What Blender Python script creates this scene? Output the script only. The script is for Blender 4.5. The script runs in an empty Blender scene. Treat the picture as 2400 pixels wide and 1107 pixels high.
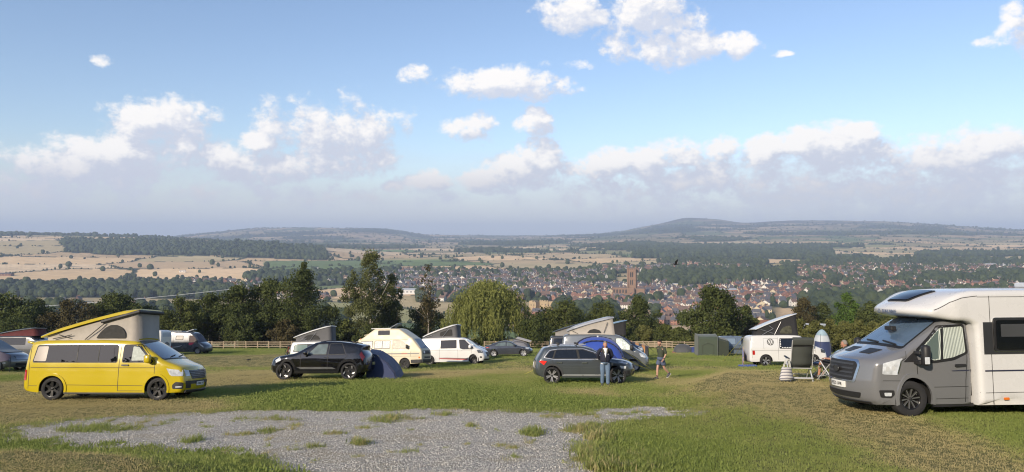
import bpy, bmesh, math, random
import numpy as np
from mathutils import Vector, Matrix, Quaternion
from mathutils.geometry import delaunay_2d_cdt
R = math.radians
rng = np.random.default_rng(7)
random.seed(7)
SC = bpy.context.scene
COL = SC.collection
# ------------------------------------------------------------------ camera
F = 1733.0                       # focal length in photo pixels (26 mm on 36 mm)
CAMZ = 2.0
cam = bpy.data.cameras.new('camera'); camo = bpy.data.objects.new('camera', cam); COL.objects.link(camo)
camo.location = (0, 0, CAMZ); camo.rotation_euler = (R(90), 0, 0)
cam.sensor_width = 36; cam.lens = 26.0; cam.clip_start = 0.3; cam.clip_end = 60000
SC.camera = camo
# ------------------------------------------------------------------ exposure, sampling
SC.view_settings.view_transform = 'Standard'; SC.view_settings.look = 'None'
SC.view_settings.gamma = 1; SC.view_settings.use_curve_mapping = False
SC.view_settings.exposure = 0.14
SC.render.engine = 'CYCLES'
try:
    SC.cycles.use_denoising = True; SC.cycles.denoiser = 'OPENIMAGEDENOISE'
except Exception: pass
SC.cycles.max_bounces = 6; SC.cycles.diffuse_bounces = 2; SC.cycles.glossy_bounces = 3
SC.cycles.transmission_bounces = 4; SC.cycles.transparent_max_bounces = 8; SC.cycles.volume_bounces = 0
SC.cycles.sample_clamp_indirect = 4.0; SC.cycles.filter_width = 1.15
# ------------------------------------------------------------------ sun
SUN_AZ, SUN_EL = 34.0, 24.0      # degrees to the left of straight behind the camera, height
SD = Vector((-math.sin(R(SUN_AZ))*math.cos(R(SUN_EL)), -math.cos(R(SUN_AZ))*math.cos(R(SUN_EL)), math.sin(R(SUN_EL))))
sl = bpy.data.lights.new('sun', 'SUN'); sl.energy = 5.0; sl.angle = R(0.55); sl.color = (1.0, 0.86, 0.68)
so = bpy.data.objects.new('sun', sl); COL.objects.link(so)
so.rotation_euler = SD.to_track_quat('Z', 'Y').to_euler(); so.location = (0, 0, 60)
# ------------------------------------------------------------------ world: sky with cumulus
W = bpy.data.worlds.new('World'); SC.world = W; W.use_nodes = True
NT = W.node_tree; NT.nodes.clear()
class NB:
    """terse node builder"""
    def __init__(s, nt): s.nt = nt; s.L = nt.links
    def n(s, typ, **kw):
        x = s.nt.nodes.new(typ)
        for k, v in kw.items(): setattr(x, k, v)
        return x
    def put(s, sock, v):
        if hasattr(v, 'is_output'): s.L.new(v, sock)
        elif v is not None: sock.default_value = v
    def m(s, op, a, b=None, c=None, clamp=False):
        x = s.n('ShaderNodeMath', operation=op, use_clamp=clamp)
        for i, v in enumerate((a, b, c)): s.put(x.inputs[i], v)
        return x.outputs[0]
    def v(s, op, a, b=None, c=None):
        x = s.n('ShaderNodeVectorMath', operation=op)
        for i, v in enumerate((a, b, c)): s.put(x.inputs[i], v)
        return x.outputs['Value'] if op in ('LENGTH', 'DOT_PRODUCT') else x.outputs[0]
    def rng(s, v, a, b, c=0.0, d=1.0, smooth=True):
        x = s.n('ShaderNodeMapRange', interpolation_type='SMOOTHSTEP' if smooth else 'LINEAR')
        s.put(x.inputs['Value'], v)
        for nme, q in zip(('From Min', 'From Max', 'To Min', 'To Max'), (a, b, c, d)): s.put(x.inputs[nme], q)
        return x.outputs[0]
    def mix(s, f, a, b):
        x = s.n('ShaderNodeMix', data_type='RGBA')
        s.put(x.inputs['Factor'], f); s.put(x.inputs[6], a); s.put(x.inputs[7], b)
        return x.outputs[2]
    def noise(s, vec, scale, det=3, rough=0.55, lac=2.0):
        x = s.n('ShaderNodeTexNoise'); s.put(x.inputs['Vector'], vec); s.put(x.inputs['Scale'], scale)
        s.put(x.inputs['Detail'], det); s.put(x.inputs['Roughness'], rough); s.put(x.inputs['Lacunarity'], lac)
        return x
def c4(c): return (c[0], c[1], c[2], 1.0)
def ae(px, py):
    A = math.atan((px-1200)/F); return A, math.atan((553.5-py)/F*math.cos(A))
# cumulus puffs: photo position, half-size (px), weight
PUFFS = [(1340,30,78,44,1.0),(1400,42,40,26,.8),(1520,20,86,55,1.0),(1470,85,80,45,.72),(1545,118,60,42,.85),(1590,70,60,40,.8),(1625,112,90,36,.9),
 (1740,112,40,27,.95),(1715,100,60,24,.8),(1830,128,20,7,.62),(1320,155,70,14,.5),
 (970,178,40,22,.68),(1165,195,115,38,1.0),(1270,205,75,27,.85),(1105,296,56,26,.95),(1255,288,40,30,.95),(952,305,18,25,.6),
 (248,136,34,13,.40),(385,285,100,44,1.0),(470,268,50,22,.7),(190,270,45,12,.3),(370,245,30,14,.5),
 (300,352,80,36,1.0),(170,385,115,40,1.0),(235,370,110,36,1.0),(320,392,150,50,.72),(60,400,120,46,.6),(432,338,30,16,.9),(420,370,60,40,.6),
 (600,330,46,18,1.0),(745,305,125,60,.82),(530,385,60,40,1.0),(640,388,130,34,.9),(785,370,120,45,.9),(850,318,60,52,.95),(920,265,50,20,.55),(715,262,15,18,.6),
 (1000,425,60,22,.95),(960,440,80,18,.7),(1265,372,50,40,1.05),(1210,402,70,40,1.05),(1140,428,75,26,.95),
 (1440,385,120,30,1.0),(1580,362,70,28,1.0),(1520,380,90,32,1.0),(1690,362,46,30,1.0),(1800,345,50,26,1.05),(1930,335,115,34,1.1),(1980,362,100,36,.9),
 (2280,350,95,36,1.05),(2285,330,34,20,1.0),(2210,365,90,26,.95),(2100,362,80,22,.75),(2360,372,60,28,.85),
 (1620,420,330,50,.78),(2000,410,330,62,.8),(2300,425,260,66,.75),(640,455,420,34,.5),(140,440,300,44,.66),(2390,65,45,60,.8),(2320,100,38,12,.55),
 (1900,465,600,62,.66),(1120,470,240,30,.40)]
grp = bpy.data.node_groups.new('cloud_density', 'ShaderNodeTree')
grp.interface.new_socket('P', in_out='INPUT', socket_type='NodeSocketVector')
grp.interface.new_socket('D', in_out='OUTPUT', socket_type='NodeSocketFloat')
b = NB(grp); gi = b.n('NodeGroupInput'); go = b.n('NodeGroupOutput')
P = gi.outputs[0]
n1 = b.noise(b.v('MULTIPLY', P, (1, 1.5, 1)), 17, 2, .5)
Pw = b.v('MULTIPLY_ADD', b.v('SUBTRACT', n1.outputs['Color'], (.5, .5, .5)), (.045, .022, 0), P)
cur = None
for (px, py, rx, ry, w) in PUFFS:
    if py < 240: rx, ry = rx*.88, ry*.84
    A, E = ae(px, py); iA = F/rx*math.cos(A)**-1*0.86; iE = F/ry*0.80
    q = b.v('MULTIPLY_ADD', Pw, (iA, iE, 0), (-A*iA, -E*iE, 0))
    q = b.v('DOT_PRODUCT', q, q)
    q = b.m('MULTIPLY_ADD', q, -0.85*max(w, .6), 1.52*w)
    cur = q if cur is None else b.m('MAXIMUM', cur, q)
cur = b.m('MAXIMUM', cur, -1.0)
# the rest of the dome, outside the view: scattered cumulus of the same kind
sx = b.n('ShaderNodeSeparateXYZ'); b.put(sx.inputs[0], P)
out = b.m('MAXIMUM', b.rng(b.m('ABSOLUTE', sx.outputs[0]), .66, .85), b.rng(sx.outputs[1], .36, .52))
ng = b.noise(b.v('MULTIPLY', P, (1, 1.7, 1)), 5.5, 3, .5)
gen = b.m('MULTIPLY_ADD', ng.outputs['Fac'], 5.0, -2.9)
gen = b.m('MULTIPLY_ADD', b.m('SUBTRACT', out, 1.0), 4.0, gen)
cur = b.m('MAXIMUM', cur, gen)
n2 = b.noise(b.v('MULTIPLY', P, (1, 1.25, 1)), 26, 7, .60)
n3 = b.noise(b.v('MULTIPLY', P, (1, 1.2, 1)), 95, 4, .6)
d = b.m('ADD', b.m('MULTIPLY_ADD', n2.outputs['Fac'], 3.0, -1.80), b.m('MULTIPLY_ADD', n3.outputs['Fac'], .9, -.45))
d = b.m('ADD', cur, d)
b.L.new(d, go.inputs[0])
b = NB(NT)
tc = b.n('ShaderNodeTexCoord'); D = tc.outputs['Generated']
sx = b.n('ShaderNodeSeparateXYZ'); b.put(sx.inputs[0], D)
az = b.m('ARCTAN2', sx.outputs[0], sx.outputs[1]); el = b.m('ARCSINE', sx.outputs[2])
cx = b.n('ShaderNodeCombineXYZ'); b.put(cx.inputs[0], az); b.put(cx.inputs[1], el)
PV = cx.outputs[0]
def dens(p):
    g = b.n('ShaderNodeGroup'); g.node_tree = grp; b.put(g.inputs[0], p); return g.outputs[0]
d0 = dens(PV)
d1 = dens(b.v('ADD', PV, (-.012, .020, 0)))
cover = b.rng(d0, .08, .92)
light = b.rng(b.m('SUBTRACT', d0, d1), -.28, .95)
thick = b.rng(d0, .2, 1.6)
sky = b.n('ShaderNodeTexSky', sky_type='NISHITA'); sky.sun_disc = False
sky.sun_elevation = R(SUN_EL); sky.sun_rotation = R(180-SUN_AZ)*-1 if False else math.atan2(SD.x, SD.y)
sky.air_density = 1.0; sky.dust_density = 0.8; sky.ozone_density = 1.6; sky.altitude = 200
CS = 7.6                           # cloud radiance in the sky's own units
hi = b.mix(b.rng(el, .045, .105), c4((.61*CS, .605*CS, .645*CS)), c4((.93*CS, .90*CS, .875*CS)))
lo = b.mix(b.rng(el, .03, .22), c4((.55*CS, .575*CS, .665*CS)), c4((.60*CS, .64*CS, .745*CS)))
ccol = b.mix(light, lo, hi)
skyc = b.mix(1.0, sky.outputs[0], c4((1, 1, 1)))
skyc = b.n('ShaderNodeMix', data_type='RGBA', blend_type='MULTIPLY'); skyc.inputs['Factor'].default_value = 1
b.put(skyc.inputs[6], sky.outputs[0]); b.put(skyc.inputs[7], c4((1.05, 1.03, 1.09)))
# grey-mauve haze bank that hugs the horizon all round
nb = b.noise(b.v('MULTIPLY', PV, (1, 3, 1)), 6, 3, .5)
bank = b.rng(b.m('MULTIPLY_ADD', nb.outputs['Fac'], -.10, b.m('ADD', el, .05)), .02, .135, 1.0, 0.0)
base = b.mix(b.m('MULTIPLY', bank, .80), skyc.outputs[2], c4((.57*CS, .595*CS, .665*CS)))
fac = b.m('MULTIPLY', cover, b.rng(el, -.01, .07, .25, .97))
final = b.mix(fac, base, ccol)
bg = b.n('ShaderNodeBackground'); b.put(bg.inputs[0], final); bg.inputs[1].default_value = 0.14
wo = b.n('ShaderNodeOutputWorld'); b.L.new(bg.outputs[0], wo.inputs[0])
try: W.cycles.sampling_method = 'MANUAL'; W.cycles.sample_map_resolution = 512
except Exception: pass
# ------------------------------------------------------------------ small helpers
def fade(t): return t*t*(3-2*t)
def sstep(a, b_, x):
    t = np.clip((x-a)/(b_-a), 0, 1); return t*t*(3-2*t)
def hash2(i, j, s=0):
    h = (i*374761393 + j*668265263 + s*1274126177) & 0xffffffff
    h = ((h ^ (h >> 13))*1274126177) & 0xffffffff
    return ((h ^ (h >> 16)) & 0xffff)/65535.0
def vnoise(x, y, s=0):
    x = np.asarray(x, float); y = np.asarray(y, float)
    i = np.floor(x).astype(np.int64); j = np.floor(y).astype(np.int64); fx = fade(x-i); fy = fade(y-j)
    a = hash2(i, j, s); b_ = hash2(i+1, j, s); c = hash2(i, j+1, s); d_ = hash2(i+1, j+1, s)
    return (a*(1-fx)+b_*fx)*(1-fy)+(c*(1-fx)+d_*fx)*fy
def fbm(x, y, o=4, s=0):
    t = 0; a = .5; n = 0
    for k in range(o):
        t = t+a*vnoise(x*2**k+17.3*k, y*2**k-9.1*k, s+k); n += a; a *= .5
    return t/n
def lin(c):
    return tuple(((v/255)/12.92 if v/255 <= .04045 else ((v/255+.055)/1.055)**2.4) for v in c)
MATS = {}
def mat(name, col, rough=.5, metal=0., coat=0., spec=.5, var=.06, vscale=3., bump=0., bscale=40., trans=None, alpha=None, sheen=0.):
    if name in MATS: return MATS[name]
    m = bpy.data.materials.new(name); m.use_nodes = True; nt = m.node_tree; p = nt.nodes['Principled BSDF']; b = NB(nt)
    tc = b.n('ShaderNodeTexCoord'); o = tc.outputs['Object']
    nz = b.noise(o, vscale, 4)
    k = b.rng(nz.outputs['Fac'], .25, .75, 1-var, 1+var, smooth=False)
    mx = b.v('MULTIPLY', col[:3], (1, 1, 1)); s = b.n('ShaderNodeVectorMath', operation='SCALE'); b.put(s.inputs[0], col[:3]); b.put(s.inputs['Scale'], k)
    b.L.new(s.outputs[0], p.inputs['Base Color'])
    b.put(p.inputs['Roughness'], b.rng(nz.outputs['Fac'], .3, .7, max(rough*.85, .01), min(rough*1.15+.004, 1), smooth=False))
    p.inputs['Metallic'].default_value = metal; p.inputs['Coat Weight'].default_value = coat; p.inputs['Coat Roughness'].default_value = .04
    p.inputs['Specular IOR Level'].default_value = spec
    if sheen: p.inputs['Sheen Weight'].default_value = sheen
    if trans: p.inputs['Transmission Weight'].default_value = trans
    if alpha is not None: p.inputs['Alpha'].default_value = alpha
    if bump:
        bn = b.n('ShaderNodeBump'); bn.inputs['Strength'].default_value = bump; bn.inputs['Distance'].default_value = .02
        b.put(bn.inputs['Height'], b.noise(o, bscale, 4).outputs['Fac']); b.L.new(bn.outputs[0], p.inputs['Normal'])
    MATS[name] = m; return m
def tag(o, label=None, cat=None, group=None, kind=None):
    if label: o['label'] = label
    if cat: o['category'] = cat
    if group: o['group'] = group
    if kind: o['kind'] = kind
    return o
def link(name, me, parent=None, m=None):
    o = bpy.data.objects.new(name, me); COL.objects.link(o)
    if m is not None and me is not None and len(me.materials) == 0: me.materials.append(m)
    if parent is not None: o.parent = parent
    return o
def empty(name, label, cat, mtx=None, group=None):
    o = bpy.data.objects.new(name, None); COL.objects.link(o); o.empty_display_size = .3
    if mtx is not None: o.matrix_world = mtx
    return tag(o, label, cat, group)
def pymesh(name, vs, fs, smooth=False):
    me = bpy.data.meshes.new(name); me.from_pydata([tuple(map(float, v)) for v in vs], [], [tuple(map(int, f)) for f in fs]); me.update()
    if smooth: me.polygons.foreach_set('use_smooth', np.ones(len(me.polygons), bool))
    return me
def npmesh(name, V, Q, smooth=False):
    """vectorised mesh from an (n,3) array and an (m,k) face array"""
    V = np.asarray(V, np.float32); Q = np.asarray(Q, np.int32); k = Q.shape[1]
    me = bpy.data.meshes.new(name); me.vertices.add(len(V)); me.vertices.foreach_set('co', V.ravel())
    me.loops.add(Q.size); me.loops.foreach_set('vertex_index', Q.ravel())
    me.polygons.add(len(Q)); me.polygons.foreach_set('loop_start', np.arange(0, Q.size, k, dtype=np.int32))
    me.polygons.foreach_set('loop_total', np.full(len(Q), k, np.int32))
    if smooth: me.polygons.foreach_set('use_smooth', np.ones(len(Q), bool))
    me.update(calc_edges=True); return me
def bmobj(name, bm, m, parent=None, smooth=False):
    me = bpy.data.meshes.new(name); bm.normal_update(); bm.to_mesh(me); bm.free()
    if smooth: me.polygons.foreach_set('use_smooth', np.ones(len(me.polygons), bool))
    return link(name, me, parent, m)
def box(bm, c, s, rot=None, bev=0):
    r = bmesh.ops.create_cube(bm, size=1)
    M = Matrix.Translation(c) @ (rot.to_4x4() if rot is not None else Matrix.Identity(4)) @ Matrix.Diagonal((s[0], s[1], s[2], 1))
    bmesh.ops.transform(bm, matrix=M, verts=r['verts'])
    if bev:
        es = list({e for v in r['verts'] for e in v.link_edges})
        bmesh.ops.bevel(bm, geom=es, offset=bev, segments=2, affect='EDGES', profile=.5)
def tube(bm, a, b_, r0, r1=None, n=8, caps=True):
    a = Vector(a); b_ = Vector(b_); r1 = r0 if r1 is None else r1
    d_ = b_-a
    if d_.length < 1e-6: return
    q = d_.to_track_quat('Z', 'Y'); rings = []
    for p, r in ((a, r0), (b_, r1)):
        rings.append([bm.verts.new(p+q @ Vector((math.cos(t)*r, math.sin(t)*r, 0))) for t in [2*math.pi*i/n for i in range(n)]])
    for i in range(n): bm.faces.new((rings[0][i], rings[0][(i+1) % n], rings[1][(i+1) % n], rings[1][i]))
    if caps: bm.faces.new(rings[0][::-1]); bm.faces.new(rings[1])
def path_tube(bm, pts, r, n=6):
    for a, b_ in zip(pts[:-1], pts[1:]): tube(bm, a, b_, r, r, n)
def lathe(bm, prof, n=28, axis='Y'):
    """profile of (radius, along-axis) revolved"""
    rings = []
    for (r, h) in prof:
        ring = []
        for i in range(n):
            t = 2*math.pi*i/n
            ring.append(bm.verts.new((r*math.cos(t), h, r*math.sin(t)) if axis == 'Y' else (r*math.cos(t), r*math.sin(t), h)))
        rings.append(ring)
    for a, b_ in zip(rings[:-1], rings[1:]):
        for i in range(n): bm.faces.new((a[i], a[(i+1) % n], b_[(i+1) % n], b_[i]))
    return rings
def rpoly(pts, r, n=4):
    """round the corners of a 2D polygon"""
    out = []; N = len(pts)
    for i in range(N):
        p0 = np.array(pts[i-1], float); p = np.array(pts[i], float); p1 = np.array(pts[(i+1) % N], float)
        a = p0-p; c = p1-p; la = np.linalg.norm(a); lc = np.linalg.norm(c); rr = min(r, la*.45, lc*.45)
        s = p+a/la*rr; e = p+c/lc*rr
        for k in range(n+1):
            t = k/n; out.append(tuple((1-t)**2*s+2*t*(1-t)*p+t*t*e))
    return out
def inpoly(P, poly):
    P = np.asarray(P, float); x, y = P[:, 0], P[:, 1]; ins = np.zeros(len(P), bool); n = len(poly)
    for i in range(n):
        x0, y0 = poly[i-1]; x1, y1 = poly[i]
        if y0 == y1: continue
        c = ((y0 > y) != (y1 > y)) & (x < (x1-x0)*(y-y0)/(y1-y0)+x0); ins ^= c
    return ins
def segdist(P, A, B):
    P = np.asarray(P, float)[:, None, :]; A = np.asarray(A, float)[None]; B = np.asarray(B, float)[None]
    d_ = B-A; t = np.clip(((P-A)*d_).sum(2)/np.maximum((d_*d_).sum(2), 1e-12), 0, 1)
    return np.sqrt((((A+t[..., None]*d_)-P)**2).sum(2)).min(1)
# ------------------------------------------------------------------ ground height
SL = 0.133
def near_h(x, y):
    x = np.asarray(x, float); y = np.asarray(y, float)
    z = -SL*y
    up = np.interp(y, [9, 12, 15, 22, 24.3, 26, 29.5], [0, .12, .30, .66, .80, .62, 0])
    mk = sstep(4.2+(y-19)*.12, 6.6+(y-19)*.16, x)
    z = z+up*mk
    z = z-.50*np.exp(-(((x+16)/13)**2+((y-57)/13)**2))
    z = z+.42*np.exp(-(((x+6.6)/3.0)**2+((y-9.9)/1.1)**2))
    z = z+(fbm(x*.25+3, y*.25, 3, 5)-.5)*.10*sstep(5, 9, y)+(fbm(x*1.3, y*1.3, 2, 9)-.5)*.035
    return z
UC = [-700, -200, 0, 300, 600, 760, 900, 1000, 1200, 1400, 1450, 1500, 1560, 1600, 1680, 1740, 1850, 1950, 2100, 2250, 2400, 2600, 3100]
DC = [95, 130, 250, 500, 800, 1150, 1500, 2000, 2400, 3000, 3600, 4500, 6000, 7500, 9000, 10500, 14000]
ZT = {  # ground height under the camera's datum, by direction (photo column) and distance
 -700: [0,0,-33,-55,-75,-85,-80,-62,-40,-10, 10, 15,-20,-40,-60,-60,-80],
 -200: [0,0,-33,-57,-83,-95,-92,-72,-45,-10, 12, 16,-30,-50,-60,-60,-80],
 0:    [0,0,-33,-59,-85,-96,-92,-74,-47,-12, 10, 16,-40,-50,-60,-60,-80],
 300:  [0,0,-33,-60,-87,-97,-95,-78,-64,-16, -1,-12,-50,-50,-60,-60,-80],
 600:  [0,0,-33,-62,-89,-98,-96,-82,-72,-20,-45,-52,-30, 45,105, 60,-80],
 760:  [0,0,-33,-63,-90,-97,-95,-82,-76,-46,-58,-60,-30, 50,108, 60,-80],
 900:  [0,0,-33,-64,-91,-95,-93,-80,-77,-74,-72,-64,-35, 35, 92, 45,-80],
 1000: [0,0,-33,-66,-92,-94,-92,-80,-76,-74,-70,-64,-45,-14, 20, 10,-80],
 1200: [0,0,-33,-68,-92,-93,-92,-82,-74,-72,-70,-60,-40,-20,  0,  6,-80],
 1400: [0,0,-33,-68,-92,-93,-92,-84,-76,-70,-62,-50,-20,  8, 30, 20,-80],
 1560: [0,0,-33,-68,-92,-93,-88,-78,-74,-70,-58,-40, 10, 90,172,150,-50],
 1600: [0,0,-33,-68,-92,-92,-87,-78,-74,-70,-57,-36, 15,105,242,190,-50],
 1680: [0,0,-33,-68,-91,-91,-86,-78,-74,-68,-55,-32, 20,105,226,190,-50],
 1450: [0,0,-33,-68,-92,-93,-92,-82,-75,-70,-61,-46,-10, 25, 55, 40,-70],
 1500: [0,0,-33,-68,-92,-93,-90,-80,-75,-70,-60,-43,  0, 55,106, 90,-60],
 1740: [0,0,-33,-67,-90,-90,-86,-76,-74,-66,-52,-28, 25,100,171,150,-50],
 1850: [0,0,-33,-66,-89,-89,-85,-72,-74,-64,-49,-24, 30,118,203,160,-50],
 1950: [0,0,-33,-66,-88,-88,-84,-70,-74,-62,-46,-20, 35,125,198,160,-50],
 2100: [0,0,-33,-66,-86,-86,-82,-74,-74,-62,-44,-16, 45,128,186,150,-50],
 2250: [0,0,-33,-65,-85,-84,-80,-76,-74,-62,-46,-20, 35, 98,118, 90,-50],
 2400: [0,0,-33,-64,-84,-82,-79,-76,-72,-60,-44,-20, 25, 62, 60, 50,-50],
 2600: [0,0,-33,-62,-82,-80,-78,-74,-70,-58,-42,-20, 20, 50, 50, 40,-50],
 3100: [0,0,-33,-60,-80,-78,-76,-70,-66,-54,-40,-20, 20, 50, 50, 40,-50]}
_T = np.array([ZT[u] for u in UC], float); _T[:, 0] = -SL*95; _T[:, 1] = -SL*130
_uf = np.arange(-700, 3101, 10.0); _lf = np.linspace(math.log(95), math.log(14000), 500)
_t1 = np.array([np.interp(_uf, UC, _T[:, k]) for k in range(len(DC))])
_g = np.exp(-.5*(np.arange(-6, 7)/1.2)**2); _g /= _g.sum()
_t1 = np.array([np.convolve(np.pad(r, 6, 'edge'), _g, 'valid') for r in _t1])
_tf = np.array([np.interp(_lf, np.log(DC), _t1[:, k]) for k in range(len(_uf))])
_g2 = np.exp(-.5*(np.arange(-10, 11)/4.0)**2); _g2 /= _g2.sum()
_tf = np.array([np.convolve(np.pad(r, 10, 'edge'), _g2, 'valid') for r in _tf])
def far_h(x, y):
    x = np.asarray(x, float); y = np.maximum(np.asarray(y, float), 20)
    u = np.clip((1200+F*x/y-_uf[0])/10, 0, len(_uf)-1.001); l = np.clip((np.log(np.maximum(y, 95))-_lf[0])/(_lf[1]-_lf[0]), 0, len(_lf)-1.001)
    i = u.astype(int); j = l.astype(int); fu = u-i; fl = l-j
    z = (_tf[i, j]*(1-fu)+_tf[i+1, j]*fu)*(1-fl)+(_tf[i, j+1]*(1-fu)+_tf[i+1, j+1]*fu)*fl
    amp = np.interp(y, [95, 150, 800, 2500, 6000, 9000], [0, 0, 2.5, 9, 20, 15])
    z = z+(fbm(x/420+5, y/420, 4, 21)-.5)*amp+(fbm(x/1500+2, y/1500, 3, 31)-.5)*amp*1.2
    return z
def gh(x, y):
    x = np.asarray(x, float); y = np.asarray(y, float)
    t = sstep(92, 104, y); return near_h(x, y)*(1-t)+far_h(x, y)*t
def gz(x, y): return float(gh(np.array([x]), np.array([y]))[0])
def XU(u, d): return (u-1200)/F*d
def hit(px, py):
    """point of the ground seen at a photo pixel"""
    ds = np.concatenate([np.arange(8.5, 100, .05), np.geomspace(100, 12000, 1500)])
    zz = CAMZ-(py-553.5)/F*ds; g = gh(XU(px, ds), ds); k = np.argmax(g >= zz)
    return float(XU(px, ds[k])), float(ds[k])
def seat(u, d, head=0, roll=True, dz=0., h=1.6):
    """matrix that stands a thing on the ground at photo column u, distance d, heading in degrees (0 = facing right)"""
    x = XU(u, d); z = gz(x, d)
    f = Vector((math.cos(R(head)), math.sin(R(head)), 0)); s = Vector((-f.y, f.x, 0))
    if roll:
        def g(v): return gz(x+v.x, d+v.y)
        f = Vector((f.x*2*h, f.y*2*h, g(f*h)-g(f*-h))).normalized()
        s = Vector((s.x*1.6, s.y*1.6, g(s*.8)-g(s*-.8))).normalized()
        z = (g(f*h)+g(f*-h)+g(s*.8)+g(s*-.8))/4
    n = f.cross(s).normalized(); s = n.cross(f)
    M = Matrix((f, s, n)).transposed().to_4x4(); M.translation = (x, d, z+dz); return M
# ================================================================== ground of the camping field
def attr_mat(name, build, rough=.9):
    m = bpy.data.materials.new(name); m.use_nodes = True; nt = m.node_tree; p = nt.nodes['Principled BSDF']; b = NB(nt)
    p.inputs['Roughness'].default_value = rough; p.inputs['Specular IOR Level'].default_value = .15
    build(b, p); MATS[name] = m; return m
GRAVEL_PX = [(-15,1020),(90,992),(250,980),(400,971),(520,966),(640,962),(760,964),(900,961),(1000,959),(1200,963),(1330,966),(1430,957),(1520,952),
 (1590,951),(1612,960),(1640,974),(1580,980),(1500,985),(1440,991),(1425,1004),(1408,1024),(1404,1050),(1420,1080),(1452,1112),(1500,1190),(640,1190),(690,1122),(650,1106),
 (590,1084),(510,1070),(400,1061),(300,1053),(200,1047),(100,1042),(20,1032)]
GP = np.array([hit(*p) for p in GRAVEL_PX]); GPn = np.roll(GP, -1, 0)
def gravel_sd(x, y):
    P = np.stack([x, y], 1); out = np.full(len(P), 9.0)
    bb = (x > GP[:, 0].min()-1) & (x < GP[:, 0].max()+1) & (y > GP[:, 1].min()-1) & (y < GP[:, 1].max()+1)
    if bb.any():
        Q = P[bb]; d_ = np.concatenate([segdist(q, GP, GPn) for q in np.array_split(Q, max(1, len(Q)//20000))]); out[bb] = np.where(inpoly(Q, GP), -d_, d_)
    return out
def bl(px, py, rx, ry):          # dry patch given where the photo shows it: centre and half-size on the ground
    x, y = hit(px, py); x1, _ = hit(px+rx, py); _, y0 = hit(px, py-ry); return (x, y, abs(x1-x), max(abs(y0-y), .5))
DRY = [bl(420,890,300,26)+(.45,), bl(580,885,150,18)+(.5,), bl(110,945,190,16)+(.45,), bl(560,850,230,16)+(.95,), bl(300,955,240,14)+(.75,), bl(1740,882,110,14)+(1.,), bl(180,1090,210,22)+(1.,), bl(1330,920,120,10)+(.35,), bl(1000,880,140,10)+(.65,),
       bl(1900,905,170,16)+(.42,), bl(1750,935,120,14)+(.18,), bl(60,905,120,16)+(.5,), bl(700,835,120,8)+(.8,), bl(1230,868,120,8)+(.5,), bl(2150,1085,260,24)+(.12,), bl(1560,930,110,8)+(.35,),bl(1450,862,200,8)+(.35,)]
GRN = [bl(950,930,330,22)+(.9,), bl(1330,945,220,14)+(.7,), bl(1560,1060,150,50)+(.7,), bl(500,1072,150,22)+(.8,), bl(60,912,70,10)+(.4,), bl(1590,890,60,30)+(.6,)]
def dryness(x, y):
    v = .36+(fbm(x*.35, y*.16, 3, 41)-.5)*1.1+(fbm(x*1.6, y*.9, 3, 45)-.5)*.35
    for (cx_, cy_, rx, ry, k) in DRY: v = v+k*1.0*np.exp(-(((x-cx_)/rx)**2+((y-cy_)/ry)**2))
    for (cx_, cy_, rx, ry, k) in GRN: v = v-k*.75*np.exp(-(((x-cx_)/rx)**2+((y-cy_)/ry)**2))
    return np.clip(v, 0, 1)
def turf_build(b, p):
    tc = b.n('ShaderNodeTexCoord'); o = tc.outputs['Object']
    at = b.n('ShaderNodeAttribute', attribute_name='dry'); dr = at.outputs['Fac']
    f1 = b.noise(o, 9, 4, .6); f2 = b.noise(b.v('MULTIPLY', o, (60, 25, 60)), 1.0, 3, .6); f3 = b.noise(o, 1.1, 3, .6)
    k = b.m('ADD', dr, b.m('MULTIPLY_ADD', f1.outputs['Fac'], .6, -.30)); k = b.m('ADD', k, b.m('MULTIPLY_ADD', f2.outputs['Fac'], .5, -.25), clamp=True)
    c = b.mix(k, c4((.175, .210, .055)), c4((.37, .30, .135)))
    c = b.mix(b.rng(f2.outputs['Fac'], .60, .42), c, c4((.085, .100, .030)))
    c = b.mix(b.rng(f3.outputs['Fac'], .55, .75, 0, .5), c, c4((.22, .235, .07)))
    b.L.new(c, p.inputs['Base Color'])
    bn = b.n('ShaderNodeBump'); bn.inputs['Strength'].default_value = .9; bn.inputs['Distance'].default_value = .05
    b.put(bn.inputs['Height'], b.m('ADD', f2.outputs['Fac'], b.m('MULTIPLY', f1.outputs['Fac'], 1.2))); b.L.new(bn.outputs[0], p.inputs['Normal'])
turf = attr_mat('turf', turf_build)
def axis(segs):
    o = []
    for a, e, s in segs: o += list(np.arange(a, e-1e-6, s))
    return np.array(o+[segs[-1][1]])
xs = axis([(-142, -46, 2), (-46, -18, .5), (-18, 18, .13), (18, 46, .5), (46, 142, 2)])
ys = axis([(-40, 7, 2), (7, 24, .10), (24, 46, .3), (46, 128, .8)])
GX, GY = np.meshgrid(xs, ys); gx, gy = GX.ravel(), GY.ravel(); gzv = gh(gx, gy)
nx, ny = len(xs), len(ys); ii = np.arange(nx*ny).reshape(ny, nx)
quads = np.stack([ii[:-1, :-1], ii[:-1, 1:], ii[1:, 1:], ii[1:, :-1]], -1).reshape(-1, 4)
gsd = gravel_sd(gx, gy)-.12+(fbm(gx*1.7, gy*1.7, 4, 61)-.5)*.9
me = npmesh('ground', np.stack([gx, gy, gzv], 1), quads, True)
me.attributes.new('dry', 'FLOAT', 'POINT').data.foreach_set('value', dryness(gx, gy).astype(np.float32))
me.materials.append(turf); tag(link('ground', me), 'sloping campsite field of mown dry grass', kind='structure')
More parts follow.
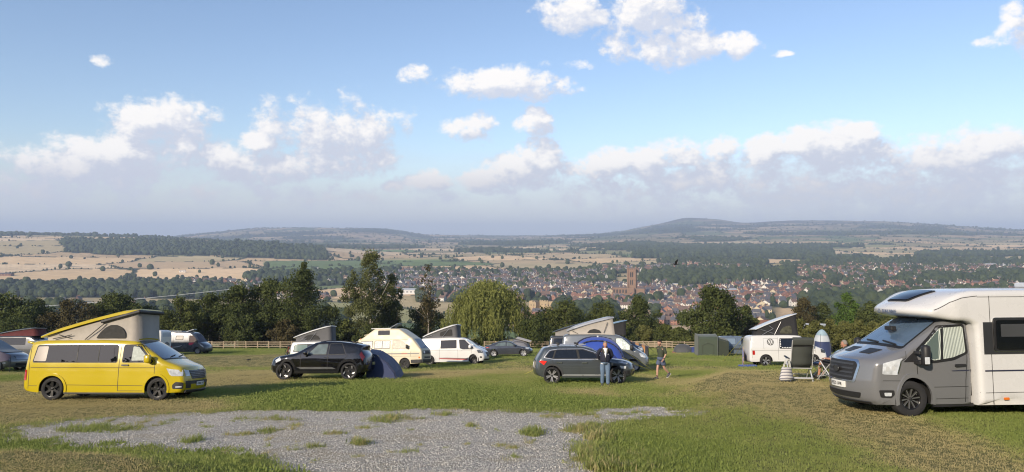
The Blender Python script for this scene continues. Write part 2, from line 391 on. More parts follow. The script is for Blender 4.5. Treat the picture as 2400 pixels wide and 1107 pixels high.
# gravel drive: its own sheet 6 mm above the turf
def gravel_build(b, p):
    tc = b.n('ShaderNodeTexCoord'); o = tc.outputs['Object']
    vo = b.n('ShaderNodeTexVoronoi'); vo.inputs['Scale'].default_value = 26; b.put(vo.inputs['Vector'], o)
    v2 = b.n('ShaderNodeTexVoronoi'); v2.inputs['Scale'].default_value = 55; b.put(v2.inputs['Vector'], o)
    nz = b.noise(o, .7, 4, .6); n4 = b.noise(o, 6, 4, .6)
    sp = b.n('ShaderNodeSeparateColor'); b.put(sp.inputs[0], vo.outputs['Color'])
    c = b.mix(sp.outputs[0], c4((.33, .315, .28)), c4((.62, .59, .53)))
    c = b.mix(b.rng(n4.outputs['Fac'], .40, .70, 0, .75), c, c4((.33, .32, .30)))
    c = b.mix(b.rng(nz.outputs['Fac'], .46, .66, 0, .75), c, c4((.42, .37, .28)))
    at = b.n('ShaderNodeAttribute', attribute_name='edge')
    c = b.mix(b.m('MULTIPLY', at.outputs['Fac'], .8), c, c4((.27, .24, .15)))
    b.L.new(c, p.inputs['Base Color'])
    bn = b.n('ShaderNodeBump'); bn.inputs['Strength'].default_value = 1; bn.inputs['Distance'].default_value = .04
    b.put(bn.inputs['Height'], b.m('ADD', b.m('ADD', b.m('MULTIPLY', vo.outputs['Distance'], -1.0), b.m('MULTIPLY', v2.outputs['Distance'], -.7)), n4.outputs['Fac'])); b.L.new(bn.outputs[0], p.inputs['Normal'])
gravel_m = attr_mat('gravel_stone', gravel_build)
gm = gsd < .02; keep = gm[quads].all(1); used = np.unique(quads[keep]); remap = np.full(nx*ny, -1); remap[used] = np.arange(len(used))
me = npmesh('gravel_drive', np.stack([gx[used], gy[used], gzv[used]+.006], 1), remap[quads[keep]], True)
me.attributes.new('edge', 'FLOAT', 'POINT').data.foreach_set('value', np.exp(gsd[used]/.45).astype(np.float32))
me.materials.append(gravel_m); tag(link('gravel_path', me), 'pale grey gravel turning area in front of the grass', kind='structure')
# ================================================================== valley, fields and hills
def vor(x, y, S, s):
    gx_ = x/S; gy_ = y/S; ix = np.floor(gx_).astype(np.int64); iy = np.floor(gy_).astype(np.int64)
    f1 = np.full(x.shape, 9.); f2 = np.full(x.shape, 9.); cid = np.zeros(x.shape, np.int64)
    for a in (-1, 0, 1):
        for c in (-1, 0, 1):
            i = ix+a; j = iy+c; px = i+hash2(i, j, s)*.86+.07; py = j+hash2(i, j, s+7)*.86+.07
            dd = np.maximum(np.abs(px-gx_), np.abs(py-gy_))*.75+np.hypot(px-gx_, py-gy_)*.25
            n = dd < f1; f2 = np.where(n, f1, np.minimum(f2, dd)); cid = np.where(n, i*7919+j*104729, cid); f1 = np.where(n, dd, f1)
    return cid, f1*S, f2*S
def fields(x, y):
    wx = x+(fbm(x/600, y/600, 3, 71)-.5)*260; wy = y+(fbm(x/600+9, y/600, 3, 75)-.5)*260
    c, s = math.cos(.35), math.sin(.35)
    return vor(c*wx+s*wy, (-s*wx+c*wy)*1.15, 330., 81)
def wood(x, y):
    """how wooded the land is: >0.5 is woodland"""
    u = 1200+F*x/y; d_ = y; n = fbm(x/170, y/170, 4, 91)-.5
    def blk(u0, u1, d0, d1, su=30, sd=.06):
        return np.minimum(np.minimum((u-u0)/su, (u1-u)/su), np.minimum((d_/d0-1)/sd, (1-d_/d1)/sd))
    w = np.full(x.shape, -1.)
    for q in [(135,770,2360,3010), (-400,560,1140,1470), (560,900,1500,1760), (1490,1880,1330,1760), (1480,1960,2500,3300), (2130,2700,1250,1480), (2140,2480,2550,3000), (1880,2300,2050,2350),
              (-400,90,3560,3900), (90,260,3600,3900), (330,520,3400,3800), (-300,420,720,860), (250,820,560,760), (1900,2500,820,1050), (1450,1560,1000,1120), (1290,1460,700,990), (1860,2060,520,760)]:
        w = np.maximum(w, blk(*q))
    g = (fbm(x/700+3, y/700, 4, 95)-.53)*9-np.interp(y, [1000, 3200, 4200, 7000], [1.7, .45, -.05, -.35])
    g = g-1.2*((u < 720) & (y < 3700))
    moor = far_h(x, y) > 120
    g = np.where(moor, -1, g)
    return np.maximum(np.clip(w, -1, 1.2)+n*1.6, g)
town_reg = [  # u0,u1,d0,d1,houses,mix of walls
 (1270,1860,960,1300,330,'core'), (1545,1800,760,980,90,'core'), (1240,1560,1180,1420,130,'mid'), (880,1330,1260,1560,260,'mid'), (760,1250,1480,1760,90,'mid'), (1400,1580,1780,1960,60,'grey'),
 (1860,2420,1480,1960,380,'estate'), (1700,2420,1120,1400,190,'estate'), (2200,2600,1720,2050,90,'grey'), (2150,2320,640,800,14,'core'), (640,780,1180,1300,18,'mid'), (-60,480,760,1120,16,'grey'), (1580,1760,1850,2050,40,'core'), (430,620,1320,1560,70,'estate'),
 (1160,1300,860,960,14,'core'), (900,1420,1560,1830,170,'grey'), (1000,1240,1080,1270,60,'grey')]
def town_mask(x, y):
    u = 1200+F*x/y; m = np.zeros(x.shape)
    for (u0, u1, d0, d1, n, _) in town_reg:
        if n >= 40: m = np.maximum(m, sstep(u0-40, u0, u)*sstep(u1+40, u1, u)*sstep(d0*.97, d0, y)*sstep(d1*1.03, d1, y))
    return m
PAL = np.array([(.56,.40,.225), (.60,.45,.27), (.52,.37,.20), (.38,.30,.155), (.29,.24,.115), (.46,.345,.19), (.13,.175,.058), (.165,.20,.075), (.25,.235,.10), (.40,.32,.175)])
def cover_col(x, y):
    cid, f1, f2 = fields(x, y); h = hash2(cid, cid*3+1, 5); pick = (h*len(PAL)).astype(int) % len(PAL)
    u = 1200+F*x/y
    greener = ((u > 600) & (u < 1100) & (y > 1800) & (y < 2400)); pick = np.where(greener & (h > .35), 6, pick)
    col = 1.2*PAL[pick]*(1+(fbm(x/60, y/60, 3, 101)-.5)[:, None]*.35)*(.85+.3*hash2(cid, cid+5, 9))[:, None]
    straw = ((u < 150) & (y > 2250) & (y < 3500)) | ((u < 620) & (y > 1500) & (y < 2320) & (h > .25)); col = np.where((straw & (pick > 3))[:, None], (1.2*PAL[np.where(h > .8, 3, pick % 3)])*(.8+.4*hash2(cid, cid+9, 4))[:, None], col)
    ang = hash2(cid, cid+2, 3)*3.14; tram = np.abs(((x*np.cos(ang)+y*np.sin(ang))/26) % 1-.5) < .07
    col = np.where((tram & (pick < 3) & (y < 3500))[:, None], col*.82, col)
    hedge = (f2-f1) < np.interp(y, [800, 3000, 9000], [9, 13, 22]); hcol = np.array((.030, .042, .018))
    col = np.where(hedge[:, None], hcol, col)
    w = wood(x, y); col = np.where((w > .35)[:, None], np.array((.028, .040, .018))*(1+(fbm(x/25, y/25, 2, 111)-.5)[:, None]*.8), col)
    t = town_mask(x, y)[:, None]; col = col*(1-t)+t*np.array((.055, .068, .034))*(1+(fbm(x/30, y/30, 2, 115)-.5)[:, None])
    z = far_h(x, y); mo = (sstep(95, 165, z)*sstep(.30, .55, fbm(x/500, y/500, 3, 121)+.12*sstep(150, 230, z)))[:, None]
    col = col*(1-mo)+mo*np.array((.125, .108, .075))*(1+(fbm(x/200, y/200, 4, 125)-.5)[:, None]*.6)
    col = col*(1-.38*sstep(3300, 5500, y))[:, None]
    # the wheat field on the knoll east of the town
    k = ((u-1918)/62)**2+((y-2010)/190)**2+(fbm(x/80, y/80, 2, 131)-.5)*.5; col = np.where((k < 1)[:, None], np.array((.36, .275, .13)), col)
    k = (u > 2230) & (u < 2800) & (y > 2080) & (y < 2340); col = np.where(k[:, None], np.array((.47, .35, .20)), col)
    k = (u > 690) & (u < 830) & (y > 215) & (y < 420); col = np.where(k[:, None], np.array((.34, .25, .13)), col)
    return col
us = np.arange(-700, 3101, 5.0); ds = np.geomspace(127, 14000, 400)
UU, DD = np.meshgrid(us, ds); vy = DD.ravel(); vx = (UU.ravel()-1200)/F*vy; vz = far_h(vx, vy)
ii = np.arange(vx.size).reshape(DD.shape); q = np.stack([ii[:-1, :-1], ii[:-1, 1:], ii[1:, 1:], ii[1:, :-1]], -1).reshape(-1, 4)
me = npmesh('valley_terrain', np.stack([vx, vy, vz], 1), q, True)
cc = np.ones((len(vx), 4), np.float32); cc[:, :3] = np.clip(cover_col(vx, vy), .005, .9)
me.color_attributes.new('cover', 'FLOAT_COLOR', 'POINT').data.foreach_set('color', cc.ravel())
def valley_build(b, p):
    at = b.n('ShaderNodeAttribute', attribute_name='cover'); tc = b.n('ShaderNodeTexCoord')
    nz = b.noise(tc.outputs['Object'], .04, 5, .65); s = b.n('ShaderNodeVectorMath', operation='SCALE'); b.put(s.inputs[0], at.outputs['Color'])
    b.put(s.inputs['Scale'], b.rng(nz.outputs['Fac'], .25, .75, .82, 1.18, smooth=False)); b.L.new(s.outputs[0], p.inputs['Base Color'])
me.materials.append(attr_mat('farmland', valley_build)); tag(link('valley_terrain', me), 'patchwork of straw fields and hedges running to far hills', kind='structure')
ZLOW = float(vz.min())
# ================================================================== haze: one box of even air round everything
bm = bmesh.new(); zl, zh = ZLOW-1.5, float(vz.max())+14
box(bm, (0, 7600, (zl+zh)/2), (32600, 15600, zh-zl))
hz = bpy.data.materials.new('haze_air'); hz.use_nodes = True; nt = hz.node_tree; nt.nodes.clear()
pv = nt.nodes.new('ShaderNodeVolumePrincipled'); pv.inputs['Density'].default_value = 1.2e-4; pv.inputs['Color'].default_value = (.62, .76, 1.0, 1)
pv.inputs['Anisotropy'].default_value = 0.0
mo_ = nt.nodes.new('ShaderNodeOutputMaterial'); nt.links.new(pv.outputs[0], mo_.inputs['Volume'])
tag(bmobj('haze', bm, hz), 'thin blue evening haze over the valley', kind='stuff')
# ================================================================== scattering on points (only for uncountable stuff)
def scatter(name, label, P, rot, scl, idx, tint, protos):
    coll = bpy.data.collections.new(name+'_kinds')
    for k, o in enumerate(protos):
        o.name = 'kind_%02d' % k; coll.objects.link(o)
    me = bpy.data.meshes.new(name); n = len(P); me.vertices.add(n); me.vertices.foreach_set('co', np.asarray(P, np.float32).ravel())
    me.attributes.new('rot', 'FLOAT_VECTOR', 'POINT').data.foreach_set('vector', np.asarray(rot, np.float32).ravel())
    me.attributes.new('scl', 'FLOAT_VECTOR', 'POINT').data.foreach_set('vector', np.asarray(scl, np.float32).ravel())
    me.attributes.new('idx', 'INT', 'POINT').data.foreach_set('value', np.asarray(idx, np.int32))
    me.attributes.new('tint', 'FLOAT', 'POINT').data.foreach_set('value', np.asarray(tint, np.float32))
    o = tag(link(name, me), label, kind='stuff')
    g = bpy.data.node_groups.new(name+'_scatter', 'GeometryNodeTree')
    g.interface.new_socket('Geometry', in_out='INPUT', socket_type='NodeSocketGeometry'); g.interface.new_socket('Geometry', in_out='OUTPUT', socket_type='NodeSocketGeometry')
    N = g.nodes.new; L = g.links.new; a = N('NodeGroupInput'); z = N('NodeGroupOutput')
    ci = N('GeometryNodeCollectionInfo'); ci.inputs['Collection'].default_value = coll; ci.inputs['Separate Children'].default_value = True; ci.inputs['Reset Children'].default_value = True
    ip = N('GeometryNodeInstanceOnPoints'); ip.inputs['Pick Instance'].default_value = True
    def na(t, nme):
        x = N('GeometryNodeInputNamedAttribute'); x.data_type = t; x.inputs['Name'].default_value = nme; return x.outputs['Attribute']
    er = N('FunctionNodeEulerToRotation'); L(na('FLOAT_VECTOR', 'rot'), er.inputs[0])
    mp = N('GeometryNodeMeshToPoints'); L(a.outputs[0], mp.inputs['Mesh'])
    L(mp.outputs[0], ip.inputs['Points']); L(ci.outputs[0], ip.inputs['Instance']); L(na('INT', 'idx'), ip.inputs['Instance Index'])
    L(er.outputs[0], ip.inputs['Rotation']); L(na('FLOAT_VECTOR', 'scl'), ip.inputs['Scale']); L(ip.outputs[0], z.inputs[0])
    o.modifiers.new('scatter', 'NODES').node_group = g; return o
def proto(name, me, *ms):
    for m in ms: me.materials.append(m)
    return bpy.data.objects.new(name, me)
def foliage_mat(name, dark, light, inst=True, trans=.0):
    m = bpy.data.materials.new(name); m.use_nodes = True; nt = m.node_tree; p = nt.nodes['Principled BSDF']; b = NB(nt)
    p.inputs['Roughness'].default_value = .75; p.inputs['Specular IOR Level'].default_value = .18
    tc = b.n('ShaderNodeTexCoord'); nz = b.noise(tc.outputs['Object'], .55, 3, .6)
    at = b.n('ShaderNodeAttribute', attribute_name='tint'); 
    if inst: at.attribute_type = 'INSTANCER'
    k = b.m('ADD', b.m('MULTIPLY', at.outputs['Fac'], .75), b.m('MULTIPLY_ADD', nz.outputs['Fac'], .8, -.28), clamp=True)
    c = b.mix(k, c4(dark), c4(light)); b.L.new(c, p.inputs['Base Color'])
    if trans:
        tr = b.n('ShaderNodeBsdfTranslucent'); ms = b.n('ShaderNodeMixShader'); ms.inputs[0].default_value = trans
        b.L.new(c, tr.inputs[0]); b.L.new(p.outputs[0], ms.inputs[1]); b.L.new(tr.outputs[0], ms.inputs[2])
        b.L.new(ms.outputs[0], nt.nodes['Material Output'].inputs[0])
    MATS[name] = m; return m
# ------------------------------------------------------------------ leaf crowns
def leaf_cloud(lobes, n, size, r, droop=.25, shell=.55, up=.0):
    """leaf-sized faces through lobes (cx,cy,cz,rx,ry,rz)"""
    L = np.array(lobes, float); w = (L[:, 3]*L[:, 4]+L[:, 3]*L[:, 5]+L[:, 4]*L[:, 5]); w /= w.sum()
    k = r.choice(len(L), n, p=w); v = r.normal(size=(n, 3)); v /= np.linalg.norm(v, axis=1)[:, None]
    rad = (1-shell*r.random(n)**1.8)*(1+.16*r.normal(size=n))
    c = L[k, :3]+v*L[k, 3:]*rad[:, None]
    nrm = v+r.normal(size=(n, 3))*.75+np.array((0, 0, up)); nrm /= np.linalg.norm(nrm, axis=1)[:, None]
    t = np.cross(nrm, r.normal(size=(n, 3))); t /= np.linalg.norm(t, axis=1)[:, None]; t[:, 2] -= droop; t /= np.linalg.norm(t, axis=1)[:, None]
    s = np.cross(nrm, t); s /= np.maximum(np.linalg.norm(s, axis=1)[:, None], 1e-6); sz = size*(.6+.8*r.random(n))[:, None]
    V = np.stack([c-t*sz*.62, c+s*sz*.40, c+t*sz*.62, c-s*sz*.40], 1).reshape(-1, 3)
    Q = np.arange(4*n).reshape(n, 4); lt = np.clip(.5+.35*r.normal(size=len(L)), 0, 1)
    tint = np.repeat(np.clip(lt[k]*.5+r.random(n)*.5, 0, 1), 4)
    return V, Q, tint
def leaf_mesh(name, V, Q, tint, m):
    me = npmesh(name, V, Q); me.attributes.new('tint', 'FLOAT', 'POINT').data.foreach_set('value', tint.astype(np.float32)); me.materials.append(m); return me
far_leaf = foliage_mat('valley_foliage', (.016, .026, .011), (.062, .080, .030))
def blob_tree(sub, seed, h=1.0, low=False):
    r = np.random.default_rng(seed); bm = bmesh.new(); bmesh.ops.create_icosphere(bm, subdivisions=sub, radius=.5)
    o = r.random(3)*30
    for v in bm.verts:
        p = v.co*2; k = .75+.5*float(fbm(np.array([p.x*1.7+o[0]]), np.array([p.y*1.7+p.z*1.3+o[1]]), 3, seed)[0])
        v.co = Vector((p.x*.5*k, p.y*.5*k, (p.z*.5*k+.45)*h))
    me = bpy.data.meshes.new('far_tree'); bm.to_mesh(me); bm.free(); return me
FT = [proto('far_tree', blob_tree(3, 3+k, (1.0, 1.15, .9, 1.3)[k]), far_leaf) for k in range(4)]
r = np.random.default_rng(11)
def spread(n, u0, u1, d0, d1, p=1.0):
    dd = np.sqrt(r.random(n)*(d1**2-d0**2)+d0**2); uu = u0+(u1-u0)*r.random(n); return (uu-1200)/F*dd, dd
TP = []
x, y = spread(520000, -350, 2750, 480, 5200); w = wood(x, y); tm = town_mask(x, y)
k = (w > .45) & (r.random(len(x)) < np.interp(y, [500, 1500, 3000, 5200], [.9, .5, .26, .14])); TP.append(np.stack([x[k], y[k], 6.5+5*r.random(k.sum())], 1))
cid, f1, f2 = fields(x, y)
k = ((f2-f1) < np.interp(y, [800, 3000, 5200], [8, 10, 16])) & (w < .45) & (tm < .4) & (r.random(len(x)) < np.interp(y, [500, 2000, 5200], [.75, .55, .20])*(.25+1.0*vnoise(x/90, y/90, 3)))
TP.append(np.stack([x[k], y[k], 2.0+4.5*r.random(k.sum())**5], 1))
core_ = (np.abs(1200+F*x/y-1600) < 250) & (y < 1320)
k = (tm > .4) & (r.random(len(x)) < np.where(core_, .09, .34)*(.4+1.2*vnoise(x/50, y/50, 8))); TP.append(np.stack([x[k], y[k], 4+5*r.random(k.sum())], 1))
k = (w < .45) & (tm < .4) & (y < 3600) & (r.random(len(x)) < .0014); TP.append(np.stack([x[k], y[k], 6+4*r.random(k.sum())], 1))
x, y = spread(160000, -300, 2700, 5200, 9500); w = wood(x, y); cid, f1, f2 = fields(x, y); mo = far_h(x, y) > 150
k = (((w > .4) & (r.random(len(x)) < .16)) | (((f2-f1) < 24) & (r.random(len(x)) < .13*(.3+vnoise(x/160, y/160, 4))))) & ~(mo & (r.random(len(x)) < .9))
TP.append(np.stack([x[k], y[k], 4+5.5*r.random(k.sum())], 1))
FARTREES = np.concatenate(TP)
# ================================================================== the town in the valley
brick = mat('red_brick', (.29, .145, .10), .9, var=.25, vscale=.5); render_w = mat('white_render', (.66, .62, .55), .9, var=.1); cream_w = mat('cream_render', (.52, .44, .30), .9, var=.1)
stone_w = mat('buff_stone', (.34, .26, .18), .95, var=.25, vscale=.4); dbrick = mat('brown_brick', (.20, .11, .075), .9, var=.2, vscale=.5)
slate = mat('grey_slate', (.085, .085, .095), .7, var=.2, vscale=.6); rtile = mat('red_clay_tile', (.20, .10, .072), .8, var=.2, vscale=.6); btile = mat('brown_tile', (.13, .085, .065), .8, var=.2, vscale=.6)
darkglass = mat('far_window_glass', (.03, .035, .045), .2)
HV = [(9, 7.5, 5.2, 3.2, 1), (15, 7.5, 5.4, 3.2, 2), (11, 8, 2.9, 2.6, 1), (6.5, 11, 6.2, 3.6, 1), (26, 7.5, 5.4, 3.1, 4)]
CX = {}
def house_meshes(k):
    w, d_, e, rh, nch = HV[k]; bm = bmesh.new()
    a, c = w/2, d_/2
    vs = [bm.verts.new(p) for p in [(-a,-c,-3),(a,-c,-3),(a,c,-3),(-a,c,-3),(-a,-c,e),(a,-c,e),(a,c,e),(-a,c,e),(-a,0,e+rh-.1),(a,0,e+rh-.1)]]
    for f in [(0,1,5,4),(2,3,7,6),(1,2,6,9,5),(3,0,4,8,7)]: bm.faces.new([vs[i] for i in f])
    wall = bpy.data.meshes.new('wall'); bm.to_mesh(wall); bm.free()
    bm = bmesh.new(); o = .35; t = .22; sl_ = rh/c
    for s in (-1, 1):
        p = [(-a-o, s*(c+o), e-o*sl_), (a+o, s*(c+o), e-o*sl_), (a+o, 0, e+rh), (-a-o, 0, e+rh)]
        lo = [bm.verts.new(q) for q in p]; hi = [bm.verts.new((q[0], q[1], q[2]+t)) for q in p]
        bm.faces.new(hi); bm.faces.new(lo[::-1])
        for i in range(4): bm.faces.new((lo[i], lo[(i+1) % 4], hi[(i+1) % 4], hi[i]))
    roof = bpy.data.meshes.new('roof'); bm.normal_update(); bmesh.ops.recalc_face_normals(bm, faces=bm.faces); bm.to_mesh(roof); bm.free()
    bm = bmesh.new()
    x_ = 0
    if 1:
        box(bm, (x_, 0, e+rh+.3), (.9, .6, 2.0)); box(bm, (x_, 0, e+rh+1.36), (1.05, .75, .12))
        for q in (-.22, .22): tube(bm, (x_+q, 0, e+rh+1.42), (x_+q, 0, e+rh+1.75), .12, .1, 6)
    ch = bpy.data.meshes.new('chimney'); bm.to_mesh(ch); bm.free()
    bm = bmesh.new(); rows = [1.3] if e < 4 else [1.3, e-1.3]
    for z in rows:
        n = max(2, int(w/2.6))
        for i in range(n):
            for s in (-1, 1): box(bm, (-a+(i+.5)*w/n, s*c, z), (1.1, .08, 1.2))
        for s in (-1, 1): box(bm, (s*a, 0, z), (.08, 1.0, 1.2))
    wi = bpy.data.meshes.new('windows'); bm.to_mesh(wi); bm.free()
    CX[k] = [(-a+.6) if nch == 1 else -a+.6+(w-1.2)*i/(nch-1) for i in range(nch)]
    return wall, roof, ch, wi
HM = [house_meshes(k) for k in range(5)]
MIX = {'core': ([brick, brick, render_w, cream_w, stone_w, render_w], [slate, btile, slate, rtile]), 'mid': ([dbrick, render_w, brick, render_w, cream_w], [slate, slate, btile]),
       'grey': ([render_w, dbrick, cream_w, dbrick], [slate, btile]), 'estate': ([brick, render_w, brick, dbrick, cream_w, render_w], [btile, slate, rtile, btile])}
WN = {brick: 'red brick', render_w: 'white rendered', cream_w: 'cream rendered', stone_w: 'buff stone', dbrick: 'brown brick'}
RN = {slate: 'grey slate', rtile: 'red tile', btile: 'brown tile'}
KN = ['detached house', 'joined houses', 'low bungalow', 'tall narrow house', 'long terrace']
r = np.random.default_rng(23); H = []; cells = {}
CH_U, CH_D = 1481, 1150; chx, chy = XU(CH_U, CH_D), CH_D
def free(x, y, rad):
    for i in (-1, 0, 1):
        for j in (-1, 0, 1):
            for (a, c) in cells.get((int(x//16)+i, int(y//16)+j), ()):
                if (a-x)**2+(c-y)**2 < rad*rad: return False
    return True
for (u0, u1, d0, d1, n, mx) in town_reg:
    for _ in range(n*5):
        if n <= 0: break
        d_ = math.sqrt(r.random()*(d1*d1-d0*d0)+d0*d0); u = u0+(u1-u0)*r.random(); x = XU(u, d_)
        k = int(r.choice(5, p=[.38, .22, .10, .2, .10])); rad = 10.5 if k != 4 else 17
        if math.hypot((x-chx)/1.6, d_-chy) < 22 or not free(x, d_, rad): continue
        if ((u-1918)/66)**2+((d_-2010)/195)**2 < 1.1: continue
        if 1225 < u < 1310 and 880 < d_ < 960: continue
        n -= 1; cells.setdefault((int(x//16), int(d_//16)), []).append((x, d_))
        ang = .5*math.sin(x/170+d_/230)+(math.pi/2 if r.random() < .35 else 0)+r.normal()*.08
        wl, rf = MIX[mx]; H.append((d_, u, x, ang, k, wl[int(r.integers(len(wl)))], rf[int(r.integers(len(rf)))], mx))
H.sort(key=lambda h: h[0])
WHERE = [(470,'below the left woods'),(620,'beyond the dark trio'),(720,'left of the birch'),(860,'behind the tall birch'),(1010,'right of the birch'),(1130,'left of the willow'),(1230,'behind the willow'),(1290,'by the castle keep'),(1340,'right of the keep'),(1400,'by the castle tower'),(1450,'left of the church'),(1500,'by the church tower'),(1540,'just right of the church'),(1600,'left of the rounded tree'),(1680,'above the rounded tree'),(1750,'right of the rounded tree'),(1830,'above the red gable'),(1910,'above the white camper'),(1990,'above the bright tree'),(2090,'left of the motorhome'),(9999,'above the motorhome')]
def where(u, d_):
    return ('low down ' if d_ < 960 else 'lower town ' if d_ < 1040 else 'mid town ' if d_ < 1110 else 'upper town ' if d_ < 1180 else 'farther back ')+next(q for p, q in WHERE if u < p)
for (d_, u, x, ang, k, wl, rf, mx) in H[:300]:
    M = Matrix.Translation((x, d_, gz(x, d_)-.2)) @ Matrix.Rotation(ang, 4, 'Z')
    t = empty('town_house', '%s %s under %s roof %s' % (WN[wl], KN[k], RN[rf], where(u, d_)), 'house', M, 'houses of the town in the valley')
    for nme, me, m in zip(('wall', 'roof', 'chimney', 'window_panes'), HM[k], (wl, rf, brick if wl in (brick, dbrick) else stone_w, darkglass)):
        for cx_ in (CX[k] if nme == 'chimney' else [0]):
            o = link(nme, me, t); o.location = (cx_, 0, 0)
            if not me.materials: me.materials.append(m)
            o.material_slots[0].link = 'OBJECT'; o.material_slots[0].material = m
        if nme == 'window_panes': o['kind'] = 'stuff'
def joined(k, wl, rf):
    bm = bmesh.new(); V = []; 
    me = bpy.data.meshes.new('house'); ms = (wl, rf, wl, darkglass)
    for q, src in enumerate(HM[k]):
        for cx_ in (CX[k] if q == 2 else [0]):
            n0 = len(bm.faces); v0 = len(bm.verts); bm.from_mesh(src); bm.faces.ensure_lookup_table(); bm.verts.ensure_lookup_table(); bmesh.ops.translate(bm, vec=(cx_, 0, 0), verts=bm.verts[v0:])
            for f in bm.faces[n0:]: f.material_index = q
    bm.to_mesh(me); bm.free(); return proto('house', me, *ms)
combos = []; pr = []
for mx in MIX:
    for k in range(5):
        for q in range(3):
            wl, rf = MIX[mx]; combos.append((mx, k)); pr.append(joined(k, wl[(q*2+k) % len(wl)], rf[(q+k) % len(rf)]))
rest = H[300:]; idx = []
for h in rest:
    c = [i for i, q in enumerate(combos) if q == (h[7], h[4])]; idx.append(c[int(r.integers(3))])
if rest:
    RX = np.array([h[2] for h in rest]); RY = np.array([h[0] for h in rest])
    scatter('distant_houses', 'mass of distant brick and white houses across the far town', np.stack([RX, RY, gh(RX, RY)-.2], 1), np.stack([0*RX, 0*RX, [h[3] for h in rest]], 1), np.ones((len(rest), 3)), idx, r.random(len(rest)), pr)
# ------------------------------------------------------------------ church with its tall tower
tan_s = mat('tower_sandstone', (.215, .135, .088), .95, var=.25, vscale=.25, bump=.6, bscale=2.0); dark_s = mat('belfry_shadow', (.03, .025, .022), .9)
def pos(u, d_, dz=0): x = XU(u, d_); return Vector((x, d_, gz(x, d_)+dz))
ch = empty('parish_church', 'tall square sandstone church tower with pinnacles above the town roofs', 'church', Matrix.Translation((chx, chy, CAMZ-(692-553.5)/F*CH_D)) @ Matrix.Rotation(R(-14), 4, 'Z'))
bm = bmesh.new(); hw = 5.9; TH = 40.0
box(bm, (0, 0, TH/2), (2*hw, 2*hw, TH))
for sx_ in (-1, 1):
    for sy_ in (-1, 1):
        tube(bm, (sx_*hw, sy_*hw, 0), (sx_*hw, sy_*hw, TH+.6), 1.35, 1.1, 8)
for z in (15, 27.0, 37.2): box(bm, (0, 0, z), (2*hw+.7, 2*hw+.7, .5))
bmobj('tower', bm, tan_s, ch)
bm = bmesh.new()
for k in range(9):
    for s in (-1, 1):
        q = -hw+.7+k*(2*hw-1.4)/8
        if k % 2 == 0: box(bm, (q, s*hw, TH+.9), (.9, .5, 1.8)); box(bm, (s*hw, q, TH+.9), (.5, .9, 1.8))
bmobj('battlement', bm, tan_s, ch)
for sx_, sy_ in ((-1,-1),(1,-1),(1,1),(-1,1),(0,-1),(0,1),(-1,0),(1,0)):
    bm = bmesh.new(); tube(bm, (sx_*hw, sy_*hw, TH), (sx_*hw, sy_*hw, TH+2.6), .55, .5, 6); tube(bm, (sx_*hw, sy_*hw, TH+2.6), (sx_*hw, sy_*hw, TH+(6.2 if sx_ and sy_ else 4.2)), .5, .05, 6)
    bmobj('pinnacle', bm, tan_s, ch)
def lancet(bm, x0, y0, z0, w, h, ax):
    pts = [(-w/2, 0), (w/2, 0), (w/2, h*.75), (w*.28, h*.93), (0, h), (-w*.28, h*.93), (-w/2, h*.75)]
    def P(p, o): return (x0+p[0], y0+o, z0+p[1]) if ax == 0 else (x0+o, y0+p[0], z0+p[1])
    a = [bm.verts.new(P(p, -.06)) for p in pts]; c = [bm.verts.new(P(p, .06)) for p in pts]
    bm.faces.new(a); bm.faces.new(c[::-1])
    for i in range(len(pts)): bm.faces.new((a[i], a[i-1], c[i-1], c[i]))
for s in (-1, 1):
    for ax in (0, 1):
        for (z0, h, n_, w) in ((28.2, 8.2, 2, 2.0), (16.5, 8.0, 2, 1.7)):
            for k in range(n_):
                bm = bmesh.new(); q = (k-.5)*2.9
                if ax == 0: lancet(bm, q, s*(hw+.02), z0, w, h, 0)
                else: lancet(bm, s*(hw+.02), q, z0, w, h, 1)
                bmobj('belfry_window', bm, dark_s, ch)
bm = bmesh.new(); box(bm, (-17, -2, 5.0), (24, 15, 14)); box(bm, (13, -2, 4.5), (14, 13, 13)); box(bm, (0, -10, 4.5), (10, 10, 13)); box(bm, (0, -10, 0), (9.2, 9.2, 24)); bmobj('nave', bm, tan_s, ch)
bm = bmesh.new(); box(bm, (-17, -2, 12.25), (23.4, 14.4, .4)); box(bm, (13, -2, 11.3), (13.4, 12.4, .4)); bmobj('roof', bm, slate, ch)
for k in range(5):
    bm = bmesh.new(); lancet(bm, -26.5+k*4.6, -9.55, 3.5, 2.4, 6.0, 0); bmobj('nave_window', bm, dark_s, ch)
# ------------------------------------------------------------------ castle ruin
cast = mat('castle_stone', (.36, .275, .165), .95, var=.25, vscale=.12, bump=.6, bscale=1.0)
def ruin(name, label, u, d_, top, blocks, rz):
    z = CAMZ-(top-553.5)/F*d_; t = empty(name, label, 'castle ruin', Matrix.Translation((XU(u, d_), d_, z)) @ Matrix.Rotation(R(rz), 4, 'Z'))
    rr = np.random.default_rng(int(u))
    for (cx_, cy_, w, dd, h, nm) in blocks:
        bm = bmesh.new(); n = max(3, int(w/1.6))
        for k in range(n):
            hh = h*(1-.16*rr.random()) if k % 2 else h*(1-.05*rr.random())
            box(bm, (cx_-w/2+(k+.5)*w/n, cy_, hh/2-12), (w/n+.004*k, dd-.01*k, hh+24-0))
        bmobj(nm, bm, cast, t)
        if h > 9:
            for k in range(2):
                bm = bmesh.new(); box(bm, (cx_-w*.2+k*w*.4, cy_-dd/2, h*.55), (.9, .2, 1.8)); bmobj('window', bm, dark_s, t)
ruin('castle_ruin', 'pale ruined castle keep with broken wall tops right of the willow', 1262, 925, 728, [(-6, 0, 10, 9, 12.5, 'keep'), (5, 6, 12, 3, 13, 'wall'), (13, 9, 8, 7, 12, 'tower'), (-1, 12, 22, 3, 9, 'wall')], -32)
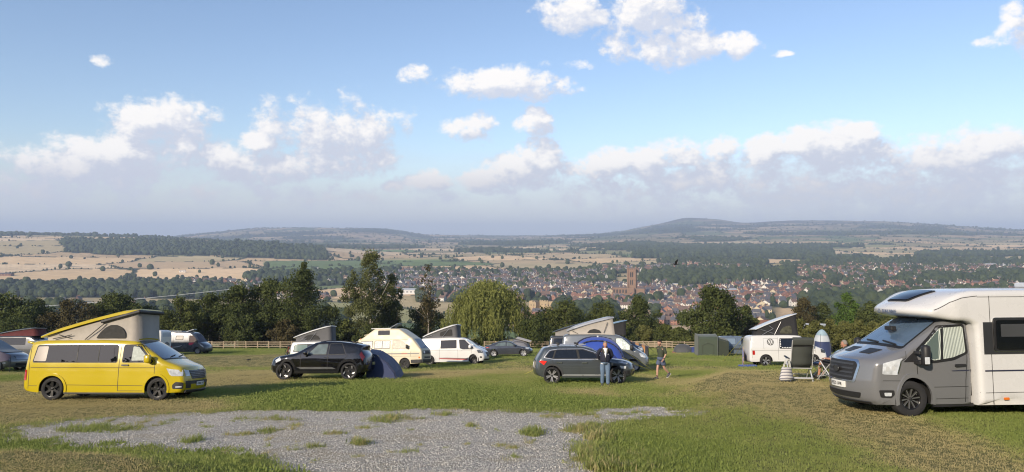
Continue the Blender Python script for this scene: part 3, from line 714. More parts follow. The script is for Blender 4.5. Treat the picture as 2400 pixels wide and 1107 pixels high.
ruin('castle_ruin', 'smaller broken castle tower below and left of the church', 1383, 1010, 716, [(-5, 0, 6, 6, 10, 'tower'), (0, 1, 7, 2, 4.5, 'wall'), (5, 0, 6, 6, 12, 'tower')], -20)
# ------------------------------------------------------------------ large sheds and public buildings
whitem = mat('white_cladding', (.58, .58, .56), .7, var=.06); palem = mat('pale_metal_roof', (.42, .44, .45), .55, var=.08)
def shed(label, u, d_, w, dd, h, wm, rm, rz=0, name='warehouse'):
    p = pos(u, d_); t = empty(name, label, 'building', Matrix.Translation(p) @ Matrix.Rotation(R(rz), 4, 'Z'))
    bm = bmesh.new(); box(bm, (0, 0, h/2-3), (w, dd, h+6)); bmobj('wall', bm, wm, t)
    bm = bmesh.new(); V = [bm.verts.new(q) for q in [(-w/2-.4,-dd/2-.4,h),(w/2+.4,-dd/2-.4,h),(w/2+.4,dd/2+.4,h),(-w/2-.4,dd/2+.4,h),(-w/2-.4,0,h+dd*.13),(w/2+.4,0,h+dd*.13)]]
    for f in [(0,1,5,4),(2,3,4,5),(1,2,5),(3,0,4),(3,2,1,0)]: bm.faces.new([V[i] for i in f])
    bmobj('roof', bm, rm, t)
    bm = bmesh.new(); n = int(w/6)
    for i in range(n): box(bm, (-w/2+(i+.5)*w/n, -dd/2, h*.55), (3.2, .12, h*.22))
    o = bmobj('window_panes', bm, darkglass, t); o['kind'] = 'stuff'
shed('long white factory building behind the tall birch', 965, 1240, 44, 18, 7, whitem, palem)
shed('low white shed with grey roof right of the tall birch', 1010, 1200, 30, 14, 5, whitem, slate, 6)
shed('long cream school building right of the church tower', 1578, 1330, 30, 11, 6, cream_w, palem, -3, 'school_building')
shed('white flat topped building above the red roofed quarter', 1705, 1170, 26, 14, 8, brick, palem, 4, 'office_building')
shed('pale roofed factory left of the motorhome roof', 2055, 1000, 34, 20, 5, whitem, palem, 8)
shed('white hall with pale roof on the hill at far right', 2330, 1920, 46, 20, 8, whitem, palem, 3, 'hall')
shed('long brick school with orange roof far right of the church', 1740, 1950, 70, 14, 6, brick, rtile, -2, 'school_building')
shed('white gabled market hall right of the church', 1582, 1010, 20, 13, 6, render_w, slate, 20, 'hall')
shed('long white farm shed beyond the town on the left', 1240, 1690, 36, 9, 5, whitem, slate, 2)
def farm(label, u, d_): shed(label, u, d_, 14, 8, 5, render_w, slate, 15, 'farmhouse')
farm('white farmhouse among trees on the left fields', 428, 1790); farm('small white farmhouse with trees below the left woods', 135, 870); farm('white farmhouse by the green fields left of the birch', 740, 1890)
shed('dark roofed farm barn at the left edge of the fields', 15, 1640, 26, 14, 5, dbrick, slate, 5, 'barn')
# roofs close below the campsite, behind the white camper
def cottage(label, u, d_, top, w, dd, rh, rm, wm, rz):
    z = CAMZ-(top-553.5)/F*d_; t = empty('cottage', label, 'house', Matrix.Translation((XU(u, d_), d_, z)) @ Matrix.Rotation(R(rz), 4, 'Z'))
    a, c = w/2, dd/2; bm = bmesh.new()
    V = [bm.verts.new(p) for p in [(-a,-c,-8),(a,-c,-8),(a,c,-8),(-a,c,-8),(-a,-c,-rh),(a,-c,-rh),(a,c,-rh),(-a,c,-rh),(-a,0,-.12),(a,0,-.12)]]
    for f in [(0,1,5,4),(2,3,7,6),(1,2,6,9,5),(3,0,4,8,7)]: bm.faces.new([V[i] for i in f])
    bmobj('wall', bm, wm, t); bm = bmesh.new(); s_ = rh/c; o = .3
    for s in (-1, 1):
        box(bm, (0, s*(c+o)/2, -(rh+o*s_)/2), (w+.6, math.hypot(c+o, rh+o*s_), .14), Matrix.Rotation(-s*math.atan(s_), 3, 'X'))
    bmobj('roof', bm, rm, t)
cottage('red tiled gable roof close behind the white camper roof', 1778, 150, 751, 6.5, 5, 1.9, rtile, brick, 12)
cottage('low grey shed roof in scrub right of the white camper roof', 1890, 120, 759, 5.5, 7, 1.0, palem, dbrick, -10)
# ------------------------------------------------------------------ valley trees (the nearest ones singly, the rest as one mass)
HX = np.array([h[2] for h in H]); HY = np.array([h[0] for h in H]); hc = {}
for a, c in zip(HX, HY): hc.setdefault((int(a//20), int(c//20)), []).append((a, c))
ok = np.ones(len(FARTREES), bool)
for i, (a, c, s) in enumerate(FARTREES):
    if c > 2200 or c < 560: continue
    for ix in (-1, 0, 1):
        for iy in (-1, 0, 1):
            for (p, q) in hc.get((int(a//20)+ix, int(c//20)+iy), ()):
                if abs(a-p) < 8 and -16 < c-q < 7: ok[i] = False
    if (abs(a-chx) < 30 and chy-45 < c < chy+14) or (c < 920 and abs(a-XU(1262, c)) < 24 and c > 800): ok[i] = False
FT_ = FARTREES[ok]; FT_ = FT_[np.argsort(FT_[:, 1])]
r = np.random.default_rng(31)
def mid_crown(seed):
    rr = np.random.default_rng(seed); lob = [(.0, 0, .55, .36, .36, .38)]
    for k in range(11):
        t = rr.random()*6.28; e = rr.uniform(-.5, 1.2); lob.append((.30*math.cos(t)*math.cos(e), .30*math.sin(t)*math.cos(e), .52+.30*math.sin(e), .17, .17, .16))
    V, Q, ti = leaf_cloud(lob, 1100, .085, rr, shell=.35); bm = bmesh.new(); 
    return leaf_mesh('crown', V, Q, ti, MATS['valley_foliage_near'])
foliage_mat('valley_foliage_near', (.016, .027, .010), (.072, .092, .030), inst=False)
MC = [mid_crown(50+k) for k in range(4)]
NIND = 290
for i, (a, c, s) in enumerate(FT_[:NIND]):
    u = 1200+F*a/c; k = int(r.integers(4)); s_ = s*(1.05+.4*r.random())
    o = link('valley_tree', MC[k]); o.location = (a, c, gz(a, c)-.4); o.rotation_euler = (0, 0, r.random()*6.28); o.scale = (s_, s_, s_*(.8+.35*r.random()))
    kind = ('round dark tree', 'broad bushy tree', 'tall full tree', 'small rounded tree')[k]
    SPOT = [(90,'far left edge'),(220,'brownish tree at left'),(340,'raised yellow roof'),(460,'sunlit green tree'),(570,'electricity pole'),(690,'dark trio of trees'),(800,'gap left of the birch'),(900,'tall birch'),(1050,'thin sparse birch'),(1240,'weeping willow'),(1330,'castle keep'),(1430,'smaller castle tower'),(1560,'dark domed tree'),(1740,'large rounded tree'),(1850,'red tiled gable'),(1960,'brownish tree at right'),(2120,'bright green tree'),(9999,'motorhome')]
    tag(o, '%s %s on the valley slope %s the %s' % ('big' if s_ > 10.5 else ('large' if s_ > 9 else ('middling' if s_ > 7.5 else ('small' if s_ > 6 else 'little'))), kind.replace('small ', ''), 'just beyond' if c < 540 else ('close beyond' if c < 580 else ('beyond' if c < 640 else ('well beyond' if c < 720 else 'far beyond'))), next(q for p, q in SPOT if u < p)), 'tree', 'trees on the valley slope')
Z_ = FT_[NIND:]; n = len(Z_); s = Z_[:, 2]*(1.0+.5*r.random(n))
scatter('valley_woods', 'woods and hedgerow trees across the valley and far hills', np.stack([Z_[:, 0], Z_[:, 1], gh(Z_[:, 0], Z_[:, 1])-.3], 1), np.stack([0*s, 0*s, r.random(n)*6.28], 1), np.stack([s*(1+.5*(Z_[:, 1] > 4500)), s, s*(.85+.4*r.random(n))], 1), r.integers(0, 4, n), np.clip(.45+.28*r.normal(size=n), 0, 1), FT)
# ================================================================== trees and hedges along the bottom of the field
bark = mat('tree_bark', (.085, .065, .045), .95, var=.3, vscale=6, bump=.8, bscale=25); birchb = mat('birch_bark', (.36, .32, .27), .85, var=.35, vscale=5)
foliage_mat('leaf_dark', (.024, .036, .012), (.125, .148, .042), False, .3); foliage_mat('leaf_mid', (.030, .042, .013), (.150, .170, .048), False, .3)
foliage_mat('leaf_light', (.035, .048, .012), (.135, .150, .036), False, .2); foliage_mat('leaf_bright', (.030, .060, .012), (.115, .185, .036), False, .2)
foliage_mat('leaf_birch', (.036, .044, .015), (.155, .165, .055), False, .2); foliage_mat('leaf_willow', (.085, .10, .026), (.30, .315, .09), False, .25)
foliage_mat('leaf_brown', (.030, .028, .012), (.105, .085, .034), False, .12); foliage_mat('leaf_scrub', (.040, .048, .014), (.19, .19, .060), False, .2)
def trunk_mesh(t, h, rad, m, limbs, rr, n0=.25, spread_=.5, lean=0.):
    bm = bmesh.new(); p = Vector((0, 0, -.3)); pts = []; top = h*.82
    for k in range(7):
        f = k/6; pts.append((Vector((lean*f*h+rr.normal()*.06*h*f*.4, rr.normal()*.05*h*f*.4, -.3+(top+.3)*f)), rad*(1-.8*f)))
    for (a, ra), (c, rc) in zip(pts[:-1], pts[1:]): tube(bm, a, c, ra, rc, 7)
    for k in range(limbs):
        f = n0+(.9-n0)*rr.random(); i = min(int(f*6), 5); a = pts[i][0].lerp(pts[i+1][0], f*6-i); L = h*spread_*(.9-.6*f)*(.6+.6*rr.random()); t_ = rr.random()*6.28; d_ = Vector((math.cos(t_), math.sin(t_), .7+rr.random()*.6)).normalized()
        m1 = a+d_*L*.55; e = m1+(d_+Vector((0, 0, .3))).normalized()*L*.5; r0 = rad*.42*(1-.6*f)
        tube(bm, a, m1, r0, r0*.6, 6); tube(bm, m1, e, r0*.6, r0*.2, 5)
        for q in range(2):
            e2 = m1+Vector((rr.normal(), rr.normal(), .5+rr.random())).normalized()*L*.4; tube(bm, m1, e2, r0*.4, r0*.12, 4)
    return bmobj('trunk', bm, m, t)
def tree(label, u, d_, top, hw, leafm, n=6500, seed=1, base=.16, kind='tree', leaf=.30, lob=22, shape=1.0, barkm=None, airy=1.0, group=None, cat='tree', name='broadleaf_tree', sink=0.):
    d_ = d_+26; rr = np.random.default_rng(seed); x = XU(u, d_); z = gz(x, d_)-sink; h = CAMZ-(top-553.5)/F*d_-z; w = hw/F*d_*(1.12 if u < 760 else 1.0)
    t = empty(name, label, cat, Matrix.Translation((x, d_, z)), group)
    L = []; c0 = h*base
    for k in range(lob):
        f = rr.random()**.9; zz = c0+(h-c0)*(.12+.80*f); prof = math.sin(math.pi*min(1, (.16+.84*(1-f))**shape*.62+.0))**.8 if shape else 1
        env = w*max(.2, (1-abs(2*f-.72)**2.6*.52)) if shape == 1.0 else w*max(.10, (1-f)**shape)
        a = rr.random()*6.28; q = env*(.42+.52*rr.random()); s = w*(.22+.17*rr.random())*airy*(1-.35*f)
        L.append((q*math.cos(a), q*math.sin(a), zz, s, s, s*(.75+.3*rr.random())))
    L.append((0, 0, h-w*.30, w*.30, w*.30, w*.30)); L.append((0, 0, c0+(h-c0)*.42, w*.62, w*.62, (h-c0)*.36))
    V, Q, ti = leaf_cloud(L, int(n*1.6), leaf*.88, rr, shell=.5 if airy >= 1 else .9)
    link('crown', leaf_mesh('crown', V, Q, ti, MATS[leafm]), t)
    trunk_mesh(t, h, max(.10, w*.055), barkm or bark, 9, rr); return t
TG = 'garden trees along the bottom of the field'
tree('big dark tree at the far left edge behind the parked people carrier', 8, 98, 694, 88, 'leaf_dark', 8500, 2, .05, leaf=.34)
tree('dark tree with rounded top left of the bare branched one', 88, 104, 700, 52, 'leaf_dark', 5500, 3, .05)
tree('brownish tree with dry dead branches above the yellow roof hinge', 168, 98, 701, 58, 'leaf_brown', 5000, 4, .05)
tree('broad dark tree behind the raised yellow roof', 270, 106, 689, 76, 'leaf_dark', 8500, 5, .05, leaf=.33)
tree('low dark tree between the yellow roof and the sunlit tree', 345, 112, 714, 44, 'leaf_dark', 4500, 6, .03)
tree('rounded sunlit green tree behind the dark grey van', 424, 92, 695, 50, 'leaf_mid', 7000, 7, .03, leaf=.27)
tree('dark green tree just right of the rounded sunlit one', 492, 98, 686, 56, 'leaf_dark', 6500, 8, .05)
tree('bushy dark tree, left one of the tall dark trio', 562, 96, 664, 62, 'leaf_dark', 7500, 9, .08)
tree('wide dark tree, middle one of the tall dark trio', 632, 99, 651, 68, 'leaf_dark', 8500, 10, .12)
tree('tall dark tree with a pointed leader above the green camper', 706, 96, 630, 74, 'leaf_dark', 9000, 11, .14)
tree('slender pointed top leader poking out of the dark trio', 713, 98, 612, 22, 'leaf_mid', 2600, 12, .55, shape=.8, leaf=.26)
tree('tall airy birch with pale trunk behind the cream camper', 868, 94, 584, 64, 'leaf_birch', 10500, 13, .08, leaf=.25, lob=46, airy=.80, barkm=birchb)
tree('lower rounded birch against the right of the tall birch', 918, 97, 640, 40, 'leaf_mid', 5200, 14, .05, leaf=.27, lob=26, airy=.8)
tree('thin sparse birch with see through crown', 1003, 98, 618, 32, 'leaf_brown', 1700, 15, .12, leaf=.23, lob=30, airy=.5, barkm=birchb)
tree('bushy shrub below the thin sparse birch', 1000, 104, 705, 52, 'leaf_dark', 5200, 16, .0)
tree('low leafy shrub left of the tall birch', 812, 96, 748, 40, 'leaf_mid', 3600, 17, .0)
tree('dense dark green hedge tree right of the willow', 1258, 90, 737, 60, 'leaf_dark', 6500, 18, .0, leaf=.24)
tree('olive green spreading tree behind the raised beige roof', 1330, 98, 706, 78, 'leaf_mid', 8000, 19, .03)
tree('olive tree between spreading tree and dark dome tree', 1420, 104, 704, 60, 'leaf_mid', 6500, 20, .03)
tree('dark domed tree behind the walking man', 1500, 106, 698, 60, 'leaf_dark', 7500, 21, .03)
tree('low green shrub behind the post and rail fence', 1562, 94, 762, 44, 'leaf_mid', 4200, 22, .0)
tree('large dark rounded tree above the green awning', 1668, 92, 669, 76, 'leaf_dark', 10500, 23, .04, leaf=.33)
tree('smaller green tree right of the large dark rounded tree', 1747, 104, 716, 38, 'leaf_dark', 4500, 24, .03)
tree('brownish tree right of the white camper roof', 1884, 108, 696, 42, 'leaf_brown', 5200, 25, .05)
tree('dark green tree between the brownish tree and the bright one', 1928, 112, 709, 36, 'leaf_dark', 4200, 26, .03)
tree('bright fresh green round tree left of the motorhome', 1984, 110, 686, 40, 'leaf_bright', 6500, 27, .02, leaf=.27)
tree('dark layered pine left of the motorhome windscreen', 2042, 104, 709, 48, 'leaf_dark', 5500, 28, .05, name='pine_tree')
tree('low dark shrub in front of the layered pine', 2098, 98, 719, 42, 'leaf_dark', 5000, 29, .0)
tree('dark tree hidden behind the motorhome cab', 2190, 104, 716, 70, 'leaf_dark', 5500, 30, .0)
hg = 'dark hedge bushes behind the fence'
for i, (u, top, hw, m) in enumerate([(520,742,38,'leaf_dark'),(572,738,40,'leaf_dark'),(622,744,38,'leaf_dark'),(668,748,36,'leaf_brown'),(1512,764,30,'leaf_scrub'),(1598,770,34,'leaf_mid'),(1645,766,36,'leaf_dark'),(1706,768,34,'leaf_mid'),(1292,744,34,'leaf_mid'),(1385,748,44,'leaf_mid'),(1450,752,36,'leaf_dark'),(1150,768,40,'leaf_dark'),(930,766,40,'leaf_dark'),(870,762,42,'leaf_dark'),(1060,764,36,'leaf_dark'),(30,748,60,'leaf_dark'),(200,752,60,'leaf_dark'),(330,756,50,'leaf_dark'),(440,752,44,'leaf_mid'),(775,764,34,'leaf_dark'),(1760,764,30,'leaf_brown')]):
    tree('%s hedge bush behind the fence line, %s' % ('dark green' if m == 'leaf_dark' else ('mid green' if m == 'leaf_mid' else 'brownish'), ['below the dark trio','under the tall dark tree','beside the green camper','with reddish leaves','near the walking man','left of the green awning','behind the green awning','above the blue grey van','behind the grey dome tent','behind the beige raised roof','right of the raised beige roof','under the willow','under the birch','behind the cream camper roof','left of the willow','at far left','behind the yellow van tail','behind the yellow van windscreen','behind the dark grey van','right of the green camper roof','by the red tiled roof'][i]), u, 99-8*(i % 2), top, hw, m, 3600, 60+i, .0, leaf=.27, group=hg, cat='bush', name='hedge_bush')
for i, u in enumerate(range(1842, 2150, 34)):
    tree('pale green scrub bush %s' % ['right of the white camper','behind the toilet tent','left of the seated man','behind the seated man','beyond the empty chair','left of the motorhome bonnet','beyond the motorhome bonnet','behind the motorhome windscreen','under the layered pine','behind the motorhome mirror'][i], u, 58-3*(i % 3), 752-5*(i % 2), 32, 'leaf_scrub', 4600, 90+i, .0, leaf=.20, group='scrub hedge beside the field', cat='bush', name='scrub_bush')
# ------------------------------------------------------------------ weeping willow
def willow():
    d_ = 120; x = XU(1145, d_); z = gz(x, d_); h = CAMZ-(656-553.5)/F*d_-z; w = 114/F*d_; rr = np.random.default_rng(77)
    t = empty('weeping_willow', 'golden green weeping willow with hanging strands in the middle of the field edge', 'tree', Matrix.Translation((x, d_, z)))
    V = []; T = []
    def quad(c, ax, sd, l, s_, ti): V.extend([c-ax*l, c+sd*s_, c+ax*l, c-sd*s_]); T.extend([ti]*4)
    for k in range(860):
        a = rr.random()*6.28; f = math.sqrt(rr.random()); q = w*f*(.80+.22*math.sin(a*3+1)*math.sin(a*5)); top = h*(1-.58*f**2.3)*(.93+.1*rr.random()); ln = (top-h*.10)*(.35+.6*rr.random())*(1 if f > .55 else .55)
        p = Vector((q*math.cos(a), q*math.sin(a), top)); out = Vector((math.cos(a), math.sin(a), 0)); ti = rr.random()*.7; nn = int(ln/.20)
        for s in range(nn):
            g = s/max(nn, 1); p = p+out*.055*max(0, .5-g)+Vector((rr.normal()*.015, rr.normal()*.015, -.19))
            for _ in range(2):
                ax = Vector((rr.normal()*.35, rr.normal()*.35, -1)).normalized(); sd = Vector((rr.normal(), rr.normal(), .2)).cross(ax).normalized()
                quad(p+Vector((rr.normal()*.10, rr.normal()*.10, 0)), ax, sd, .19, .055, min(1, ti+.3*rr.random()))
    V_ = np.array(V); Q = np.arange(len(V_)).reshape(-1, 4)
    L = [(0, 0, h*.80, w*.50, w*.50, h*.18), (w*.4, 0, h*.66, w*.36, w*.36, h*.18), (-w*.4, 0, h*.64, w*.36, w*.36, h*.18), (0, -w*.4, h*.66, w*.36, w*.36, h*.18), (0, w*.4, h*.66, w*.36, w*.36, h*.18), (0, 0, h*.5, w*.62, w*.62, h*.25)]
    V2, Q2, T2 = leaf_cloud(L, 9000, .25, rr, droop=1.2); V_ = np.concatenate([V_, V2]); Q = np.concatenate([Q, Q2+len(V)]); T_ = np.concatenate([np.array(T), T2*.7])
    link('crown', leaf_mesh('crown', V_, Q, T_, MATS['leaf_willow']), t); trunk_mesh(t, h, .42, bark, 10, rr)
willow()
# ------------------------------------------------------------------ post and rail fence
wood_m = mat('weathered_fence_wood', (.34, .27, .185), .9, var=.25, vscale=3, bump=.4, bscale=30)
def fence(label, pts, sp=1.7, hgt=1.15, rails=(.38, .72, 1.04)):
    (x0, y0), (x1, y1) = pts; n = max(2, int(math.hypot(x1-x0, y1-y0)/sp)); t = empty('post_and_rail_fence', label, 'fence', Matrix.Translation((x0, y0, 0)))
    P = []; rr = np.random.default_rng(int(abs(x0)*7))
    for i in range(n+1):
        x = x0+(x1-x0)*i/n; y = y0+(y1-y0)*i/n; P.append(Vector((x-x0, y-y0, gz(x, y))))
    pm = None; ang = math.atan2(y1-y0, x1-x0); Rz = Matrix.Rotation(ang, 3, 'Z')
    bm = bmesh.new(); box(bm, (0, 0, hgt/2-.15), (.13, .10, hgt+.3), bev=.012); pm = bpy.data.meshes.new('post'); bm.to_mesh(pm); bm.free(); pm.materials.append(wood_m)
    bm = bmesh.new(); box(bm, (0, 0, 0), (1, .045, .10)); rm = bpy.data.meshes.new('rail'); bm.to_mesh(rm); bm.free(); rm.materials.append(wood_m)
    for i, p in enumerate(P):
        o = link('post', pm, t); o.location = p; o.rotation_euler = (rr.normal()*.02, rr.normal()*.02, ang)
    for a, c in zip(P[:-1], P[1:]):
        for h in rails:
            d_ = c-a; o = link('rail', rm, t); o.location = (a+c)/2+Vector((0, 0, h+rr.normal()*.012))+Rz @ Vector((0, -.075, 0)); o.scale = (d_.length-.01, 1, 1)
            o.rotation_euler = (0, -math.asin(d_.z/d_.length), math.atan2(d_.y, d_.x))
def FU(u, d_): return (XU(u, d_), d_)
fence('weathered timber post and rail fence behind the green and cream campers', (FU(497, 112), FU(1000, 113)))
fence('timber post and rail fence running from the willow to the green awning', (FU(1135, 113), FU(1745, 110)), rails=(.38, .72, 1.04))
fence('second timber rail fence just behind the one near the walking man', (FU(1480, 117), FU(1700, 117)))
fence('short timber fence length ending beside the dark grey van', (FU(440, 124), FU(496, 113)))
# ------------------------------------------------------------------ power line
pole_m = mat('pole_wood', (.16, .12, .09), .9, var=.2); wire_m = mat('power_cable', (.42, .44, .46), .5)
px_, pd = XU(553, 165), 165; zt = CAMZ-(680-553.5)/F*165
t = empty('utility_pole', 'wooden electricity pole with crossarm half hidden by the dark trees', 'utility pole', Matrix.Translation((px_, pd, gz(px_, pd))))
bm = bmesh.new(); tube(bm, (0, 0, -.5), (0, 0, zt-gz(px_, pd)+.5), .16, .11, 8); bmobj('post', bm, pole_m, t)
bm = bmesh.new(); box(bm, (0, 0, zt-gz(px_, pd)), (1.8, .12, .12)); bmobj('crossarm', bm, pole_m, t)
for q in (-.8, 0, .8):
    bm = bmesh.new(); lathe(bm, [(.05, 0), (.09, .08), (.05, .16), (.09, .24), (.02, .34)], 8, 'Z'); o = bmobj('insulator', bm, mat('porcelain', (.15, .12, .1), .3), t); o.location = (q, 0, zt-gz(px_, pd)+.06)
bm = bmesh.new(); A = Vector((px_, pd, zt+.3)); B_ = Vector((XU(-420, 150), 150, CAMZ-(737-553.5)/F*150))
for o_ in (0, .5, 1.0):
    pts = [A.lerp(B_, i/30)+Vector((0, o_, -2.2*4*(i/30)*(1-i/30)*.55)) for i in range(31)]; path_tube(bm, pts, .022, 5)
tag(bmobj('power_line', bm, wire_m), 'thin grey overhead power cables crossing in front of the left trees', 'cable')
# ================================================================== vehicles
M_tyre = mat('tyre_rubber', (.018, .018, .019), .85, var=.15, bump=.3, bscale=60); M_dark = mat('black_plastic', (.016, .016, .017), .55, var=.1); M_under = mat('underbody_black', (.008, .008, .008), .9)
M_glass = mat('dark_window_glass', (.006, .007, .009), .0, spec=.6); M_screen = mat('windscreen_glass', (.028, .044, .062), .0, spec=.9, coat=.5); M_seal = mat('rubber_seal', (.010, .010, .010), .6)
M_chrome = mat('bright_metal', (.62, .62, .63), .22, 1.0, var=.03); M_lamp = mat('headlamp_glass', (.50, .53, .56), .08, spec=.8, coat=1., var=.35, vscale=9); M_red = mat('tail_lamp_red', (.36, .012, .012), .12, coat=.8); M_amber = mat('amber_lens', (.65, .16, .02), .2)
M_alloy = mat('silver_alloy', (.40, .40, .41), .32, .7, var=.05); M_blackalloy = mat('black_alloy', (.014, .014, .015), .25, .3, coat=.5); M_plate = mat('white_plate', (.72, .72, .68), .5, var=.03); M_yplate = mat('yellow_plate', (.70, .52, .05), .5, var=.03)
M_black = mat('black_lettering', (.01, .01, .01), .6)
def paint(name, c, metal=.0, rough=.22): return mat(name, c, rough, metal, coat=.9, var=.03, vscale=1.2)
def resample(pts, h):
    out = []
    for a, c in zip(pts[:-1], pts[1:]):
        a = np.array(a, float); c = np.array(c, float); n = max(1, int(math.ceil(np.linalg.norm(c-a)/h)))
        out += [tuple(a+(c-a)*i/n) for i in range(n)]
    return out+[tuple(pts[-1])]
def smooth_line(pts, it=2):
    """Chaikin corner cutting that keeps the ends"""
    for _ in range(it):
        o = [pts[0]]
        for a, c in zip(pts[:-1], pts[1:]):
            a = np.array(a, float); c = np.array(c, float); o += [tuple(a*.8+c*.2), tuple(a*.2+c*.8)]
        pts = o+[pts[-1]]
    return pts
def cdt(poly, inner, h):
    P = [Vector(p) for p in poly]+[Vector(p) for p in inner]; n = len(poly)
    E = [(i, (i+1) % n) for i in range(n)]
    v, e, f, _, _, _ = delaunay_2d_cdt(P, E, [], 1, 1e-5); return [tuple(p) for p in v], [tuple(q) for q in f]
class Vehicle:
    def __init__(s, name, label, cat, M, prof, half, paintm, wheels, R_, arch=None, ground=.22, r=.11, nose=.16, tail=.06, tumble=.10, zb=1.0, crown=.05, seg=.09, tuck=.12, group=None, nose_len=.9, wheel_w=.215, root=None, bname='body', it=2, bottom=True):
        s.t = root or empty(name, label, cat, M, group); s.bname = bname; s.bottom = bottom; s.W = half; s.r = r; s.paint = paintm; s.wheels = wheels; s.R = R_; s.arch = arch or R_*1.17; s.g = ground; s.k = (nose, tail, tumble, zb, crown, tuck, nose_len); s.ww = wheel_w
        s.prof = resample(smooth_line(prof, it), seg); s.P = np.array(s.prof); s.xmax = s.P[:, 0].max(); s.xmin = s.P[:, 0].min(); s.zmax = s.P[:, 1].max()
        d_ = np.diff(s.P, axis=0); s.S = np.concatenate([[0], np.cumsum(np.hypot(d_[:, 0], d_[:, 1]))]); s.build(seg)
    def warp(s, V):
        nose, tail, tum, zb, cr, tuck, nl = s.k; V = np.array(V, float); x, y, z = V[:, 0].copy(), V[:, 1].copy(), V[:, 2].copy(); q = np.clip((y/s.W)**2, 0, 1.2)
        V[:, 0] = x-nose*q*sstep(s.xmax-nl*1.6, s.xmax, x)*1.0+tail*q*sstep(s.xmin+.8, s.xmin, x)
        taper = 1-.07*sstep(s.xmax-nl, s.xmax, x)-.03*sstep(s.xmin+.7, s.xmin, x)
        V[:, 1] = y*(1-tum*np.clip(z-zb, 0, None))*(1-tuck*np.clip(.55-z, 0, None)**1.0*.5)*taper
        V[:, 2] = z+cr*(1-np.clip(q, 0, 1))*sstep(.6, s.zmax, z); return V
    def ys(s, X):
        d_ = segdist(X, s.P[:-1], s.P[1:]); r = s.r; e = np.where(d_ < r, r-np.sqrt(np.maximum(r*r-(r-d_)**2, 0)), 0); return s.W-e
    def lower(s):
        """bottom edge with the wheel arches, from tail to nose"""
        out = []; x0, x1 = s.P[-1, 0], s.P[0, 0]; z0, z1 = s.P[-1, 1], s.P[0, 1]
        for w in sorted(s.wheels):
            a = s.arch; zc = s.R; h = s.g-zc; t0 = math.asin(max(-1, min(1, h/a)))
            for k in range(17):
                t = (math.pi-t0)+(t0*2-math.pi)*k/16; out.append((w+a*math.cos(t), zc+a*math.sin(t)))
        return out
    def build(s, seg):
        low = s.lower(); poly = list(s.prof)+resample([s.prof[-1]]+[low[0]], .3)[1:-1]+low
        inner = []
        N = np.stack([np.gradient(s.P[:, 1]), -np.gradient(s.P[:, 0])], 1); N /= np.maximum(np.linalg.norm(N, axis=1)[:, None], 1e-9)
        C = s.P.mean(0); N = np.where(((C-s.P)*N).sum(1)[:, None] < 0, -N, N)
        for f in (.08, .3, .62, 1.02):
            Q = s.P+N*s.r*f; d_ = segdist(Q, s.P[:-1], s.P[1:]); inner.append(Q[(d_ > s.r*f*.9) & inpoly(Q, poly)])
        g = np.array([(x, z) for x in np.arange(s.xmin, s.xmax, seg*2) for z in np.arange(s.g, s.zmax, seg*2)]); A = np.array(poly); d_ = segdist(g, A, np.roll(A, -1, 0))
        inner.append(g[inpoly(g, poly) & (d_ > s.r*.9)]); inner = np.concatenate(inner)
        dl = segdist(inner, np.array(low[:-1]), np.array(low[1:])); inner = inner[dl > .03]
        V2, Fc = cdt(poly, inner, seg); X = np.array(V2); y = s.ys(X); n = len(X)
        VL = np.stack([X[:, 0], y, X[:, 1]], 1); VR = VL*np.array((1, -1, 1)); V = [VL, VR]; Fs = [tuple(f) for f in Fc]+[tuple(i+n for i in f[::-1]) for f in Fc]
        T = np.linspace(-1, 1, 11); m = len(s.P); y0 = s.W-s.r; st = np.stack([np.repeat(s.P[:, 0], 11), np.tile(T*y0, m), np.repeat(s.P[:, 1], 11)], 1); V.append(st); b0 = 2*n
        for i in range(m-1):
            for j in range(10): Fs.append((b0+i*11+j, b0+i*11+j+1, b0+(i+1)*11+j+1, b0+(i+1)*11+j))
        V = s.warp(np.concatenate(V)); bm = bmesh.new(); vs = [bm.verts.new(p) for p in V]
        for f in Fs:
            try: bm.faces.new([vs[i] for i in f])
            except ValueError: pass
        bmesh.ops.remove_doubles(bm, verts=bm.verts, dist=.004); bmesh.ops.recalc_face_normals(bm, faces=bm.faces)
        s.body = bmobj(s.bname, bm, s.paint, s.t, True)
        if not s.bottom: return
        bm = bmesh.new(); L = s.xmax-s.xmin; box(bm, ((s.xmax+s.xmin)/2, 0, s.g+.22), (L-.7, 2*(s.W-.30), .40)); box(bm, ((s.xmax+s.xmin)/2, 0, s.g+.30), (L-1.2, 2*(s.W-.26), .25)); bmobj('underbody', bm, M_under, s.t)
    # -- surface patches
    def side(s, name, poly, m, off=.006, parent=None, h=.08, sd=-1, label=None, thick=.014):
        poly = resample(list(poly)+[poly[0]], h)[:-1]; A = np.array(poly); per = [tuple(p) for p in poly]; g = np.array([(x, z) for x in np.arange(A[:, 0].min(), A[:, 0].max(), h) for z in np.arange(A[:, 1].min(), A[:, 1].max(), h)])
        inner = g[inpoly(g, per) & (segdist(g, A, np.roll(A, -1, 0)) > h*.3)] if len(g) else []
        V2, Fc = cdt(per, inner, h); X = np.array(V2); y = s.ys(X); n = len(X); e = .012
        gx_ = (s.ys(X+np.array((e, 0)))-s.ys(X-np.array((e, 0))))/(2*e); gz_ = (s.ys(X+np.array((0, e)))-s.ys(X-np.array((0, e))))/(2*e); l = np.sqrt(1+gx_**2+gz_**2)
        N = np.stack([-gx_/l, 1/l, -gz_/l], 1); B = np.stack([X[:, 0], y, X[:, 1]], 1); V = np.concatenate([s.warp(B+N*off), s.warp(B+N*(off-thick))]); V[:, 1] *= sd
        return s._shell(name, V, Fc, n, m, parent, label)
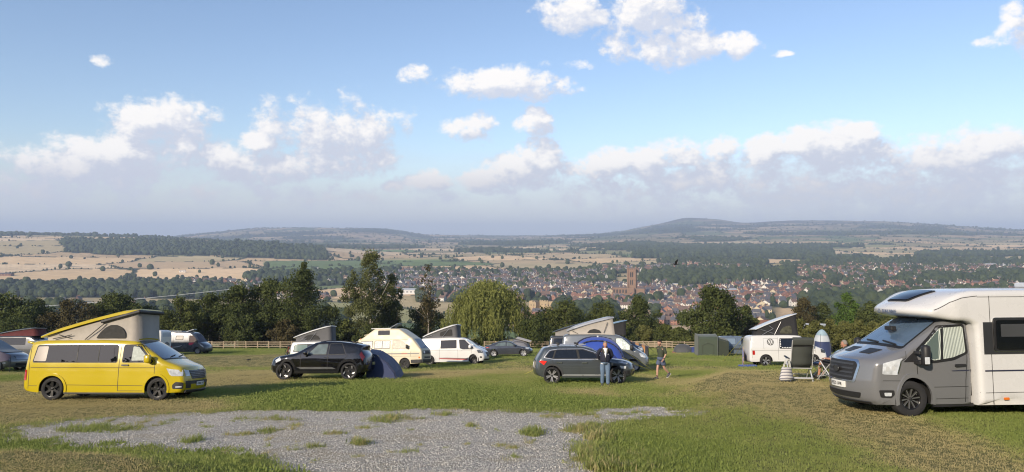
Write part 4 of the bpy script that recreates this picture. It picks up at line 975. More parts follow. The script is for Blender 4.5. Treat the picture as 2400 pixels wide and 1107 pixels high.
    def _shell(s, name, V, Fc, n, m, parent, label):
        cnt = {}
        for f in Fc:
            for a, c in zip(f, f[1:]+f[:1]): cnt[(a, c)] = 1
        Fs = [tuple(f) for f in Fc]+[(c, a, a+n, c+n) for (a, c) in cnt if (c, a) not in cnt]
        me = pymesh(name, V, Fs); bm = bmesh.new(); bm.from_mesh(me); bmesh.ops.recalc_face_normals(bm, faces=bm.faces); bm.to_mesh(me); bm.free()
        me.polygons.foreach_set('use_smooth', np.array([i < len(Fc) for i in range(len(me.polygons))])); me.update()
        me.set_sharp_from_angle(angle=R(40))
        o = link(name, me, parent or s.t, m)
        if label: o['label'] = label
        return o
    def sz(s, z, rear=False):
        Z = s.P[:, 1]; k = int(Z.argmax())
        if not rear: return float(np.interp(z, np.maximum.accumulate(Z[:k+1]), s.S[:k+1]))
        return float(np.interp(z, np.maximum.accumulate(Z[k:][::-1]), s.S[k:][::-1]))
    def sx(s, x): 
        k = int(s.P[:, 1].argmax()); i0 = int(s.P[:, 0].argmax()); X = s.P[i0:, 0]; return float(np.interp(-x, np.maximum.accumulate(-X), s.S[i0:]))
    def strip(s, name, poly, m, off=.006, parent=None, h=.08, label=None, thick=.014):
        """patch on the nose, screen, roof or tail; polygon of (y, arc length)"""
        poly = resample(list(poly)+[poly[0]], h)[:-1]
        A = np.array(poly); per = [tuple(p) for p in poly]; g = np.array([(x, z) for x in np.arange(A[:, 0].min(), A[:, 0].max(), h) for z in np.arange(A[:, 1].min(), A[:, 1].max(), h)])
        inner = g[inpoly(g, per) & (segdist(g, A, np.roll(A, -1, 0)) > h*.3)] if len(g) else []
        V2, Fc = cdt(per, inner, h); X = np.array(V2); n = len(X); e = .01
        px, pz = np.interp(X[:, 1], s.S, s.P[:, 0]), np.interp(X[:, 1], s.S, s.P[:, 1]); tx = np.interp(X[:, 1]+e, s.S, s.P[:, 0])-np.interp(X[:, 1]-e, s.S, s.P[:, 0]); tz = np.interp(X[:, 1]+e, s.S, s.P[:, 1])-np.interp(X[:, 1]-e, s.S, s.P[:, 1]); l = np.maximum(np.hypot(tx, tz), 1e-9)
        N = np.stack([tz/l, 0*tx, -tx/l], 1); B = np.stack([px, X[:, 0], pz], 1); V = np.concatenate([s.warp(B+N*off), s.warp(B+N*(off-thick))])
        return s._shell(name, V, Fc, n, m, parent, label)
    def front(s, name, yz, m, off=.008, rear=False, r=.0, **k):
        p = [(y, s.sz(z, rear)) for (y, z) in yz]; p = rpoly(p, r) if r else p; return s.strip(name, p, m, off, **k)
    def window(s, pts, m=None, r=.06, sd=-1, label=None, frame=.028, off=.008, name='window'):
        w = s.side(name, rpoly(pts, r), m or M_glass, off, sd=sd, label=label)
        if frame:
            A = np.array(pts, float); c = A.mean(0); ext = A.max(0)-A.min(0); s.side('window_seal', rpoly([tuple(c+(p-c)*(1+2*frame/ext)) for p in A], r*1.2), M_seal, off-.004, parent=w, sd=sd)
        return w
    def seam(s, pts, w=.014, m=None, name='door_seam', off=.004):
        A = [np.array(p, float) for p in pts]; L = []; Rr = []
        for i, p in enumerate(A):
            t = (A[min(i+1, len(A)-1)]-A[max(i-1, 0)]); t /= np.linalg.norm(t); n = np.array((-t[1], t[0])); L.append(tuple(p+n*w/2)); Rr.append(tuple(p-n*w/2))
        return s.side(name, L+Rr[::-1], m or M_seal, off, h=.1)
    def arcs(s, w, r0, r1, a0, a1, n=16):
        o = [(w+r1*math.cos(R(a0+(a1-a0)*i/n)), s.R+r1*math.sin(R(a0+(a1-a0)*i/n))) for i in range(n+1)]; return o+[(w+r0*math.cos(R(a0+(a1-a0)*i/n)), s.R+r0*math.sin(R(a0+(a1-a0)*i/n))) for i in range(n, -1, -1)]
    def flare(s, m=None, wd=.07, off=.022, name='wheel_arch'):
        h = math.degrees(math.asin(max(-1, (s.g-s.R)/s.arch)))
        for w in s.wheels: s.side(name, s.arcs(w, s.arch-.002, s.arch+wd, h+2, 178-h), m or s.paint, off, thick=.03)
    def handle(s, x, z, m=None, parent=None):
        o = s.side('door_handle', rpoly([(x-.11, z-.022), (x+.11, z-.022), (x+.11, z+.022), (x-.11, z+.022)], .02), m or s.paint, .035, parent=parent, thick=.04); return o
    def mirror(s, x, z, m, size=(.20, .17, .26), out=.12):
        p = s.warp(np.array([[x, s.W, z]]))[0]
        for sd in (-1, 1):
            bm = bmesh.new(); box(bm, (p[0]+.0, sd*(p[1]+out+size[1]*.3), p[2]+.06), size, bev=.06); o = bmobj('door_mirror', bm, m, s.t, True)
            bm = bmesh.new(); box(bm, (p[0]+.02, sd*(p[1]+out*.35), p[2]-.04), (.10, out+.12, .08), bev=.02); bmobj('mirror_arm', bm, M_dark, o)
            bm = bmesh.new(); box(bm, (p[0]-size[0]*.5-.002, sd*(p[1]+out+size[1]*.3), p[2]+.06), (.012, size[1]*.75, size[2]*.75)); bmobj('mirror_glass', bm, M_chrome, o)
    def wheels_(s, rim=M_alloy, kind='five', back=None, tyre_ratio=.70, rimdark=None):
        cache = None
        for w in s.wheels:
            for sd in (-1, 1):
                e = bpy.data.objects.new('wheel', None); COL.objects.link(e); e.parent = s.t; e.location = (w, sd*(s.W-s.ww*.55-.015), s.R); e.rotation_euler = (0, random.random()*1.2, 0 if sd < 0 else math.pi)
                if cache is None:
                    Rw = s.R; ri = Rw*tyre_ratio; h = s.ww/2; bm = bmesh.new()
                    lathe(bm, [(ri, -h*.86), (ri+.02, -h*.96), (Rw*.93, -h), (Rw*.985, -h*.86), (Rw, -h*.62), (Rw, h*.62), (Rw*.985, h*.86), (Rw*.93, h), (ri, h*.9), (ri, -h*.86)], 36); o1 = bmobj('tyre', bm, M_tyre, e, True)
                    bm = bmesh.new(); lathe(bm, [(ri*1.005, -h*.90), (ri*.93, -h*.93), (ri*.90, -h*.70), (ri*.90, h*.5)], 36); rings = lathe(bm, [(ri*.9, -h*.10), (.02, -h*.10)], 36); o2 = bmobj('rim', bm, rim if back is None else back, e, True)
                    bm = bmesh.new(); spoke_set(bm, kind, ri, -h*.80, Rw); o3 = bmobj('spokes', bm, rim, e)
                    bm = bmesh.new(); lathe(bm, [(ri*.15, -h*.6), (ri*.15, -h*.90), (ri*.11, -h*.95), (.001, -h*.95)], 14); o4 = bmobj('hub_cap', bm, rim if back is None else M_dark, e, True); cache = [o1, o2, o3, o4]
                else:
                    for o in cache:
                        c = o.copy(); COL.objects.link(c); c.parent = e
def spoke_set(bm, kind, ri, y, Rw):
    def bar(a, r0, r1, w0, w1, dy=0, tilt=0.0):
        c, s_ = math.cos(a), math.sin(a); c2, s2 = math.cos(a+tilt), math.sin(a+tilt)
        p = [(r0*c-w0*s_, r0*s_+w0*c), (r0*c+w0*s_, r0*s_-w0*c), (r1*c2+w1*s2, r1*s2-w1*c2), (r1*c2-w1*s2, r1*s2+w1*c2)]
        lo = [bm.verts.new((q[0], y+.035, q[1])) for q in p]; hi = [bm.verts.new((q[0], y+(.012 if i < 2 else -.004)+dy, q[1])) for i, q in enumerate(p)]
        bm.faces.new(hi); bm.faces.new(lo[::-1])
        for i in range(4): bm.faces.new((lo[i], lo[(i+1) % 4], hi[(i+1) % 4], hi[i]))
    n = {'five': 5, 'six': 6, 'seven': 7, 'ten': 10, 'twin': 5, 'block': 5, 'turbine': 5}[kind]
    for i in range(n):
        a = 2*math.pi*i/n+.3
        if kind in ('five', 'six', 'seven'): bar(a, ri*.1, ri*.95, .034, .05 if kind == 'five' else .036)
        elif kind == 'ten': bar(a, ri*.1, ri*.95, .007, .012)
        elif kind == 'twin': bar(a-.16, ri*.12, ri*.95, .018, .022); bar(a+.16, ri*.12, ri*.95, .018, .022)
        elif kind == 'block': bar(a, ri*.60, ri*.93, .022, .030, 0, .35)
        elif kind == 'turbine': bar(a, ri*.12, ri*.95, .05, .115, 0, .25)
def text_on(name, body, size, m, parent, M, ext=.002, label=None):
    c = bpy.data.curves.new(name, 'FONT'); c.body = body; c.size = size; c.align_x = 'CENTER'; c.align_y = 'CENTER'; c.extrude = ext
    o = bpy.data.objects.new('tmp_text', c); COL.objects.link(o); dg = bpy.context.evaluated_depsgraph_get(); me = bpy.data.meshes.new_from_object(o.evaluated_get(dg)); bpy.data.objects.remove(o)
    o = link(name, me, parent, m); o.matrix_local = M
    if label: o['label'] = label
    return o
def frame_m(px, xa, ya, za=None):
    """placement from an origin and the directions of reading and of up"""
    X = Vector(xa).normalized(); Y = Vector(ya); Y = (Y-X*Y.dot(X)).normalized(); Z = X.cross(Y); M = Matrix((X, Y, Z)).transposed().to_4x4(); M.translation = px; return M
def num_plate(v, txt, z, rear=False, y=0, w=.52, h=.115, m=None, off=.03):
    s = v.sz(z, rear); s0, s1 = s-h/2, s+h/2; o = v.strip('number_plate', [(y-w/2, s0), (y+w/2, s0), (y+w/2, s1), (y-w/2, s1)], m or (M_yplate if rear else M_plate), off, thick=.03)
    P = lambda yy, ss: Vector(v.warp(np.array([[np.interp(ss, v.S, v.P[:, 0]), yy, np.interp(ss, v.S, v.P[:, 1])]]))[0])
    if txt:
        sg = -1 if rear else 1; a = P(y-.1, s); c = P(y+.1, s); up = P(y, s+.03)-P(y, s-.03); up = up if up.z > 0 else -up; X = (c-a) if not rear else (a-c); n = X.normalized().cross(up.normalized()); text_on('plate_letters', txt, .095, M_black, o, frame_m(P(y, s)+n*(off+.006), X, up), .001)
    return o
def pop_top(v, xr, zr, xf, zf, half, thick, roofm, canvas, zbase, strut=True, win=None, fold=None, xfb=None, rim=None, winm=None, under=None):
    """raised elevating roof: hinge at the tail, canvas sides, front edge high"""
    L = math.hypot(xf-xr, zf-zr); a = math.atan2(zf-zr, xf-xr); rot = Matrix.Rotation(-a, 3, 'Y'); bm = bmesh.new()
    n = 14; pro = []
    for i in range(n+1):
        t = i/n; pro.append((t*L, .045*math.sin(math.pi*t)-(.05*(t > .9)*(t-.9)*10 if False else 0), thick*(.55+.45*min(1, t*6))*(1-.55*max(0, (t-.88)/.12))))
    rows = []
    for (x, dz, th) in pro:
        hw = half*(1-.10*max(0, (x/L-.86)/.14)**2-.05*max(0, (.06-x/L)/.06)); ring = []
        for (yy, zz) in ((-1, -.0), (-1, .45), (-.95, .82), (-.80, 1.0), (-.4, 1.12), (0, 1.16), (.4, 1.12), (.80, 1.0), (.95, .82), (1, .45), (1, 0), (.9, -.02), (0, -.02), (-.9, -.02)):
            p = rot @ Vector((x, yy*hw, dz+zz*th)); ring.append(bm.verts.new((xr+p.x, p.y, zr+p.z)))
        rows.append(ring)
    for A, B in zip(rows[:-1], rows[1:]):
        for i in range(14): bm.faces.new((A[i], A[(i+1) % 14], B[(i+1) % 14], B[i]))
    bm.faces.new(rows[0]); bm.faces.new(rows[-1][::-1]); bmesh.ops.recalc_face_normals(bm, faces=bm.faces)
    roof = bmobj('pop_up_roof', bm, roofm, v.t, True); roof.data.set_sharp_from_angle(angle=R(35))
    if under:
        bm = bmesh.new(); p0 = Vector((xr, 0, zr))+rot @ Vector((L*.62, 0, -.02)); p1 = Vector((xr, 0, zr))+rot @ Vector((L*.995, 0, -.03)); 
        box(bm, (p0+p1)/2, (L*.40, half*2.02, .10), rot, .03); bmobj('roof_lip', bm, under, roof)
    bm = bmesh.new(); hw = half*.90; xfb = xfb if xfb is not None else xf-.05; N = 12; U = []; Lw = []
    for i in range(N+1):
        t = .06+.91*i/N; p = Vector((xr, 0, zr))+rot @ Vector((L*t, 0, .01)); U.append(p); xb = xr+L*.06*math.cos(a)+(xfb-(xr+L*.06*math.cos(a)))*i/N; Lw.append(Vector((xb, 0, zbase)))
    side_pts = {}
    for sd in (-1, 1):
        G = []
        for j in range(6):
            row = []
            for i in range(N+1):
                f = j/5; p = Lw[i].lerp(U[i], f); row.append(bm.verts.new((p.x, sd*(hw-.05*math.sin(math.pi*f)*(.7+.3*math.sin(i*1.9))), p.z)))
            G.append(row)
        side_pts[sd] = G
        for j in range(5):
            for i in range(N): bm.faces.new((G[j][i], G[j][i+1], G[j+1][i+1], G[j+1][i]))
    for j in range(5): bm.faces.new((side_pts[-1][j][N], side_pts[1][j][N], side_pts[1][j+1][N], side_pts[-1][j+1][N])); bm.faces.new((side_pts[-1][j][0], side_pts[1][j][0], side_pts[1][j+1][0], side_pts[-1][j+1][0]))
    bmesh.ops.recalc_face_normals(bm, faces=bm.faces); cv = bmobj('roof_canvas', bm, canvas, v.t, True)
    if win:
        for pts, m, nm in win:
            V2, Fc = cdt(pts, [], .2); bm = bmesh.new(); vs = [bm.verts.new((p[0], -hw-.012, p[1])) for p in V2]; lo = [bm.verts.new((p[0], -hw+.03, p[1])) for p in V2]
            for f in Fc: bm.faces.new([vs[i] for i in f])
            E = {}
            for f in Fc:
                for a_, c_ in zip(f, f[1:]+f[:1]): E[(a_, c_)] = 1
            for (a_, c_) in E:
                if (c_, a_) not in E: bm.faces.new((vs[c_], vs[a_], lo[a_], lo[c_]))
            bmobj(nm, bm, m, cv)
    if strut:
        for (p, q) in (strut if isinstance(strut, list) else []):
            bm = bmesh.new(); tube(bm, (p[0], -hw-.05, p[1]), (q[0], -hw-.05, q[1]), .014, .014, 6); bmobj('roof_strut', bm, rim or M_dark, v.t)
    return roof
def bump_bar(v, z0, z1, m, off=.03, rear=False, name='bumper_trim', y=None):
    y = y or v.W-v.r-.01; v.front(name, [(-y, z0), (y, z0), (y, z1), (-y, z1)], m, off, rear)
# ------------------------------------------------------------------ yellow camper van
C_beige = mat('beige_canvas', (.36, .33, .29), .95, var=.10, vscale=5, bump=.3, bscale=9, sheen=.2); C_grey = mat('grey_canvas', (.10, .10, .105), .95, var=.12, vscale=5, bump=.3, bscale=9); C_black = mat('black_canvas', (.020, .020, .022), .9, var=.2, vscale=5, bump=.3, bscale=9)
C_mesh = mat('dark_mesh_window', (.022, .022, .022), .8, var=.3, vscale=14); curtain = mat('pale_curtain', (.40, .44, .40), .8, var=.25, vscale=14); C_tint = mat('brown_tinted_blind', (.20, .165, .14), .35, var=.06)
def van_profile(wb, fo, ro, zt, belt=1.12, zf=.24):
    h = wb/2
    return [(h+fo-.10, zf), (h+fo-.02, .34), (h+fo, .52), (h+fo-.02, .74), (h+fo-.10, .98), (h+fo-.20, 1.06), (h+.22, belt+.10), (h-.02, belt+.23), (h-.66, zt-.13), (h-.84, zt-.03), (h-1.1, zt), (-h*.2, zt+.02), (-h-ro+.30, zt), (-h-ro+.12, zt-.07), (-h-ro+.04, zt-.35), (-h-ro-.0, belt-.1), (-h-ro-.03, .62), (-h-ro-.02, .36), (-h-ro+.06, zf+.04)]
Y = paint('yellow_paint', (.45, .345, .005)); wb, fo, ro, zt = 3.4, .93, .99, 1.86; h = wb/2
v = Vehicle('camper_van', 'bright yellow camper van with its yellow pop up roof raised on grey canvas', 'camper van', seat(281, 22.9, -1.5) @ Matrix.Scale(.945, 4), van_profile(wb, fo, ro, zt), .95, Y, [h, -h], .355, ground=.24, tumble=.12, zb=1.1)
v.flare(); v.side('side_step', rpoly([(-h+.40, .20), (h-.40, .20), (h-.40, .25), (-h+.40, .25)], .02), M_dark, .03)
w = v.window([(-2.42, 1.20), (-2.30, 1.70), (.32, 1.72), (.33, 1.20)], label='long dark rear side window'); v.side('window_blind', rpoly([(-2.40, 1.22), (-2.29, 1.68), (-1.92, 1.69), (-1.95, 1.22)], .05), C_tint, .013, parent=w)
for x in (-.96, -.27): v.side('window_divider', [(x-.012, 1.21), (x+.012, 1.21), (x+.02, 1.71), (x-.004, 1.71)], M_seal, .014, parent=w, h=.1)
w = v.side('sliding_window', rpoly([(-.24, 1.24), (-.23, 1.66), (.22, 1.66), (.23, 1.24)], .05), M_glass, .016, parent=w)
w = v.window([(.52, 1.20), (.54, 1.72), (1.02, 1.70), (1.50, 1.24), (1.46, 1.20)], label='cab door window'); v.side('blind', rpoly([(.80, 1.24), (.82, 1.69), (1.0, 1.67), (1.40, 1.25)], .04), curtain, .0125, parent=w)
for p in ([(.42, .30), (.42, 1.16), (.43, 1.74)], [(1.60, .72), (1.60, 1.20)], [(.42, .30), (h-.44, .30)], [(-2.48, 1.02), (.41, 1.02)], [(.43, 1.02), (1.60, 1.02)], [(-2.5, .45), (-h-.43, .45)], [(-h+.45, .48), (h-.45, .46)], [(-2.52, .36), (-2.55, 1.7)], [(.44, 1.74), (1.05, 1.74), (1.62, 1.20)]): v.seam(p)
v.handle(.62, 1.10, M_dark); v.mirror(1.42, 1.24, Y)
v.side('tail_lamp', rpoly([(-2.68, .62), (-2.68, .95), (-2.60, .95), (-2.60, .62)], .02), M_red, .012)
zs = [v.sz(1.30), v.sz(1.81)]; y0 = .82; o = v.strip('windscreen', rpoly([(-y0, zs[0]-.04), (y0, zs[0]-.04), (y0-.09, zs[1]), (-y0+.09, zs[1])], .08), M_screen, .010); v.strip('window_seal', rpoly([(-y0-.04, zs[0]-.09), (y0+.04, zs[0]-.09), (y0-.06, zs[1]+.03), (-y0+.06, zs[1]+.03)], .09), M_seal, .005, parent=o)
for a in (-.35, .25): v.strip('wiper', [(a, zs[0]+.0), (a+.5, zs[0]+.10), (a+.5, zs[0]+.125), (a, zs[0]+.03)], M_dark, .03, h=.1)
g = v.front('grille', [(-.50, .66), (.50, .66), (.60, .92), (-.60, .92)], M_dark, .012, r=.02)
for k in range(5): v.front('grille_bar', [(-.54-.012*k, .69+k*.05), (.54+.012*k, .69+k*.05), (.54+.012*k, .700+k*.05), (-.54-.012*k, .700+k*.05)], mat('dull_chrome', (.22, .22, .23), .3, .7), .022, parent=g, h=.1)
bm = bmesh.new(); lathe(bm, [(.085, -.01), (.095, .0), (.085, .01), (.085, -.01)], 24); tube(bm, (-.05, 0, .05), (-.02, 0, -.07), .009); tube(bm, (-.02, 0, -.07), (0, 0, -.01), .009); tube(bm, (0, 0, -.01), (.02, 0, -.07), .009); tube(bm, (.02, 0, -.07), (.05, 0, .05), .009); tube(bm, (-.025, 0, .078), (0, 0, .015), .009); tube(bm, (0, 0, .015), (.025, 0, .078), .009)
o = bmobj('round_badge', bm, M_chrome, g); o.location = (v.xmax-.055, 0, .86); o.rotation_euler = (0, 0, R(90)); o.rotation_euler.rotate_axis('X', R(-14))
for sd in (-1, 1):
    v.front('headlight', [(sd*.60, .75), (sd*.80, .75), (sd*.82, .95), (sd*.62, .92)], M_lamp, .014)
    v.front('fog_lamp', [(sd*.56, .37), (sd*.80, .37), (sd*.80, .54), (sd*.60, .54)], M_dark, .012, r=.03)
v.side('headlight', rpoly([(2.18, .80), (2.26, .76), (2.58, .76), (2.56, .94), (2.05, 1.0)], .02), M_lamp, .012); v.side('fog_lamp_surround', rpoly([(2.30, .36), (2.60, .36), (2.61, .56), (2.40, .58), (2.28, .48)], .04), M_dark, .012); o = v.side('fog_lamp', rpoly([(2.40, .40), (2.58, .41), (2.58, .45), (2.40, .44)], .02), M_lamp, .018)
bump_bar(v, .50, .60, M_dark, .012, name='lower_grille'); v.front('splitter', [(-.8, .26), (.8, .26), (.8, .32), (-.8, .32)], M_dark, .05, thick=.05)
num_plate(v, 'OW61 VEY', .50); v.wheels_(M_blackalloy, 'six', tyre_ratio=.72)
dome = [(-.52, 1.94)]+[(.46-.80*math.cos(R(a))*.98, 1.94+.47*math.sin(R(a))) for a in range(25, 181, 12)][0:0]+[(-.40, 2.12), (-.24, 2.28), (-.06, 2.37), (.14, 2.37), (.32, 2.28), (.43, 2.12), (.46, 1.94)]
pop_top(v, -2.30, 1.96, .86, 2.83, .80, .12, Y, C_beige, 1.84, strut=[((-.85, 1.90), (-.25, 2.42)), ((-1.7, 2.05), (-1.35, 1.95)), ((-1.9, 1.92), (-1.3, 2.05))], win=[(rpoly(dome, .06), C_mesh, 'mesh_window')], xfb=.84, under=M_dark)
bm = bmesh.new(); box(bm, (-2.62, 0, 1.80), (.26, 1.5, .07), Matrix.Rotation(R(14), 3, 'Y'), .03); bmobj('roof_spoiler', bm, Y, v.t, True)
v.strip('roof_front_cap', rpoly([(-.74, v.sz(1.83)), (.74, v.sz(1.83)), (.72, v.sz(1.83)+.55), (-.72, v.sz(1.83)+.55)], .08), Y, .07, thick=.08)
# ------------------------------------------------------------------ green and white camper with bikes
def vw_badge(parent, loc, rad, m, rot=(0, 0, 0), th=.014, d_=.02):
    bm = bmesh.new(); lathe(bm, [(rad*.84, -d_), (rad, -d_), (rad, d_), (rad*.84, d_), (rad*.84, -d_)], 32); w_ = rad*.085
    def st(a, c): tube(bm, (a[0]*rad, 0, a[1]*rad), (c[0]*rad, 0, c[1]*rad), w_, w_, 6)
    st((-.38, .80), (-.02, .10)); st((-.02, .10), (.02, .10)); st((.02, .10), (.38, .80)); st((-.80, .42), (-.34, -.78)); st((-.34, -.78), (-.02, -.10)); st((-.02, -.10), (.02, -.10)); st((.02, -.10), (.34, -.78)); st((.34, -.78), (.80, .42))
    o = bmobj('round_emblem', bm, m, parent); o.location = loc; o.rotation_euler = rot; return o
G_ = paint('green_paint', (.055, .17, .11)); Wp = paint('white_paint', (.59, .59, .575)); wb = 3.0; h = 1.5
v = Vehicle('camper_van', 'green and white camper van with bicycles on its tail and grey pop up roof', 'camper van', seat(762, 56, -4), van_profile(3.0, .90, .99, 1.90), .95, Wp, [h, -h], .34, tumble=.12, zb=1.1, seg=.12)
v.side('lower_panel', [(-2.49, .40), (-h-.43, .30), (-h-.43, .50), (-h-.2, .75), (-h+.2, .75), (-h+.43, .5), (-h+.43, .28), (h-.43, .28), (h-.43, .5), (h-.2, .75), (h+.2, .75), (h+.43, .5), (h+.6, .5), (h+.5, 1.02), (-2.50, 1.02)], G_, .005)
w = v.window([(-2.2, 1.2), (-2.1, 1.72), (.30, 1.74), (.31, 1.2)]); v.side('blind', rpoly([(-2.17, 1.22), (-2.08, 1.70), (-1.1, 1.70), (-1.12, 1.22)], .05), mat('green_tint', (.06, .12, .10), .1, coat=.6), .012, parent=w)
v.window([(.50, 1.2), (.52, 1.74), (1.0, 1.72), (1.4, 1.24), (1.35, 1.2)]); v.seam([(.40, .3), (.41, 1.75)]); v.side('tail_lamp', rpoly([(-2.48, .55), (-2.48, .98), (-2.38, .98), (-2.38, .55)], .02), M_red, .012)
v.side('pillar_trim', [(.33, 1.16), (.33, 1.77), (.36, 1.77), (.36, 1.16)], Wp, .012); v.strip('screen_cover', rpoly([(-.85, v.sz(1.22)), (.85, v.sz(1.22)), (.78, v.sz(1.87)), (-.78, v.sz(1.87))], .08), mat('blue_grey_screen_cover', (.16, .20, .26), .6), .02)
v.side('screen_cover_side', rpoly([(.55, 1.19), (.56, 1.76), (1.02, 1.74), (1.45, 1.25), (1.4, 1.19)], .05), C_grey, .02); v.wheels_(M_alloy, 'five'); v.mirror(1.3, 1.24, M_dark); v.flare()
semi = [(-.85+.62*math.cos(R(a)), 2.08+.38*math.sin(R(a))) for a in range(180, -1, -20)]
pop_top(v, -2.25, 2.22, .62, 3.06, .78, .10, Wp, C_grey, 1.92, strut=[((-1.0, 1.95), (-.55, 2.6)), ((-1.7, 2.05), (-1.2, 2.2)), ((-1.7, 2.25), (-1.2, 1.98))], win=[([(x_, z_) for x_, z_ in semi], C_mesh, 'mesh_window')], xfb=.60, rim=M_alloy)
def bicycle(label, M, col):
    t = empty('bicycle', label, 'bicycle', M); fm = mat('bike_frame_%s' % col[0], col[1], .4)
    for x in (-.5, .5):
        bm = bmesh.new(); lathe(bm, [(.30, -.02), (.34, 0), (.30, .02), (.30, -.02)], 24); lathe(bm, [(.03, -.03), (.03, .03)], 8)
        for k in range(8): tube(bm, (0, 0, 0), (.30*math.cos(k*.785), 0, .30*math.sin(k*.785)), .004, .004, 3)
        o = bmobj('wheel', bm, M_tyre, t); o.location = (x, 0, .34)
    bm = bmesh.new()
    for a, c in [((-.5,0,.34),(-.08,0,.30)), ((-.08,0,.30),(-.2,0,.78)), ((-.5,0,.34),(-.18,0,.72)), ((-.08,0,.30),(.36,0,.74)), ((-.18,0,.72),(.34,0,.80)), ((.34,0,.84),(.5,0,.34))]: tube(bm, a, c, .018)
    bmobj('frame', bm, fm, t); bm = bmesh.new(); box(bm, (-.22, 0, .84), (.26, .14, .06), bev=.02); bmobj('saddle', bm, M_dark, t); bm = bmesh.new(); tube(bm, (.32, -.30, .92), (.32, .30, .92), .014); tube(bm, (.34, 0, .8), (.32, 0, .92), .014); bmobj('handlebar', bm, M_dark, t)
bmx = seat(762, 56, -4)
for i, (dx, c, nm) in enumerate(((-.16, ('white', (.7, .7, .7)), 'white framed bicycle hung on the tail of the green camper, inner one'), (-.34, ('red', (.3, .03, .03)), 'dark red bicycle hung on the tail of the green camper, outer one'))):
    bicycle(nm, bmx @ Matrix.Translation((-2.52+dx, 0, .78)) @ Matrix.Rotation(R(90), 4, 'Z') @ Matrix.Rotation(R(4), 4, 'X'), c)
bm = bmesh.new()
for y in (-.35, .35): tube(bm, (-2.48, y, 1.6), (-2.98, y, .95), .018); tube(bm, (-2.50, y, .8), (-2.98, y, .80), .018); tube(bm, (-2.98, y, .78), (-2.98, y, 1.0), .018)
bmobj('bike_rack', bm, M_chrome, v.t)
# ------------------------------------------------------------------ white camper with the round emblem
wb = 3.0; h = 1.5; v = Vehicle('camper_van', 'white camper van with round black emblem on its side and black pop up tent', 'camper van', seat(1842, 46.5, -2), van_profile(3.0, .89, 1.00, 1.90), .95, Wp, [h, -h], .35, tumble=.12, zb=1.1, seg=.11, ground=.30)
w = v.window([(-.62, 1.12), (-.60, 1.70), (.40, 1.71), (.41, 1.12)], r=.07); lace = mat('white_lace', (.7, .7, .68), .9)
for x in (-.57, .36):
    for k in range(5): 
        o = v.side('curtain_trim', rpoly([(x-.03, 1.2+k*.1), (x+.03, 1.2+k*.1), (x+.03, 1.26+k*.1), (x-.03, 1.26+k*.1)], .025), lace, .012, parent=w)
for k in range(9): v.side('curtain_trim', rpoly([(-.5+k*.1, 1.14), (-.42+k*.1, 1.14), (-.44+k*.1, 1.19), (-.48+k*.1, 1.19)], .02), lace, .012, parent=w)
cover_m = mat('dark_plum_screen_cover', (.030, .024, .034), .85, var=.1); v.side('cab_cover', rpoly([(.50, 1.08), (.48, 1.76), (.95, 1.78), (1.55, 1.22), (1.3, 1.16), (.62, 1.05)], .05), cover_m, .02); v.strip('screen_cover', rpoly([(-.86, v.sz(1.22)), (.86, v.sz(1.22)), (.80, v.sz(1.86)), (-.80, v.sz(1.86))], .08), cover_m, .02)
for p in ([(.42, .35), (.43, 1.76)], [(-.72, .4), (-.72, 1.78)], [(-2.45, .98), (1.6, .98)], [(1.62, .7), (1.60, 1.15)], [(-2.38, .4), (-2.42, 1.75)], [(-1.6, 1.08), (-1.6, 1.72), (-.72, 1.72)]): v.seam(p, .010)
v.side('tail_lamp', rpoly([(-2.36, .72), (-2.36, .98), (-2.20, .98), (-2.20, .72)], .02), M_red, .012); v.side('headlight', rpoly([(2.02, .86), (2.30, .82), (2.30, 1.0), (2.0, 1.08)], .03), mat('dark_headlamp', (.05, .055, .06), .1, coat=1), .012); v.side('side_step', rpoly([(-h+.42, .27), (h-.42, .27), (h-.42, .32), (-h+.42, .32)], .01), M_chrome, .03)
v.side('bumper', rpoly([(-2.50, .36), (-h-.44, .34), (-h-.44, .46), (-2.50, .52)], .02), Wp, .03); v.flare(); v.wheels_(M_alloy, 'twin', back=M_blackalloy); v.mirror(1.36, 1.22, Wp); vw_badge(v.t, (-1.18, -.905, 1.50), .205, M_black, (R(-6), 0, 0), d_=.012)
semi = [(-.52, 2.02), (-.48, 2.2), (-.25, 2.42), (.05, 2.52), (.22, 2.46), (.24, 2.02)]
pop_top(v, -2.0, 2.26, .62, 3.24, .80, .075, Wp, C_black, 1.92, strut=[((-.85, 1.96), (-.42, 2.75)), ((-1.7, 2.28), (-.92, 2.03)), ((-1.6, 1.95), (-.92, 2.32)), ((-.92, 2.32), (-1.15, 2.50))], win=[(rpoly(semi, .08), mat('tent_window_film', (.075, .075, .055), .15, coat=.5, var=.5, vscale=6), 'tent_window')], xfb=.62, rim=M_alloy)
# ------------------------------------------------------------------ white panel camper with red and black sill stripe
wb = 3.3; h = 1.65; pr = [(h+.80, .26), (h+.90, .40), (h+.90, .62), (h+.80, .90), (h+.62, 1.04), (h+.30, 1.17), (h+.02, 1.32), (h-.72, 1.83), (h-.95, 1.90), (h-1.3, 1.93), (-h*.2, 1.95), (-h-.55, 1.93), (-h-.72, 1.86), (-h-.80, 1.5), (-h-.84, .9), (-h-.86, .5), (-h-.80, .28)]
v = Vehicle('camper_van', 'white panel van camper with red and black sill stripe and raised grey tent roof', 'camper van', seat(1066, 54, -9), pr, .97, Wp, [h, -h], .345, tumble=.13, zb=1.1, seg=.11, nose=.22)
v.window([(-.80, 1.20), (-.79, 1.74), (.34, 1.75), (.35, 1.20)], r=.04); v.window([(.62, 1.18), (.56, 1.76), (.92, 1.75), (1.45, 1.30), (1.42, 1.10), (.85, 1.10)], r=.05)
v.window([(1.50, 1.12), (1.52, 1.27), (1.80, 1.14)], r=.02, frame=0, m=M_dark)
